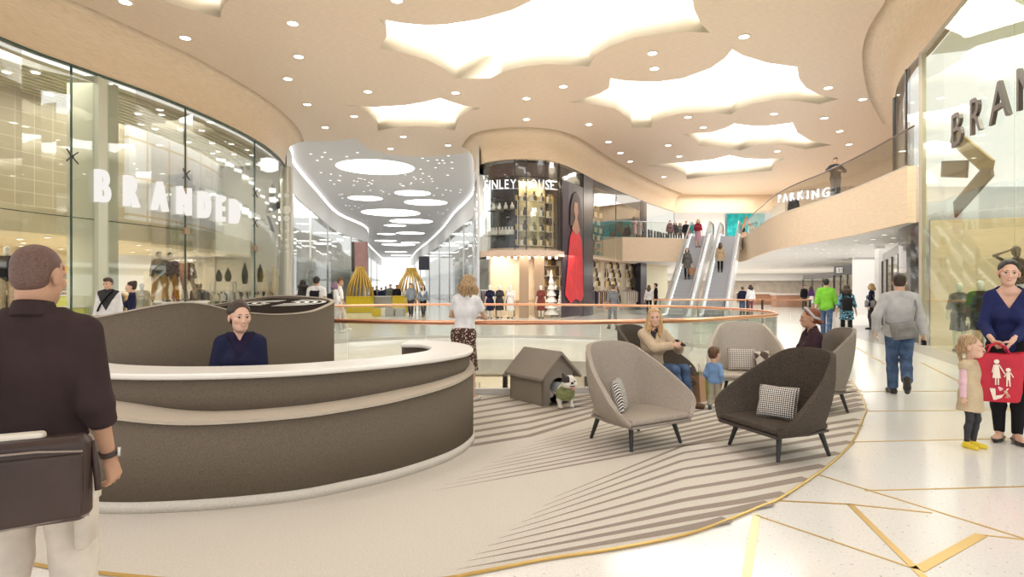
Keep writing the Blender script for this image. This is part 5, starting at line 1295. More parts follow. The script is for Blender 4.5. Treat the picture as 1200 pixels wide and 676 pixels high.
BODY = {}
class Body:
    """joints of one figure in units of a 1.75 m adult, facing -Y"""
    def __init__(s, female=False, hs=1.0, pose=None, wide=1.0):
        P = dict(pelvis=(0, 0, .93), lean=0, turn=0, side=0, wL=(.27, -.03, .84), wR=(-.27, -.03, .84), aL=(.085, .01, .085), aR=(-.085, .01, .085), head=(0, 0), poleL=(.35, 1, 0), poleR=(-.35, 1, 0),
                 kneeL=(.1, -1, 0), kneeR=(-.1, -1, 0), toeL=12, toeR=-12, pitchL=0, pitchR=0, handL=(0, .5), handR=(0, .5), tilt=0)
        P.update(pose or {}); s.P = P; s.f = female; s.hs = hs
        b = s.b = (1.75 - .262 * hs) / (1.75 - .262); s.wide = wide
        pel = V3(*P['pelvis']) * b; T = rot(math.radians(P['turn']), -math.radians(P['lean']) * -1 * -1, math.radians(P['side']))
        T = rot(math.radians(P['turn']), math.radians(P['lean']), math.radians(P['side']))
        s.T = T; s.pel = pel
        sw = (.146 if female else .172) * wide * b ** .5
        s.waist = pel + T @ V3(0, .005, .13) * b; s.chest = pel + T @ V3(0, .0, .33) * b; s.neck = pel + T @ V3(0, .012, .550) * b
        s.sL = pel + T @ V3(sw, .015, .475 * 1.0) * V3(1, 1, 1); s.sR = pel + T @ V3(-sw, .015, .475)
        s.sL = pel + T @ (V3(sw, .015, (.464 if not female else .466) * b)); s.sR = pel + T @ (V3(-sw, .015, (.464 if not female else .466) * b))
        ho = T @ V3(0, -.012, .535 * b + .155 * hs) ; s.head = pel + ho + V3(0, 0, 0)
        s.R = rot(math.radians(P['head'][0]), math.radians(P['head'][1]), math.radians(P['tilt']))
        ua, fa = .295 * b, .255 * b
        W = lambda k: V3(*P[k]) * b
        s.eL, s.wL = ik(s.sL, W('wL'), ua, fa, V3(*P['poleL'])); s.eR, s.wR = ik(s.sR, W('wR'), ua, fa, V3(*P['poleR']))
        hw = .09 * b ** .5
        s.hL = pel + V3(hw, 0, -.02); s.hR = pel + V3(-hw, 0, -.02)
        th, sh = .424 * b, .406 * b
        s.kL, s.aL = ik(s.hL, W('aL'), th, sh, V3(*P['kneeL'])); s.kR, s.aR = ik(s.hR, W('aR'), th, sh, V3(*P['kneeR']))
        def toe(a, k, pit):
            yaw = math.radians(P[k]); p = math.radians(P[pit]); return a + V3(math.sin(yaw) * math.cos(p), -math.cos(yaw) * math.cos(p), -math.sin(p)) * .155 * b
        s.tL, s.tR = toe(s.aL, 'toeL', 'pitchL'), toe(s.aR, 'toeR', 'pitchR')
        A = np.stack([pel, s.neck, s.head, s.wL, s.wR, s.eL, s.eR, s.aL, s.aR, s.kL, s.kR, s.tL, s.tR, s.sL, s.sR])
        s.lo, s.hi = A.min(0) - .17, A.max(0) + .17
        s.rs = (b ** .7) * (0.92 if female else 1.0)
    # -------- masses
    def torso(s, F_, o=0.0, lo=-.15, hips=True):
        T, b, r, w = s.T, s.b, s.rs, s.wide; q = lambda x, y, z: s.pel + T @ (V3(x, y, z) * V3(r * w, r * w, b))
        sy = .72
        if hips: F_.cap(q(-.075, .01, -.01), q(.075, .01, -.01), .105 * r * w + o, k=.05, sy=.86)
        ww = .06 if s.f else .072
        F_.cap(q(-ww * .8, .0, .14), q(ww * .8, .0, .14), (.082 if s.f else .102) * r * w + o, k=.06, sy=.82)
        F_.cap(q(-.062, .0, .30), q(.062, .0, .30), (.105 if s.f else .118) * r * w + o, k=.06, sy=.80)
        F_.cap(q(-.09, .01, .40), q(.09, .01, .40), (.078 if s.f else .094) * r * w + o, k=.06, sy=.80)
        F_.cap(s.sL + T @ V3(-.03, 0, .0), s.neck + T @ V3(.03, .005, -.015), .052 * r + o, .045 * r + o, k=.04); F_.cap(s.sR + T @ V3(.03, 0, .0), s.neck + T @ V3(-.03, .005, -.015), .052 * r + o, .045 * r + o, k=.04)
        if s.f and s.b > .97:
            for sx in (-1, 1): F_.ell(q(sx * .07, -.085, .295), V3(.062, .055, .062) + o, k=.03)
        return F_
    def arm(s, F_, side, o=0.0, upto=2.0, k=.025):
        S, E, W = (s.sL, s.eL, s.wL) if side > 0 else (s.sR, s.eR, s.wR); r = s.rs
        fat = 0.9 if s.f else 1.0
        if upto >= 1:
            F_.cap(S, E, .052 * r * fat + o, .040 * r * fat + o, k=k)
            if upto > 1: F_.cap(E, E + (W - E) * min(1, upto - 1), .041 * r * fat + o, (.026 + .013 * (2 - upto)) * r + o, k=k, flat=(False, True))
        else: F_.cap(S, S + (E - S) * upto, .054 * r * fat + o, .046 * r * fat + o, k=k, flat=(False, True))
    def leg(s, F_, side, o=0.0, flare=0.0, upto=2.0, k=.03):
        H, K, A = (s.hL, s.kL, s.aL) if side > 0 else (s.hR, s.kR, s.aR); r = s.rs
        if upto >= 1: F_.cap(H, K, .082 * r + o, .053 * r + o, k=k)
        else: F_.cap(H, H + (K - H) * upto, .086 * r + o, .07 * r + o + flare, k=k, flat=(False, True)); return
        e = K + (A - K) * min(1, upto - 1); m = K + (e - K) * .35 + V3(0, .012, 0)
        F_.cap(K, m, .052 * r + o, .052 * r + o, k=k); F_.cap(m, e, .052 * r + o, .034 * r + o + flare, k=k, flat=(False, True))
    def foot(s, F_, side, o=0.0, k=.02, heel=False):
        A, T_ = (s.aL, s.tL) if side > 0 else (s.aR, s.tR); r = s.rs; d = (T_ - A); d = d / np.linalg.norm(d)
        up = V3(0, 0, 1); sole = A - V3(0, 0, .055 * r) if abs(d[2]) < .3 else A + np.cross(d, np.cross(up, d)) * -.055 * r
        hl = sole - d * .035 * s.b
        F_.cap(hl, sole + d * .10 * s.b, .036 * r + o, .040 * r + o, k=k); F_.cap(sole + d * .10 * s.b, sole + d * .165 * s.b, .040 * r + o, .030 * r + o, k=k)
        F_.cap(A, hl + V3(0, 0, .01), .036 * r + o, .036 * r + o, k=k); F_.cap(A, sole + d * .09 * s.b, .035 * r + o, .03 * r + o, k=k)
    def headmass(s, F_, fine=True):
        R, c, q = s.R, s.head, s.hs; w = lambda x, y, z: c + R @ (V3(x, y, z) * q)
        F_.ell(w(0, .014, .038), V3(.077, .097, .085) * q, R, k=.02)
        F_.ell(w(0, -.028, -.028), V3(.060 if s.f else .063, .070, .088) * q, R, k=.025 * q)
        F_.ell(w(0, -.060, -.088), V3(.036, .034, .028) * q, R, k=.03 * q)
        F_.ell(w(0, -.01, -.065), V3(.047 if s.f else .054, .056, .042) * q, R, k=.03 * q)
        F_.cap(w(0, .022, -.07), s.neck + s.T @ V3(0, .0, -.03), (.049 if s.f else .058) * s.rs * (q if s.b < .9 else 1), .055 * s.rs, k=.03)
        if fine:
            for sx in (-1, 1):
                F_.ell(w(sx * .031, -.108, .004), V3(.019, .020, .011) * q, R, k=.012, sub=True)
                F_.ell(w(sx * .040, -.074, -.020), V3(.022, .020, .018) * q, R, k=.025)
                F_.ell(w(sx * .079, .012, -.006), V3(.011, .020, .032) * q, R @ rot(sx * .35), k=.008)
                F_.ell(w(sx * .010, -.108, -.034), V3(.010, .011, .009) * q, R, k=.008)
            ns = 1.0 if q < 1.2 else .93
            F_.cap(w(0, -.094 * ns, .008), w(0, (-.113 if s.f else -.116) * ns, -.026), .0075 * q, (.0105 if s.f else .0125) * q, k=.012)
            F_.cap(w(-.042, -.084, .024), w(.042, -.084, .024), .012 * q, k=.015)
            F_.ell(w(0, -.096, -.060), V3(.023, .012, .006) * q, R, k=.008); F_.ell(w(0, -.094, -.069), V3(.019, .012, .007) * q, R, k=.008)
        return F_
    def hand(s, side, h=.0048):
        """palm, four fingers and a thumb; pose hand=(twist, curl)"""
        E, W = (s.eL, s.wL) if side > 0 else (s.eR, s.wR); tw, cu = s.P['handL' if side > 0 else 'handR'][:2]
        dr = s.P.get('dirL' if side > 0 else 'dirR')
        f = (W - E) / np.linalg.norm(W - E)
        if dr is not None: f = V3(*dr) / np.linalg.norm(dr)
        n = V3(-side, 0, 0) if abs(f[0]) < .8 else V3(0, 0, -1)        # palm faces the body
        n = n - f * (n @ f); n /= np.linalg.norm(n); w = np.cross(f, n)   # towards the little finger or thumb
        a = math.radians(tw); n, w = n * math.cos(a) + w * math.sin(a), w * math.cos(a) - n * math.sin(a)
        th = w if (w @ V3(0, -1, 0.2)) > 0 else -w                          # thumb side points forward/up
        q = (s.b ** .8) * (.90 if s.f else 1.0)
        F_ = Field(W - .21 * q, W + .21 * q, h)
        p = lambda x, y, z: W + (f * x + th * y + n * z) * q
        F_.cap(W - f * .05 * q, W + f * .01, .026 * s.rs, .024 * q, k=.01)
        for y in (-.026, -.009, .009, .026): F_.cap(p(.015, y * .7, 0), p(.082, y, -.002), .0145 * q, .0118 * q, k=.010)
        for i, (y, L_) in enumerate(((.030, .068), (.0105, .078), (-.0095, .072), (-.028, .056))):
            c = cu * (1.0 + .12 * i); a1, a2 = c * .75, c * 1.75; A = p(.084, y, -.002)
            B = A + (f * math.cos(a1) + n * math.sin(a1)) * L_ * .52 * q + th * y * .1 * q; C = B + (f * math.cos(a2) + n * math.sin(a2)) * L_ * .5 * q
            F_.cap(A, B, .0092 * q, .0082 * q, k=.003); F_.cap(B, C, .0082 * q, .0068 * q, k=.003)
        A = p(.020, .026, .006); B = p(.052, .050, .016 + .014 * cu); C = p(.078, .052 - .012 * cu, .024 + .024 * cu)
        F_.cap(A, B, .0135 * q, .0105 * q, k=.008); F_.cap(B, C, .0102 * q, .0078 * q, k=.003)
        s.grip = p(.085, 0, .02)
        if side > 0: s.gL = s.grip
        else: s.gR = s.grip
        return F_.mesh()

def hair_field(B, style, h):
    R, c, q = B.R, B.head, B.hs; w = lambda x, y, z: c + R @ (V3(x, y, z) * q)
    F_ = Field(c - .36 * q, c + .26 * q, h)
    pulled = style in ('bun', 'pony', 'band', 'topbun'); e = .006 if pulled else .010
    F_.ell(w(0, .018, .042), V3(.079 + e, .099 + e, .087 + e) * q, R, k=.02)
    F_.ell(w(0, .045, -.01), V3(.072, .066, .072) * q, R, k=.03)
    def face(yf, zf, sl):       # cut away in front of the hairline
        F_.box(w(0, yf - .15, zf - .2), V3(.3, .15, .2) * q, R @ rot(0, sl), .01, .012, True)
    if style == 'buzz':
        F_.a[:] = .5; F_.ell(w(0, .015, .0405), V3(.0785, .0985, .0865) * q, R, k=.02); F_.ell(w(0, .05, -.01), V3(.066, .056, .062) * q, R, k=.02); face(-.03, .07, -.1)
        F_.box(w(0, 0, -.262), V3(.3, .3, .18) * q, R, .01, .01, True)
        for sx in (-1, 1): F_.ell(w(sx * .085, .006, -.012), V3(.03, .034, .045) * q, R, k=.01, sub=True)
        return F_
    if style in ('short', 'quiff', 'boy'):
        F_.ell(w(.01, -.03, .095), V3(.062, .075, .036) * q, R, k=.03)
        face(-.058, .082 if style != 'boy' else .06, -.12); F_.box(w(0, -.12, .005), V3(.3, .105, .055) * q, R, .01, .01, True); F_.box(w(0, 0, -.25), V3(.3, .3, .18) * q, R, .01, .02, True)
        for sx in (-1, 1): F_.ell(w(sx * .09, .002, -.012), V3(.026, .030, .045) * q, R, k=.01, sub=True)
        if style == 'quiff': F_.ell(w(.015, -.065, .108), V3(.05, .045, .036) * q, R, k=.025)
        return F_
    if pulled:
        F_.ell(w(0, .045, .06), V3(.078, .078, .072) * q, R, k=.03); face(-.052, .080, -.30); F_.ell(w(0, -.10, .0), V3(.085, .085, .098) * q, R, k=.008, sub=True)
        for sx in (-1, 1): F_.ell(w(sx * .092, .004, -.022), V3(.028, .036, .042) * q, R, k=.01, sub=True)
    else:
        face(-.056, .086, -.25); F_.box(w(0, -.13, .012), V3(.3, .085, .072) * q, R, .01, .01, True)
    if style in ('bun', 'pony', 'band', 'topbun'):
        F_.box(w(0, 0, -.26), V3(.3, .3, .18) * q, R, .01, .02, True)
        if style == 'bun': F_.ell(w(0, .098, .075), V3(.056, .05, .05) * q, R, k=.015); F_.ell(w(.02, .06, .115), V3(.05, .05, .03) * q, R, k=.02)
        if style == 'topbun': F_.ell(w(0, .085, .10), V3(.05, .05, .045) * q, R, k=.012)
        if style == 'band': F_.ell(w(0, .118, -.045), V3(.038, .04, .036) * q, R, k=.008)
        if style == 'pony': F_.ell(w(0, .105, .0), V3(.03, .03, .03) * q, R, k=.02); F_.cap(w(0, .12, -.01), w(0.01, .105, -.16), .032 * q, .014 * q, k=.02)
        return F_
    T = B.T
    d = V3(0, .055, -.0); L_ = {'bob': .15, 'long': .30, 'wavy': .21}[style]
    for k in range(9):
        a = math.radians(-118 + 236 * k / 8); x, y = math.sin(a) * .075 * q, math.cos(a) * .085 * q + .012
        st_ = w(x * .95, y, .01); en = st_ + V3(x * .25, y * .15 + (.015 if style == 'long' else .03), -L_ * q * (1 - .12 * (k % 2)))
        mid = (st_ + en) / 2 + V3(x, y, 0) * (.35 if style == 'wavy' else .18)
        F_.cap(st_, mid, .031 * q, .036 * q, k=.014); F_.cap(mid, en, .036 * q, .016 * q, k=.014)
        if style == 'wavy': F_.ell(mid + V3(x, y, 0) * .22 + V3(0, 0, .03), V3(.03, .03, .035) * q, None, k=.012)
    return F_

def person(label, loc, rz, H=1.75, female=False, hs=1.0, pose=None, sk='fair', hair=('short', 'dark'), top=None, bottom=None, shoes=None, res=1.0, face=True, name='person', cat='person', group=None, skinm=None, outer=None, wide=1.0, hands=True, collar=None):
    """top: (material, sleeve 0..2, hem below waist, neck cut or None, offset); bottom: ('pants'|'skirt'|'shorts'|'tights', material, length)"""
    B = Body(female, hs, pose, wide); sc = H / 1.75; t = thing(name, label, cat, loc, rz, group); 
    h = .0085 * res
    fine = face and res < 1.7
    sm = skinm or skin(sk)
    F_ = Field(B.lo, B.hi, h * 1.15); B.torso(F_, -.004)
    for sd in (1, -1): B.arm(F_, sd, -.002); B.leg(F_, sd, -.004); B.foot(F_, sd, -.004)
    parts = []
    if fine or res < 1.7:
        F_.cap(B.head + B.R @ V3(0, .022, -.07), B.neck + B.T @ V3(0, 0, -.03), (.049 if female else .058) * B.rs * .97, .055 * B.rs * .97, k=.03)
        parts.append(F_.mesh()); Hf = Field(B.head - V3(.13, .16, .25) * hs, B.head + V3(.13, .16, .16) * hs, .0052 * res * (hs ** .5)); B.headmass(Hf, True); parts.append(Hf.mesh())
        if hands: parts += [B.hand(1, .0050 * res), B.hand(-1, .0050 * res)]
    else:
        B.headmass(F_, False)
        for W, E in ((B.wL, B.eL), (B.wR, B.eR)):
            d = (W - E) / np.linalg.norm(W - E); F_.cap(W, W + d * .10 * B.b, .024 * B.rs, .026 * B.rs, k=.01); F_.cap(W + d * .1 * B.b, W + d * .165 * B.b, .026 * B.rs, .014 * B.rs, k=.01)
        parts.append(F_.mesh())
    np_mesh('body', parts, [sm], t, sc)
    def sub(nm, F2, m): return np_mesh(nm, [F2.mesh()], [m] if not isinstance(m, list) else m, t, sc)
    if hair: sub('hair', hair_field(B, hair[0], .0075 * res), hairm(hair[1]) if isinstance(hair[1], str) else hair[1])
    b = B.b
    def garment(nm, m, sleeve, hem, vneck, o, skirt=None):
        G_ = Field(B.lo, B.hi, h); B.torso(G_, .011 + o)
        if skirt:       # flared lower part (dress or coat)
            z1 = skirt[0]
            for sx in (-1, 1): G_.cap(B.pel + V3(sx * .05 * b, .005, .04 * b), B.pel + V3(sx * .07 * b, .01, -z1 * b), .108 * B.rs + o, (skirt[1] - .05) * B.rs, k=.06, sy=.98, flat=(False, True))
        Z = B.neck[2] + .018 * b; low = -9 if skirt else B.pel[2] - hem * b
        ny = B.neck[1]
        G_.clip(lambda X, Y, Zz: np.maximum(Zz - Z + (Y - ny) * -.35 * 0 - .0, (low - Zz)))
        if sleeve > 0:
            for sd in (1, -1): B.arm(G_, sd, .011 + o, sleeve)
        if vneck:
            c = B.neck + B.T @ V3(0, -.10, .02); zv = c[2] - vneck * b
            A = G_
            A.clip(lambda X, Y, Zz: np.minimum(np.minimum((Zz - zv) * .55 - np.abs(X - c[0]), -(Y - c[1] - .115)), .5))
        return sub(nm, G_, m)
    if bottom:
        k, m, ln = bottom[:3]; G_ = Field(B.lo, B.hi, h)
        oo = bottom[3] if len(bottom) > 3 else (.013 if k == 'pants' else .009)
        T = B.T
        G_.cap(B.pel + V3(-.075, .01, 0) * B.rs * wide, B.pel + V3(.075, .01, 0) * B.rs * wide, .107 * B.rs * wide + .007, k=.04, sy=.86)
        G_.cap(B.pel + V3(0, .005, .02), B.waist, (.092 if female else .100) * B.rs * wide, (.076 if female else .094) * B.rs * wide, k=.04, sy=.80, flat=(False, True))
        if k == 'skirt':
            fl = bottom[4] if len(bottom) > 4 else .19
            for sx in (-1, 1): G_.cap(B.pel + V3(sx * .062 * b, .008, -.01 * b), B.pel + V3(sx * .075 * b, .012, -ln * b), .112 * B.rs, (fl - .055) * B.rs, k=.06, sy=.95, flat=(False, True))
            sub('skirt', G_, m)
        elif k == 'sitskirt': sub('skirt', G_, m)
        else:
            for sd in (1, -1): B.leg(G_, sd, oo, .014 if k == 'pants' else 0, ln)
            sub({'pants': 'trousers', 'shorts': 'shorts', 'tights': 'leggings'}[k], G_, m)
    if top: garment('shirt' if not (len(top) > 5) else top[6], top[0], top[1], top[2], top[3], top[4], top[5] if len(top) > 5 else None)
    if outer: garment('jacket' if not (len(outer) > 6) else outer[6], outer[0], outer[1], outer[2], outer[3], outer[4], outer[5] if len(outer) > 5 else None)
    if collar:
        c = B.neck + B.T @ V3(0, 0, .0); rr = (.054 if female else .062) * B.rs; mb = MB(); pts = []
        n_ = 16
        vs_ = []
        for i in range(n_):
            a = 2 * PI * i / n_ + PI / 2; ca_, sa_ = math.cos(a), math.sin(a); up = .030 + .012 * sa_; dn = -.028 + .018 * sa_
            for (k_, z_) in ((1.02, up + .012), (1.12, up + .012), (1.42, dn), (1.30, dn - .004)):
                vs_.append(tuple((c + B.T @ V3(rr * k_ * ca_, rr * k_ * sa_ + .01, z_)) * sc))
        mb.add(vs_, [(4 * i + j, 4 * ((i + 1) % n_) + j, 4 * ((i + 1) % n_) + (j + 1) % 4, 4 * i + (j + 1) % 4) for i in range(n_) if not (collar == 'open' and 5 <= i <= 10) for j in range(4)]); mb.build('collar', collar if not isinstance(collar, str) else (outer or top)[0], t, True, merge=True, subsurf=1)
    if shoes:
        for sd in (1, -1):
            A = B.aL if sd > 0 else B.aR
            G_ = Field(A - .2, A + .2, h * .8); B.foot(G_, sd, .007)
            hi = A[2] + (shoes[1] if len(shoes) > 1 else -.005)
            if abs((B.tL if sd > 0 else B.tR)[2] - A[2]) < .06: G_.clip(lambda X, Y, Z: np.maximum(Z - hi, (A[2] - .088 * b) - Z))
            sub('shoe', G_, shoes[0])
    if fine:
        R, c = B.R, B.head; w = lambda x, y, z: tuple((c + R @ (V3(x, y, z) * hs)) * sc); Rm = Matrix(R.tolist())
        for sx in (-1, 1):
            mb = MB(); k = hs * sc
            mb.ell(w(sx * .031, -.0865, .004), (.0140 * k, .010 * k, .0068 * k), Rm, 10, 6, 0); mb.ell(w(sx * .031, -.0942, .004), (.0070 * k, .0042 * k, .0066 * k), Rm, 8, 6, 1); mb.tube([w(sx * .017, -.0925, .0065), w(sx * .031, -.0975, .0125), w(sx * .046, -.088, .007)], [.0012 * k, .0026 * k, .0012 * k], 5, 1)
            mb.build('eye', [EYEW, IRIS], t, True)
            mb = MB(); mb.tube([w(sx * .013, -.0985, .027), w(sx * .030, -.099, .0315), w(sx * .047, -.089, .026)], [.0018 * k, .0026 * k, .0012 * k] if female or hs > 1.2 else [.0028 * k, .0034 * k, .002 * k], 5); mb.build('eyebrow', hairm(hair[1]) if hair and isinstance(hair[1], str) and hair[1] not in ('blond',) else hairm('brown'), t, True)
        mb = MB(); k = hs * sc; smile = (pose or {}).get('smile', 0)
        mb.tube([w(-.024, -.0935, -.060 + .004 * smile), w(-.012, -.1035, -.0625), w(0, -.1065, -.0640), w(.012, -.1035, -.0625), w(.024, -.0935, -.060 + .004 * smile)], [.0015 * k, .0042 * k, .005 * k, .0042 * k, .0015 * k], 6, 0)
        if smile: mb.ell(w(0, -.1045, -.0615), (.014 * k, .0058 * k, .0026 * k), Rm, 8, 5, 1)
        mb.build('mouth', [LIPM, TEETH], t, True)

    BODY[t.name] = (B, sc, t); return t
def W_(t, p):
    """a point of a figure's own axes in the scene"""
    B, sc, _ = BODY[t.name]; return Matrix.Translation(t.location) @ t.rotation_euler.to_matrix().to_4x4() @ Vector([float(q) * sc for q in p])
NAVYC = cloth((0.015, 0.017, 0.048)); BLK = cloth((0.012, 0.011, 0.013)); WHT = cloth((0.80, 0.79, 0.80)); DEN = cloth((0.075, 0.12, 0.22), var=0.3); GRYC = cloth((0.50, 0.49, 0.49)); BRNC = cloth((0.040, 0.024, 0.024), bump=0.6); KHA = cloth((0.62, 0.55, 0.47), bump=0.6)
LGR = cloth((0.16, 0.165, 0.18)); DGR = cloth((0.05, 0.05, 0.055)); BEI = cloth((0.50, 0.38, 0.25)); RED_ = cloth((0.32, 0.03, 0.05)); PUR = cloth((0.09, 0.045, 0.13))
SH_BLK = mat('black shoe', (0.015, 0.013, 0.012), 0.35); SH_WHT = mat('white shoe', (0.75, 0.73, 0.70), 0.5); SH_YEL = mat('yellow shoe', (0.80, 0.60, 0.04), 0.6); SH_BRN = mat('brown shoe', (0.12, 0.06, 0.03), 0.45)
def spots(nm, base, cols, sc):
    m = bpy.data.materials.new(nm); m.use_nodes = True
    nt = m.node_tree; N = nt.nodes; L = nt.links; bs = N['Principled BSDF']; bs.inputs['Roughness'].default_value = 0.85
    tc = N.new('ShaderNodeTexCoord'); v = N.new('ShaderNodeTexVoronoi'); v.inputs['Scale'].default_value = sc; cr = N.new('ShaderNodeValToRGB'); cr.color_ramp.interpolation = 'CONSTANT'
    e = cr.color_ramp.elements; e[0].color = (*cols[0], 1); e[1].color = (*base, 1); e[1].position = 0.32
    for i, c in enumerate(cols[1:]):
        q = e.new(0.55 + 0.2 * i); q.color = (*c, 1)
    L.new(tc.outputs['Object'], v.inputs['Vector']); L.new(v.outputs['Distance'], cr.inputs['Fac']); L.new(cr.outputs['Color'], bs.inputs['Base Color']); return m
SIT = dict(pelvis=(0, 0, .53), aL=(.10, -.44, .085), aR=(-.10, -.44, .085), kneeL=(.1, -1, 1), kneeR=(-.1, -1, 1))
LTH = mat('dark brown leather', (0.042, 0.021, 0.016), 0.42, var=0.2, scale=5, bump=0.25, bscale=12)

# ---- man in the foreground, seen from behind, and his bag
mn = person('man seen from behind at the near end of the desk, dark brown shirt', (-1.87, 2.35, 0), math.radians(180 + 16), 1.725, wide=.95, sk='tan', hair=('buzz', mat('shaved hair', (0.13, 0.07, 0.055), 0.6, var=0.2, scale=120)), res=.62, collar='full',
    pose=dict(head=(-9, 6), wL=(.30, -.06, .86), wR=(-.245, -.03, .865), aL=(.13, 0, .085), aR=(-.13, 0, .085), handR=(20, .7), handL=(20, .7), poleR=(-.25, 1, 0), poleL=(.3, 1, 0)),
    top=(BRNC, 1.30, .10, None, .009), bottom=('pants', KHA, 2.0, .028), shoes=(SH_BRN,))
B_, sc_, _ = BODY[mn.name]
f_ = (B_.wR - B_.eR) / np.linalg.norm(B_.wR - B_.eR); p0 = (B_.eR + (B_.wR - B_.eR) * .30); cuff = MB()
cuff.tube([p0 - f_ * .035, p0 - f_ * .02, p0 + f_ * .02, p0 + f_ * .03], [.048, .054, .052, .046], 14); cuff.build('rolled_cuff', BRNC, mn, True)
wt = MB(); pw = B_.wR - f_ * .03; wt.tube([pw - f_ * .011, pw + f_ * .011], [.0335, .0335], 16); wt.cyl(pw + V3(-.030, -.006, 0), pw + V3(-.042, -.008, 0), .019, n=14, m=1)
o = wt.build('wrist_watch', [LTH, STEEL], None, True); o.matrix_basis = Matrix.Translation(mn.location) @ mn.rotation_euler.to_matrix().to_4x4(); o.data.transform(Matrix.Scale(sc_, 4)); tag(o, 'brown strap wrist watch on the right wrist of the man in the dark shirt', 'watch')
bag = thing('messenger_bag', 'dark brown leather messenger bag at the hip of the man in the foreground', 'bag', (-1.77, 2.09, .71), math.radians(27))
b = MB(); b.rbox((0, 0, .155), (.50, .11, .31), .05, n=4); b.build('bag_body', LTH, bag, True, bevel=.008)
b = MB(); b.rbox((0, -.052, .135), (.46, .03, .23), .014, n=3); b.build('front_pocket', LTH, bag, bevel=.006)
for pth in ([(-.24, -.065, .262), (-.1, -.07, .272), (.1, -.07, .272), (.23, -.065, .258)], [(-.245, -.035, .02), (0, -.058, .012), (.245, -.035, .02)]):
    b = MB(); b.tube(pth, .004, 6); b.build('piping', mat('pale piping', (.28, .22, .18), .5), bag, True)
b = MB(); b.rbox((-.06, .012, .312), (.34, .06, .03), .02); b.build('cream_lining', mat('cream lining', (.72, .66, .56), .8), bag, bevel=.006)
b = MB(); b.tube([(.25, 0, .28), (.262, -.01, .18), (.27, -.02, .10)], .011, 6); b.build('strap_end', LTH, bag, True)
B_ = BODY[mn.name][0]; s0 = Matrix.Translation(bag.location) @ bag.rotation_euler.to_matrix().to_4x4()
sh = [W_(mn, B_.sL + V3(-.05, dy, dz)) for dy, dz in ((.125, -.22), (.10, -.02), (.02, .075), (-.08, .02), (-.13, -.12))]
b = MB(); b.tube([s0 @ Vector((-.25, .0, .27)), s0 @ Vector((-.25, .02, .42))] + sh, .014, 6); b.build('strap', LTH, bag, True, world=True)
b = MB(); b.rbox((-.183, .035, .64), (.045, .15, .20), .02); b.rbox((-.188, .035, .725), (.05, .16, .05), .02); b.build('cargo_pocket', KHA, mn, True)

# ---- receptionist
rc = person('receptionist in a navy blazer smiling behind the white counter top', (-2.46, 5.42, .0), face(.30, -.95), 1.72, True, hs=1.10, sk='fair', hair=('bun', 'dark'), res=.9,
    pose=dict(SIT, pelvis=(0, 0, .635), lean=6, head=(24, 2), wL=(.10, -.36, .84), wR=(-.12, -.36, .84), poleL=(.45, .5, -1), poleR=(-.45, .5, -1), aL=(.1, -.30, .12), aR=(-.1, -.30, .12), smile=1), wide=1.06,
    top=(cloth((.022, .016, .045)), 0, .05, .07, .004, None, 'blouse'), outer=(NAVYC, 1.95, .05, .23, .018), bottom=('pants', NAVYC, 2.0), shoes=(SH_BLK,), collar='open')
t = thing('desk_stool', 'grey stool under the receptionist behind the counter', 'stool', (-2.46, 5.45, .0))
b = MB(); b.lathe([(.01, .43), (.2, .43), (.21, .46), (.19, .49), (.01, .495)]); b.build('seat', LGR, t, True)
b = MB(); b.cyl((0, 0, .02), (0, 0, .43), .03); b.build('column', STEEL, t); b = MB(); b.lathe([(.22, .013), (.22, .03), (.04, .05), (.01, .05)]); b.build('base', STEEL, t)

# ---- woman in the white blouse at the glass
wb = person('woman in a white blouse and dotted brown skirt standing at the glass balustrade', (-.66, 8.16, .013), face(.30, .95), 1.73, True, sk='fair', hair=('wavy', 'dirty'), res=.95,
    pose=dict(head=(-14, 22), lean=5, side=-4, wL=(.10, -.34, 1.10), wR=(-.06, -.36, 1.14), poleL=(1, .3, -.5), poleR=(-1, .35, -.5), handL=(0, 1.0), handR=(0, 1.0), aL=(.03, .02, .085), aR=(-.12, -.02, .085)),
    top=(WHT, .55, -.075, None, .012), bottom=('skirt', spots('dotted brown cloth', (0.075, 0.03, 0.022), [(0.75, 0.66, 0.56)], 38), .50, 0, .205), shoes=(SH_WHT, -.03))
# ---- blonde woman in the dark chair with her phone
bl = person('smiling blonde woman in a beige trench coat sitting in the dark brown chair', (1.93, 8.0, .013), face(.62, -.78), 1.76, True, sk='fair', hair=('long', 'blond'), res=.95,
    pose=dict(SIT, pelvis=(.0, .06, .455), turn=-26, lean=4, head=(-48, 2), tilt=-5, wL=(.10, -.31, .80), wR=(-.06, -.33, .80), poleL=(1, .2, -.8), poleR=(-1, .2, -.8), handL=(0, 1.0), handR=(0, 1.1), aL=(.12, -.44, .085), aR=(-.03, -.42, .085), smile=1),
    top=(DGR, 0, .05, .06, .003, None, 'blouse'), outer=(cloth((.60, .47, .33)), 1.95, .13, .17, .016), bottom=('pants', DEN, 2.0), shoes=(SH_BRN,), collar='open')
def held(nm, label, cat, t, p, size, m, rz=0, R=None):
    b = MB(); b.rbox((0, 0, 0), size, .008); o = b.build(nm, m); o.matrix_basis = Matrix.Translation(W_(t, p)) @ t.rotation_euler.to_matrix().to_4x4() @ (R.to_4x4() if R else Matrix.Rotation(rz, 4, 'Z')); return tag(o, label, cat)
g = BODY[bl.name][0]; held('smartphone', 'dark smartphone in the hands of the blonde woman', 'phone', bl, (g.gL + g.gR) / 2 + V3(0, -.01, .015), (.075, .15, .012), BLK, R=Matrix.Rotation(.5, 3, 'X'))
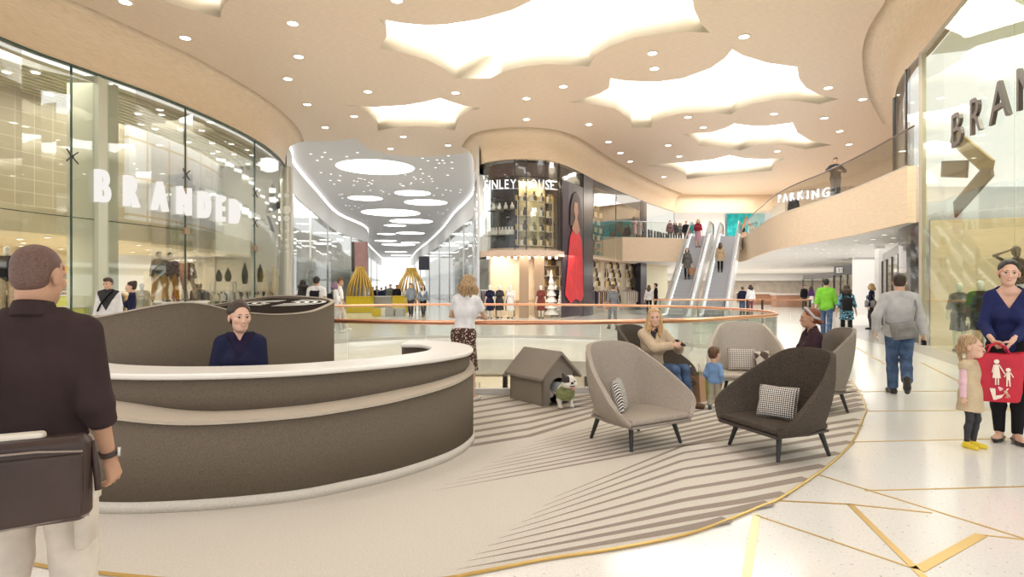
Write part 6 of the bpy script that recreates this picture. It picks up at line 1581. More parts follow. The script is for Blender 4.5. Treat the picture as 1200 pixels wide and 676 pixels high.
# ---- toddler
person('toddler boy in a light blue top walking between the two nearest chairs', (2.58, 7.62, .013), face(.55, .84), .79, hs=1.72, sk='fair', hair=('boy', 'brown'), res=1.0,
    pose=dict(head=(-20, 2), wL=(.22, -.10, .95), wR=(-.25, .02, .88), aL=(.10, .16, .12), aR=(-.08, -.10, .085), pitchL=35),
    top=(cloth((.20, .33, .56)), 1.9, .12, None, .018), bottom=('pants', cloth((.42, .38, .29)), 1.95, .028), shoes=(mat('dark teal shoe', (.03, .07, .09), .5),))
# ---- woman with the headband
hb = person('woman with a grey headband in a dark plum jacket, in the chair seen from behind', (3.84, 7.72, .013), face(-.97, .10), 1.76, True, sk='tan', hair=('band', 'red'), res=.95,
    pose=dict(SIT, pelvis=(0, .02, .455), head=(-8, 0), wL=(.12, -.30, .62), wR=(-.12, -.30, .62)), top=(cloth((.045, .022, .030)), 1.95, .12, .12, .014), bottom=('pants', DGR, 2.0), shoes=(SH_BLK,), collar='open')
B_, sc_, _ = BODY[hb.name]; b = MB(); pts = []
for i in range(15):
    a = PI * (i / 14) ; p = B_.head + B_.R @ V3(.092 * math.cos(a), -.055 * math.sin(a) + .035 * (1 - math.sin(a)), .035 + .098 * math.sin(a) - .02 * (1 - math.sin(a)))
    pts.append(tuple(p * sc_))
pts = pts + [tuple((B_.head + B_.R @ V3(-.07, .085, -.0)) * sc_), tuple((B_.head + B_.R @ V3(0, .118, -.02)) * sc_), tuple((B_.head + B_.R @ V3(.07, .085, -.0)) * sc_)]
b.tube(pts, .017, 8, closed=True); b.build('headband', cloth((.52, .48, .50)), hb, True)

# ---- mother and girl with the red bag
mo = person('woman in a navy jacket holding the red shopping bag at the right edge', (5.04, 6.06, 0), face(-.60, -.80), 1.84, True, sk='fair', hair=('band', 'black'), res=.85, wide=.94,
    pose=dict(head=(3, 2), tilt=5, wL=(.01, -.27, .985), wR=(-.13, -.27, .985), poleL=(.6, .6, -1), poleR=(-.6, .6, -1), handL=(0, 1.3), handR=(0, 1.3), dirL=(-.5, -.3, -.8), dirR=(.5, -.3, -.8), aL=(.06, -.02, .085), aR=(-.07, .02, .085), smile=1),
    top=(cloth((.020, .026, .10)), 1.9, .14, .22, .007, None, 'jacket'), bottom=('tights', BLK, 2.0, .012), shoes=(SH_BLK, -.045), collar='open')
g = BODY[mo.name][0]; hp = W_(mo, (g.gL + g.gR) / 2)
RB = thing('red_bag', 'large red fabric shopping bag with a pale mother and child emblem', 'shopping bag', (hp.x - .10, hp.y - .05, hp.z - .52), math.radians(-24))
b = MB(); n = 28; vs_ = []; prz = [(0, .80), (.015, .88), (.10, .96), (.25, 1.0), (.40, 1.02), (.47, 1.05)]
for z, s_ in prz:
    for i in range(n):
        a = 2 * PI * i / n; e = 3.0; cx = math.copysign(abs(math.cos(a)) ** (2 / e), math.cos(a)); cy = math.copysign(abs(math.sin(a)) ** (2 / e), math.sin(a)); vs_.append((.20 * s_ * cx, .075 * s_ * cy + .006 * math.sin(3 * a), z + .012 * math.cos(2 * a) * (z > .4)))
b.add(vs_, [(j * n + i, j * n + (i + 1) % n, (j + 1) * n + (i + 1) % n, (j + 1) * n + i) for j in range(len(prz) - 1) for i in range(n)] + [tuple(range(n - 1, -1, -1))])
b.build('bag_body', mat('red felt', (.52, .012, .035), .6, var=.15, scale=4, bump=.3, bscale=5), RB, True, solid=.008)
b = MB()
for s_ in (-1, 1): b.tube([(-.09, s_ * .06, .46), (-.06, s_ * .045, .53), (0, s_ * .02, .56), (.06, s_ * .045, .53), (.09, s_ * .06, .46)], .009, 6)
b.build('handle', mat('red felt', (.52, .012, .035)), RB, True)
EMB = mat('pale emblem', (.85, .72, .62), .6)
def emb(polys, circles):
    b = MB()
    for poly in polys: b.add([(x, -.083, z) for x, z in poly] + [(x, -.077, z) for x, z in poly], [tuple(range(len(poly))), tuple(range(2 * len(poly) - 1, len(poly) - 1, -1))] + [(i, (i + 1) % len(poly), len(poly) + (i + 1) % len(poly), len(poly) + i) for i in range(len(poly))])
    for x, z, r in circles: b.ell((x, -.080, z), (r, .004, r), n=12)
    return b
emb([[(-.035, .36), (-.005, .36), (.012, .23), (-.052, .23)], [(-.032, .23), (-.022, .23), (-.022, .165), (-.032, .165)], [(-.012, .23), (-.002, .23), (-.002, .165), (-.012, .165)], [(-.035, .355), (-.05, .28), (-.058, .285), (-.043, .36)], [(-.005, .355), (.04, .27), (.047, .276), (.002, .362)]], [(-.020, .388, .022)]).build('mother_emblem', EMB, RB)
emb([[(.055, .29), (.085, .29), (.085, .215), (.055, .215)], [(.055, .215), (.066, .215), (.064, .155), (.054, .155)], [(.074, .215), (.085, .215), (.088, .155), (.078, .155)], [(.057, .288), (.036, .245), (.042, .24), (.062, .28)], [(.083, .288), (.106, .24), (.112, .246), (.09, .29)]], [(.070, .312, .020)]).build('child_emblem', EMB, RB)
emb([[(-.075, .13), (-.03, .13), (-.025, .02), (-.045, .02)], [(-.03, .06), (.03, .075), (.075, .135), (.06, .135), (.02, .045), (-.03, .02)]], []).build('lower_emblem', EMB, RB)
gi = person('little girl in a beige dress and yellow shoes beside the red bag', (4.47, 5.82, 0), face(.42, -.91), 1.09, True, hs=1.42, sk='fair', hair=('pony', 'dirty'), res=.85,
    pose=dict(head=(18, -2), wL=(.36, -.36, .90), wR=(-.25, -.02, .78), poleL=(1, .4, -.6), aL=(.07, .0, .085), aR=(-.06, .03, .085), toeL=20),
    top=(cloth((.75, .50, .55)), 1.95, .0, None, .008), outer=(cloth((.55, .44, .29)), .22, 0, None, .026, (.30, .23), 'dress'), bottom=('tights', DGR, 2.0, .006), shoes=(SH_YEL, .03))
# ---- man in the grey shirt walking away with a sling bag
gm = person('man in a pale grey shirt and jeans walking away with a grey sling bag', (5.66, 8.72, 0), face(.40, .92), 1.77, sk='fair', hair=('short', 'dark'), res=1.0,
    pose=dict(head=(-8, 4), wL=(.30, .0, .90), wR=(-.31, -.04, .84), aL=(.07, -.10, .085), aR=(-.03, .34, .25), pitchR=62, handR=(0, .8), poleL=(.7, 1, 0), poleR=(-.7, 1, 0)),
    top=(GRYC, 1.95, .14, None, .016), bottom=('pants', DEN, 2.0, .022), shoes=(SH_BLK,))
def sling(t, label, c, size, m, strap_pts, rz=0.0, name='sling_bag', tilt=0.0):
    """soft bag in the axes of a figure, with a strap"""
    B, sc, _ = BODY[t.name]; o = thing(name, label, 'bag', t.location, t.rotation_euler.z)
    M = Matrix.Translation([q * sc for q in c]) @ Matrix.Rotation(rz, 4, 'Z') @ Matrix.Rotation(tilt, 4, 'Y')
    b = MB(); b.M = M; b.rbox((0, 0, 0), size, min(size[0], size[1]) * .45, n=4); b.build('bag_body', m, o, True)
    b = MB(); b.M = M; b.rbox((0, size[1] * .5, -size[2] * .08), (size[0] * .8, .02, size[2] * .55), .008); b.build('pocket', m, o)
    b = MB(); b.tube([tuple(q * sc for q in p) for p in strap_pts], .014, 6); b.build('strap', m, o, True); return o
GB = mat('grey canvas', (.22, .21, .20), .7, var=.2, scale=8)
sling(gm, 'grey canvas sling bag hanging at the back of the man in the grey shirt', (-.02, .20, .94), (.33, .11, .24), GB, [(-.15, .17, 1.04), (-.18, .14, 1.25), (-.165, .06, 1.44), (-.10, -.08, 1.44), (.0, -.15, 1.25), (.16, -.10, 1.1), (.18, .08, 1.04), (.12, .19, 1.02)], 0.1, tilt=.18)
held('camera', 'small dark camera in the right hand of the man in the grey shirt', 'camera', gm, BODY[gm.name][0].gR + V3(0, 0, -.02), (.05, .10, .07), BLK)

# ---- smaller figures
def fig(label, px, d, ddx, ddy, H, female, sk_, hair, top, bottom, shoes, res=1.8, z=0.0, outer=None, **pose):
    hs = pose.pop('hs', 1.0); wide = pose.pop('wide', 1.0)
    return person(label, (X(px, d), d, z), face(ddx, ddy), H, female, hs=hs, sk=sk_, hair=hair, top=top, bottom=bottom, shoes=(shoes,), res=res, pose=pose, outer=outer, wide=wide)
JE = ('pants', DEN, 2.0, .02)
walk = dict(aL=(.08, -.22, .085), aR=(-.08, .24, .14), pitchR=35, wL=(.28, .10, .86), wR=(-.28, -.14, .88))
gn = fig('man in a bright green jumper and jeans walking hand in hand under the balcony', 968, 18.9, .5, .87, 1.86, False, 'fair', ('short', 'black'), (cloth((.20, .52, .05)), 1.5, .14, None, .014), JE, SH_BRN, 1.5, **walk)
fl = fig('woman in a blue and black flowered dress with a black backpack', 992, 17.6, .4, .92, 1.66, True, 'tan', ('wavy', 'dark'), (spots('flowered cloth', (0.02, 0.03, 0.05), [(0.25, 0.55, 0.72), (0.10, 0.25, 0.35)], 9), 1.3, .1, None, .012, (.26, .20), 'dress'), ('tights', BLK, 1.25), SH_BRN, 1.5, **walk)
hw = fig('blonde woman in a navy jacket standing by the white wall with a grey handbag', 1021, 22.6, -.75, .66, 1.74, True, 'fair', ('bob', 'blond'), (NAVYC, 1.95, .16, None, .014), ('pants', DGR, 2.0), SH_BLK, 1.6)
pk = fig('woman in a dark grey dress walking away towards the centre shop with a brown bag', 718, 22.4, -.1, .99, 1.71, True, 'fair', ('topbun', 'brown'), (LGR, 1.6, .1, None, .012, (.18, .17), 'dress'), ('pants', LGR, 2.0), SH_BLK, 1.6, **walk)
def pack(t, label, col=BLK, w_=.28, h_=.40, z=1.22, y=.19, name='backpack'):
    B, sc, _ = BODY[t.name]; o = thing(name, label, 'bag', t.location, t.rotation_euler.z)
    b = MB(); b.rbox((0, y * sc, z * sc), (w_ * sc, .15 * sc, h_ * sc), .06, n=3); b.build('bag_body', col, o, True)
    b = MB()
    for s_ in (-1, 1): b.tube([(s_ * .09 * sc, (y - .06) * sc, (z + .17) * sc), (s_ * .12 * sc, .06 * sc, (B.sL[2] + .062)), (s_ * .12 * sc, -.10 * sc, (z + .1) * sc), (s_ * .13 * sc, -.08 * sc, (z - .1) * sc), (s_ * .11 * sc, .1 * sc, (z - .17) * sc)], .02, 5)
    b.build('strap', col, o, True)
pack(fl, 'black backpack on the woman in the flowered dress', z=1.15)
sling(hw, 'grey handbag on the shoulder of the blonde woman by the white wall', (.20, .02, .98), (.16, .40, .27), GB, [(.20, -.14, 1.08), (.19, -.06, 1.3), (.17, .0, 1.46), (.19, .08, 1.3), (.20, .17, 1.08)], 0, 'handbag')
q = W_(hw, BODY[hw.name][0].wR); paper_bag('shopping_bag', 'red paper shopping bag hanging from the hand of the blonde woman by the white wall', (q.x, q.y, q.z - .53), (.24, .12, .30), .5, mat('dusty red paper', (.40, .08, .08), .6))
sling(pk, 'brown shoulder bag of the woman in the dark grey dress', (.25, .06, .93), (.15, .34, .30), mat('brown leather', (.26, .12, .06), .4), [(.22, -.08, 1.05), (.19, .0, 1.46), (.22, .16, 1.05)], 0, 'shoulder_bag')
mw = fig('young man in a white cardigan with a dark sling strap, by the left shop glass', 127, 14.0, .1, -.99, 1.80, False, 'fair', ('quiff', 'dark'), (DGR, .3, .1, None, .006), JE, SH_BRN, 1.35, outer=(WHT, 1.95, .2, .50, .02), head=(-10, 14))
b = MB(); b.tube([(.13, -.06, 1.50), (.05, -.17, 1.35), (-.08, -.175, 1.18), (-.17, -.13, 1.02)], .022, 6); o = b.build('bag_strap', BLK, mw)
fig('woman with pinned-up dark hair in a navy top, facing the man in the white cardigan', 154, 13.5, -.85, -.5, 1.71, True, 'fair', ('topbun', 'dark'), (NAVYC, 1.9, .1, .08, .012), ('pants', DGR, 2.0), SH_BLK, 1.35, head=(0, 4))
fig('man in a grey-blue shirt walking towards the camera in the corridor', 481.5, 32.9, .08, -1, 1.84, False, 'fair', ('short', 'dark'), (cloth((.26, .29, .34)), 1.5, .14, None, .014), ('pants', DGR, 2.0), SH_BRN, 1.8, **walk)
fig('woman in a denim jacket walking beside the man in the grey-blue shirt', 496, 32.8, -.08, -1, 1.76, True, 'fair', ('long', 'dark'), (WHT, .3, .1, None, .004), ('pants', BLK, 2.0), SH_BRN, 1.8, outer=(cloth((.20, .26, .34)), 1.9, .1, .4, .016), **walk)
fig('woman in a white top and dark vest left of the black drawstring backpack', 355, 17.4, -.5, .85, 1.80, True, 'tan', ('wavy', 'black'), (WHT, .2, .1, None, .01), ('pants', BLK, 2.0), SH_BLK, 1.5, outer=(DGR, .0, .1, .4, .02))
bp = fig('man in a white T-shirt with a black backpack beyond the felt enclosure', 371, 17.3, .0, 1, 1.90, False, 'tan', ('short', 'black'), (WHT, .6, .14, None, .014), JE, SH_BLK, 1.4)
pack(bp, 'small black drawstring backpack on the man in the white T-shirt', z=1.2, h_=.34, w_=.24)
tm = fig('tall man in a pale shirt walking right at the far left of the oval balustrade', 398, 21.6, .8, .3, 1.92, False, 'tan', ('quiff', 'brown'), (WHT, 1.0, .14, None, .014), ('pants', KHA, 2.0, .02), SH_WHT, 1.6, **walk)
tw = fig('woman with purple-grey hair in front of the tall man in the pale shirt', 393, 20.6, .8, .45, 1.78, True, 'fair', ('bob', 'purple'), (WHT, 1.2, .14, None, .014), ('pants', cloth((.55, .53, .52)), 2.0, .018), SH_WHT, 1.6, **walk)
pack(tw, 'black backpack on the woman with purple-grey hair', z=1.2, h_=.32)
# escalator riders
def ride(org, s): return (org[0] + .4254 * s, org[1] + .905 * s, max(0, (s - 1.2)) * ZU / 8.66 + .03)
def rider(label, org, s, off, *a, **k):
    p = ride(org, s); t = fig(label, 600, 10, *a, **k); t.location = (p[0] + off * .905, p[1] - off * .4254, math.floor((s - 1.2) / (8.66 / 24) + 1) * ZU / 24); return t
E1, E2 = (8.28, 30.7), (10.22, 30.7)
r1 = rider('woman in a grey belted coat on the lower half of the left escalator', E1, 4.5, 0, -.35, -.93, 1.82, True, 'fair', ('bob', 'dark'), (cloth((.12, .12, .11)), 1.9, .1, None, .012, (.30, .20), 'coat'), ('tights', BLK, 2.0), SH_BLK, 1.8)
rider('blonde woman in a red top and pink skirt near the head of the left escalator', E1, 8.2, .1, -.3, -.95, 1.80, True, 'fair', ('bob', 'blond'), (RED_, 1.2, .0, None, .012), ('skirt', cloth((.55, .33, .42)), .46, 0, .22), SH_BRN, 1.8)
rider('woman in a beige coat and black boots on the right escalator', E2, 5.5, -.12, .4, .9, 1.80, True, 'fair', ('long', 'brown'), (cloth((.50, .38, .24)), 1.9, .1, None, .014, (.26, .20), 'coat'), ('tights', BLK, 2.0), SH_BLK, 1.8)
q = W_(r1, BODY[r1.name][0].wL); paper_bag('shopping_bag', 'brown paper shopping bag carried by the woman in the grey coat on the escalator', (q.x, q.y, q.z - .62), (.40, .16, .38), .3, mat('kraft paper', (.36, .19, .10), .6))
fig('woman in a white blouse standing by the foot of the left escalator', 760.5, 36, .4, .9, 1.76, True, 'fair', ('long', 'brown'), (WHT, 1.9, .1, None, .012), ('pants', BLK, 2.0), SH_BLK)
fig('man in a black suit facing the woman in the white blouse near the escalators', 768.5, 36, -.8, .2, 1.86, False, 'fair', ('short', 'black'), (BLK, 1.95, .18, None, .018), ('pants', BLK, 2.0, .018), SH_BLK)
fig('person in a navy jacket seen from behind right of the escalators', 870, 35.2, 0, 1, 1.66, False, 'fair', ('short', 'brown'), (NAVYC, 1.95, .16, None, .016), JE, SH_BLK)
fig('dark-haired woman in a white jacket right of the person in navy', 879.5, 35, -.1, 1, 1.78, True, 'fair', ('wavy', 'dark'), (WHT, 1.9, .14, None, .014), ('pants', cloth((.20, .08, .12)), 2.0), SH_BLK)
fig('man in a black jacket far off under the balcony, left of the purple top', 942.5, 44, .1, -1, 1.80, False, 'tan', ('short', 'black'), (BLK, 1.95, .16, None, .016), ('pants', DGR, 2.0), SH_BLK, 2.2)
fig('woman in a purple top and white skirt far off under the balcony', 950.5, 43.6, -.2, 1, 1.74, True, 'tan', ('bob', 'dark'), (PUR, 1.4, .1, None, .012), ('skirt', WHT, .45, 0, .17), SH_BLK, 2.2)
fig('man in a dark jumper at the glass right of the PARKING letters', 979, 23.9, -.25, -.97, 1.78, False, 'fair', ('short', 'brown'), (DGR, 1.7, .16, None, .016), ('pants', LGR, 2.0, .02), SH_BLK, 1.5, z=ZU, wL=(.10, -.32, 1.18), wR=(-.14, -.34, 1.30), poleL=(1, .3, -.5), poleR=(-1, .3, -.5))
fig('person in a dark coat behind the letters PARKING on the balcony', 930, 33, -.4, -.9, 1.74, False, 'fair', ('short', 'black'), (DGR, 1.9, .2, None, .02), ('pants', DGR, 2.0), SH_BLK, 2.0, z=ZU)
for lb, px, d, col, hr in (('person in a pink-grey jacket leftmost of the group at the bridge glass', 785, 45.5, cloth((.22, .12, .14)), 'brown'), ('person in a dark grey coat second from the left at the bridge glass', 791, 46.2, DGR, 'dark'), ('person in a grey jumper third from the left at the bridge glass', 797, 47, LGR, 'brown'),
                         ('person in a black coat just left of the left escalator head', 804, 46, BLK, 'black'), ('person in a dark teal coat at the left escalator head', 810.5, 46.5, cloth((.03, .07, .07)), 'black')):
    fig(lb, px, d, -.2, -1, 1.74, hr != 'black', 'fair', ('short' if hr == 'black' else 'bob', hr), (col, 1.9, .16, None, .018), ('pants', DGR, 2.0), SH_BLK, 2.3, z=ZU)
fig('person in a long pale pink dress behind the bridge glass', 743, 42.5, -.3, -.9, 1.72, True, 'fair', ('long', 'brown'), (cloth((.70, .45, .42)), .6, .1, None, .012, (.5, .2), 'dress'), None, SH_BRN, 2.3, z=ZU)
fig('person in a grey dress right of the pink dress behind the bridge glass', 749, 43.5, -.3, -.9, 1.72, True, 'fair', ('bob', 'brown'), (GRYC, .6, .1, None, .012, (.45, .19), 'dress'), None, SH_BRN, 2.3, z=ZU)
for lb, px, d, H, col in (('person in a black jacket leftmost behind the grey kiosk counter', 437, 43, 1.66, BLK), ('person in grey second from left behind the grey kiosk counter', 441.5, 43.4, 1.72, LGR), ('person in dark blue third from left behind the grey kiosk counter', 447, 43, 1.62, NAVYC),
                         ('person in charcoal at the middle of the group behind the kiosk counter', 452, 43.6, 1.72, DGR), ('tall person in grey-green behind the kiosk counter', 457.5, 43, 1.86, cloth((.14, .15, .13))), ('person in a black coat left of the right golden dome', 465, 39.6, 1.80, BLK)):
    fig(lb, px, d, .3, -1, H, False, 'tan', ('short', 'black'), (col, 1.9, .16, None, .018), ('pants', DGR, 2.0), SH_BLK, 2.4)
fig('shopper in a dark jacket inside the left shop, beside the pale doorway', 230, 25.2, .2, 1, 1.74, False, 'tan', ('short', 'black'), (DGR, 1.9, .16, None, .018), ('pants', DGR, 2.0), SH_BLK, 2.0)
fig('shopper in a blue-grey jacket inside the left shop, right of the dark jacket', 234.5, 25.8, -.2, 1, 1.76, False, 'tan', ('short', 'brown'), (LGR, 1.9, .16, None, .018), JE, SH_BLK, 2.0)
# ---- mannequins
MANQ = mat('white mannequin', (.80, .78, .72), .35)
def manq(label, px, d, z, ddx, ddy, top, bottom, H=1.76, female=False, hair=None, skinm=MANQ, **pose):
    return person(label, (X(px, d), d, z), face(ddx, ddy), H, female, hair=hair, top=top, bottom=bottom, shoes=(SH_BRN,), res=1.75, name='mannequin', cat='mannequin', skinm=skinm, pose=pose)
CHK = spots('checked jacket', (.16, .14, .09), [(.34, .30, .20), (.07, .06, .04)], 14); MUS = cloth((.62, .33, .03)); PLU = cloth((.22, .08, .11))
hat = ('bun', mat('grey hat', (.16, .15, .12), .8))
stride = dict(aL=(.20, -.12, .085), aR=(-.20, .1, .085))
t = thing('display_platform', 'long pale platform carrying the four striding mannequins in the left shop', 'platform', (X(204, 21.9), 21.9, 0), .35)
b = MB(); b.box((0, 0, .52), (2.2, 3.6, 1.04)); b.build('body', mat('platform cream', (.80, .74, .60), .5), t); b = MB(); b.box((0, 0, 1.06), (2.3, 3.7, .04)); b.build('top_panel', WHITE, t)
manq('mannequin in a checked jacket, mustard trousers and hat, leftmost on the platform', 187, 20.9, 1.08, .7, -.6, (CHK, 1.9, .2, None, .02), ('pants', MUS, 2.0, .03), hair=hat, **stride)
manq('mannequin in a checked jacket, mustard trousers and hat, second on the platform', 200, 21.5, 1.08, .7, -.6, (CHK, 1.9, .2, None, .02), ('pants', MUS, 2.0, .03), hair=hat, **stride)
manq('mannequin in a red top and plum trousers, third on the platform', 211, 22.2, 1.08, .7, -.6, (cloth((.30, .05, .05)), 1.9, .15, None, .018), ('pants', PLU, 2.0, .03), 1.66, True, **stride)
manq('mannequin in a brown plaid coat, rightmost on the platform', 221.5, 22.9, 1.08, .7, -.6, (spots('plaid coat', (.20, .11, .06), [(.40, .26, .14)], 12), 1.9, .2, None, .02), ('pants', BEI, 2.0, .02), 1.70, True, **stride)
manq('white mannequin in a pale fur jacket on the floor left of the striding ones', 166, 19.6, 0, .5, -.8, (cloth((.58, .50, .36)), 1.9, .2, None, .03), ('pants', DGR, 2.0), 1.75, True)
manq('mannequin in a black jacket at the far left inside the left shop', 8, 15.6, .9, .6, -.8, (BLK, 1.9, .2, None, .02), ('pants', BEI, 2.0, .02))
for i, (px, d, col, lb) in enumerate(((574, 30.75, NAVYC, 'mannequin in a navy dress leftmost in the centre shop window'), (585.5, 31.2, DGR, 'mannequin in a charcoal dress second from left in the centre shop window'), (598, 30.9, WHT, 'mannequin in a white dress beside the left tan pillar'), (634, 30.9, cloth((.20, .05, .04)), 'mannequin in a dark red dress left of the tall white tree'), (651.5, 33.2, BLK, 'mannequin in a black dress behind the white trees near the poster'))):
    manq(lb, px, d, 0, -.2, -1, (col, .8, .1, None, .012, (.5, .22), 'dress'), None, 1.72, True)
manq('pale green mannequin with a dark top and black skirt, leftmost behind the right shop glass', 1124, 14.75, 0, -.5, -.8, (cloth((.10, .09, .06)), 1.2, .0, None, .012), ('skirt', BLK, .40, 0, .2), 1.70, True, skinm=mat('pale green mannequin', (.60, .64, .48), .4), wL=(.30, -.15, .95))
manq('mannequin in a dark overcoat behind the right shop glass, left of the mother', 1149, 13.9, 0, -.3, -.9, (cloth((.05, .04, .03)), 1.9, .1, None, .02, (.35, .19), 'coat'), ('pants', BEI, 2.0, .02), 1.75)
t = thing('display_platform', 'raised pale platform behind the mother in the right shop', 'platform', (X(1191, 12.2), 12.2, 0), .35)
b = MB(); b.box((0, 0, .36), (.75, .75, .72)); b.build('body', WHITE, t); b = MB(); b.box((0, 0, .735), (.8, .8, .03)); b.build('top_panel', PALE, t)
manq('dark-skinned mannequin with a raised arm and white skirt on the raised platform', 1191, 12.2, .75, -.4, -.9, (cloth((.10, .06, .05)), .0, .0, None, .01), ('shorts', WHT, .7), 1.66, True, hair=('bun', 'black'), skinm=mat('bronze mannequin', (.10, .06, .045), .35), wR=(-.16, -.08, 1.66), poleR=(-1, 0, .3), wL=(.22, -.1, 1.05))

# ---- displays in the left shop
garment_rack('clothes rack behind the shaved-head man inside the left shop', (X(75, 18.6), 18.9, 0), 2.0, 1.2, CL, 7, ('garment on the rack behind the shaved-head man in the left shop', 'garments on the nearest rack of the left shop'))
garment_rack('clothes rack right of the greenish column inside the left shop', (X(142, 22.4), 22.4, 0), 2.2, 1.2, [CL[2], CL[3], CL[4]], 8, ('garment on the rack right of the greenish column in the left shop', 'garments on the second rack of the left shop'))
garment_rack('clothes rack with bright garments at the left edge of the left shop', (X(20, 16.6), 16.6, 0), 1.6, 1.2, [CL[4], mat('cloth lime', (.45, .55, .05), .8), CL[2], CL[3]], 11, ('garment on the bright rack at the left edge of the left shop', 'garments on the bright rack of the left shop'))
garment_rack('clothes rack between the platform and the white stands in the left shop', (X(250, 28.0), 28.0, 0), 1.8, 1.0, [CL[3], CL[0], CL[2]], 12, ('garment on the rack between the platform and the white stands', 'garments on the rack before the white stands'))
garment_rack('dark clothes rack behind the white stands of the left shop', (X(290, 29.5), 29.9, 0), 2.2, .8, [CL[3], CL[1], CL[2]], 13, ('garment on the dark rack behind the white stands', 'garments on the dark rack behind the white stands'))
def stand(label, px, d, h, top, extra):
    t = thing('display_stand', label, 'display stand', (X(px, d), d, 0), .2)
    b = MB(); b.box((0, 0, h - .02), (.95, .6, .04)); b.build('top_panel', PALE, t); b = MB(); b.box((0, 0, h * .55), (.95, .6, .03)); b.build('shelf', PALE, t)
    for sx in (-1, 1):
        for sy in (-1, 1): b = MB(); b.box((sx * .45, sy * .27, h / 2 - .02), (.04, .04, h - .04)); b.build('leg', STEEL, t)
    for k, (x, hh) in enumerate(top):
        b = MB(); b.lathe([(.05, 0), (.11, .02), (.16, hh * .35), (.13, hh * .6), (.03, hh * .95), (.01, hh)], n=10, sy=.6); o = b.build('bust_form', BLK); o.location = (t.location.x + x, t.location.y, h)
        tag(o, 'dark pointed bust form on ' + extra, 'bust form', 'bust forms on ' + extra)
    goods('vase', 'pale vase on the lower shelf of ' + extra, 'vase', 'vases on the shelf of ' + extra, bottle, PALE, [(t.location.x + x, t.location.y, h * .55 + .015, 0, .8) for x in (-.3, 0, .3)])
stand('white display stand with two dark bust forms in the left shop', 262, 26.0, 1.85, [(-.2, .55), (.2, .6)], 'the leftmost white stand of the left shop')
stand('white display stand with one tall dark bust form in the left shop', 287, 27.2, 1.75, [(0, 1.0)], 'the middle white stand of the left shop')
stand('white display stand with a dark bust form by the corner post', 305, 28.6, 1.85, [(0, .9)], 'the white stand by the corner post')
for lb, px, d, s_ in (('lime yellow display cube left of the greenish column', 88, 17.8, .9), ('lime yellow display cube behind the head of the man in the dark shirt', 78, 18.6, 1.2)):
    t = thing('display_cube', lb, 'display cube', (X(px, d), d, 0), .3); b = MB(); b.rbox((0, 0, .55 * s_), (.7, .7, 1.1 * s_), .04); b.build('body', mat('lime laminate', (.62, .62, .03), .4), t, bevel=.01); b = MB(); b.box((0, 0, 1.115 * s_), (.74, .74, .03)); b.build('top_panel', PALE, t)
ws = LO(8.6, 12, 30)
for k in range(7):
    a, c = arclen(ws)[-1] * (k + .1) / 7, arclen(ws)[-1] * (k + .9) / 7
    pth = [along(ws, a + (c - a) * q / 4)[0] for q in range(5)]
    shelf_unit('goods_shelf', 'pale shelves on the warm back wall of the left shop, %s' % ['nearest bay', 'second bay', 'third bay', 'fourth bay', 'fifth bay', 'sixth bay', 'bay by the end wall'][k], pth, [.5, 1.1, 1.7, 2.3], mat('pale oak', (.66, .50, .30), .5), .35, cat='shelf')
    sp = [(along(pth, arclen(pth)[-1] * (i + .5) / 6)[0], z) for z in (.5, 1.1, 1.7, 2.3) for i in range(6)]
    for kk, (nm, shp, m_) in enumerate((('handbag', bagshape, CL[1]), ('gift_box', boxy, CL[4]), ('vase', bottle, CL[3]))):
        goods(nm, nm.replace('_', ' ') + ' on the pale wall shelves of the left shop', nm.split('_')[-1], nm.replace('_', ' ') + 's on the back shelves of the left shop', shp, m_, [(p.x - .15, p.y, z, 1.2, 1.1) for i, (p, z) in enumerate(sp) if i % 3 == kk])

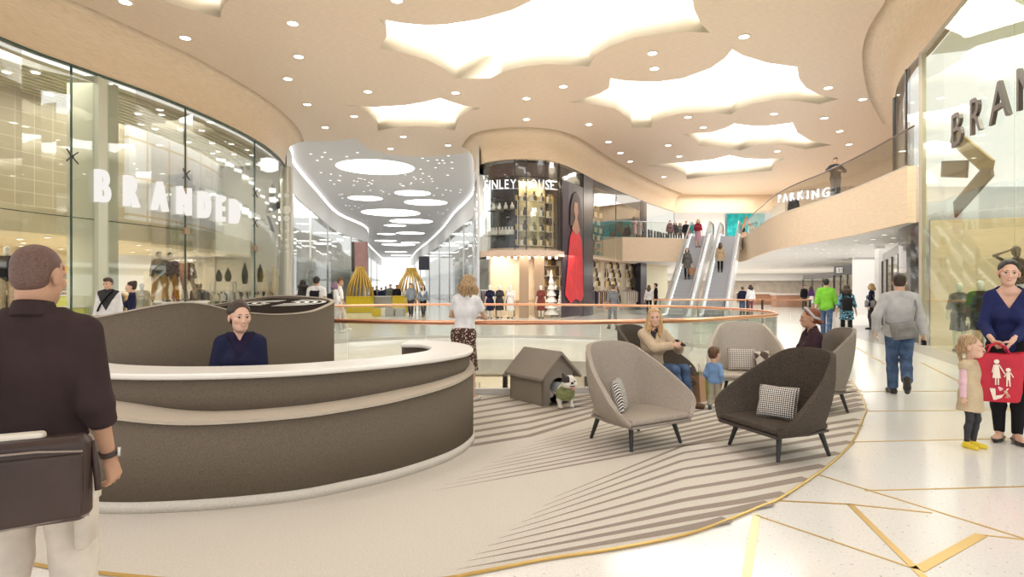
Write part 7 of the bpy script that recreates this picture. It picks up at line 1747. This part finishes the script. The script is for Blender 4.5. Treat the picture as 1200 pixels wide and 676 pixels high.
# ---- French bulldog coming out of the dog house
def bulldog():
    dg = thing('bulldog', 'white and black bulldog in a green harness stepping out of the dog house', 'dog', (.69, 7.70, .013), face(.33, -.94))
    F_ = Field((-.2, -.22, -.02), (.2, .48, .47), .006)
    F_.cap((0, .02, .215), (0, .34, .205), .098, .085, k=.03); F_.ell((0, -.01, .20), (.098, .085, .105), k=.03)                      # chest and trunk
    F_.cap((0, -.02, .25), (0, -.085, .325), .075, .065, k=.03)
    for sx in (-1, 1):
        F_.cap((sx * .075, -.005, .20), (sx * .085, .015, .11), .045, .034, k=.02); F_.cap((sx * .085, .015, .11), (sx * .08, .0, .03), .032, .027, k=.015); F_.ell((sx * .08, -.02, .018), (.03, .042, .018), k=.012)
        F_.cap((sx * .07, .33, .19), (sx * .085, .30, .12), .06, .04, k=.02); F_.cap((sx * .085, .30, .12), (sx * .085, .37, .085), .036, .026, k=.012); F_.cap((sx * .085, .37, .085), (sx * .085, .355, .025), .025, .022, k=.01); F_.ell((sx * .085, .34, .018), (.028, .04, .018), k=.01)
    F_.ell((0, -.115, .352), (.100, .086, .083), k=.02)                                                                            # skull
    for sx in (-1, 1):
        F_.ell((sx * .045, -.165, .318), (.042, .046, .034), k=.012); F_.ell((sx * .06, -.12, .315), (.045, .05, .04), k=.02)
        F_.cap((sx * .060, -.09, .405), (sx * .078, -.085, .455), .030, .012, k=.012, sy=.6)
        F_.ell((sx * .040, -.185, .362), (.016, .012, .012), k=.008, sub=True)
    F_.ell((0, -.178, .300), (.048, .040, .018), k=.012); F_.ell((0, -.19, .345), (.024, .018, .016), k=.008)
    F_.ell((0, .43, .24), (.018, .03, .016), k=.01)
    V, Q = F_.mesh(); c = V[Q].mean(1); slot = np.zeros(len(Q), int)
    slot[(c[:, 1] > .05) & (c[:, 2] > .19) ] = 2
    slot[((c[:, 0] + .055) ** 2 / .0030 + (c[:, 1] + .12) ** 2 / .006 + (c[:, 2] - .385) ** 2 / .0030) < 1] = 1
    slot[(np.abs(c[:, 0]) > .05) & (c[:, 2] > .408)] = 1
    sub_ = [(V, Q[slot == k], k) for k in (0, 1, 2)]
    me_parts = (V, Q, slot)
    me = np_mesh('body', [(V, Q)], [mat('white coat', (.82, .77, .70), .7, var=.06, scale=30), mat('black coat', (.03, .026, .026), .6), mat('grey coat', (.36, .40, .42), .7, var=.1, scale=20)], dg)
    me.data.polygons.foreach_set('material_index', slot.astype(np.int32)); me.data.update()
    b = MB(); b.ell((0, -.205, .347), (.020, .012, .014)); b.build('nose', BLK, dg, True)
    for sx in (-1, 1): b = MB(); b.ell((sx * .042, -.176, .361), (.013, .010, .011)); b.build('eye', IRIS, dg, True)
    b = MB(); b.tube([(-.055, -.192, .318), (-.02, -.215, .309), (.02, -.215, .309), (.055, -.192, .318)], [.004, .006, .006, .004], 6); b.build('mouth', BLK, dg, True)
    b = MB(); b.ell((.006, -.214, .284), (.019, .007, .030)); b.build('tongue', mat('pink tongue', (.75, .25, .28), .4), dg, True)
    G_ = Field((-.2, -.2, .05), (.2, .2, .4), .007); G_.cap((0, .0, .20), (0, .10, .205), .108, .104, k=.02); G_.ell((0, -.02, .20), (.106, .09, .112), k=.03); G_.cap((0, -.02, .25), (0, -.06, .295), .083, .074, k=.02)
    for sx in (-1, 1): G_.cap((sx * .078, -.004, .20), (sx * .086, .012, .13), .050, .041, k=.015, flat=(False, True))
    G_.clip(lambda X_, Y_, Z_: np.maximum(np.maximum(Y_ - .06, .10 - Z_), (Z_ - .30) + (Y_ + .05) * .8))
    np_mesh('harness', [G_.mesh()], [mat('olive harness', (.27, .30, .13), .8, var=.25, scale=18)], dg)
bulldog()
# ================================================================== camera, light
cam = bpy.data.cameras.new('camera'); co = bpy.data.objects.new('camera', cam); COL.objects.link(co)
cam.sensor_width = 36; cam.lens = 36 * F / 1200; co.location = (0, 0, CZ); co.rotation_euler = (PI / 2, 0, 0); cam.clip_end = 500
SC.camera = co
wd = bpy.data.worlds.new('world'); SC.world = wd; wd.use_nodes = True
wd.node_tree.nodes['Background'].inputs['Color'].default_value = (1.0, 0.99, 0.98, 1)
wd.node_tree.nodes['Background'].inputs['Strength'].default_value = 1.25
def area(name, loc, size, power, col=(1, 1, 1), rot=(0, 0, 0)):
    l = bpy.data.lights.new(name, 'AREA'); l.shape = 'RECTANGLE'; l.size, l.size_y = size; l.energy = power; l.color = col
    o = bpy.data.objects.new(name, l); COL.objects.link(o); o.location = loc; o.rotation_euler = rot
    return o
vs = SC.view_settings; vs.view_transform = 'Standard'; vs.look = 'None'; vs.gamma = 1.0; vs.exposure = 0.2; vs.use_curve_mapping = False
SC.cycles.use_denoising = True
SC.cycles.max_bounces = 8; SC.cycles.transparent_max_bounces = 16; SC.cycles.diffuse_bounces = 4; SC.cycles.glossy_bounces = 3
SC.cycles.sample_clamp_indirect = 6.0
SC.cycles.caustics_reflective = False; SC.cycles.caustics_refractive = False
L1 = area('left_shop_ground_light', (-16.5, 21, 3.12), (6, 18), 650, (1.0, 0.86, 0.64))
L2 = area('left_shop_gallery_light', (-13.6, 21, 7.7), (2.2, 18), 420, (1.0, 0.95, 0.84))
L3 = area('centre_shop_light', (1.2, 32.2, 3.3), (4.5, 3), 210, (1.0, 0.85, 0.66))
L4 = area('centre_display_light', (1.2, 30.5, 7.05), (2.6, 0.5), 60, (1.0, 0.85, 0.6))
L5 = area('right_shop_light', (11.0, 11.0, 7.85), (1.4, 9), 900, (1.0, 0.98, 0.88), (0, 0, 0.35))
L6 = area('corridor_shop_light', (-14.8, 40, 7.3), (2, 18), 900, (1.0, 0.95, 0.88), (0, 0, 0.2))
L11 = area('corridor_shop_light_right', (-1.2, 42, 7.3), (2, 16), 700, (1.0, 0.95, 0.88), (0, 0, 0.06))
L7 = area('under_balcony_light', (19, 40, 3.3), (10, 30), 900, (1.0, 0.95, 0.9))
L8 = area('far_shops_light', (24, 66, 3.3), (26, 20), 1700, (1.0, 0.92, 0.82))
L9 = area('lower_floor_light', (0, 13, -0.9), (6, 5), 500, (1.0, 0.95, 0.88))
L10 = area('upper_floor_light', (17, 46.5, 9.2), (6, 6), 500, (1.0, 0.95, 0.88))
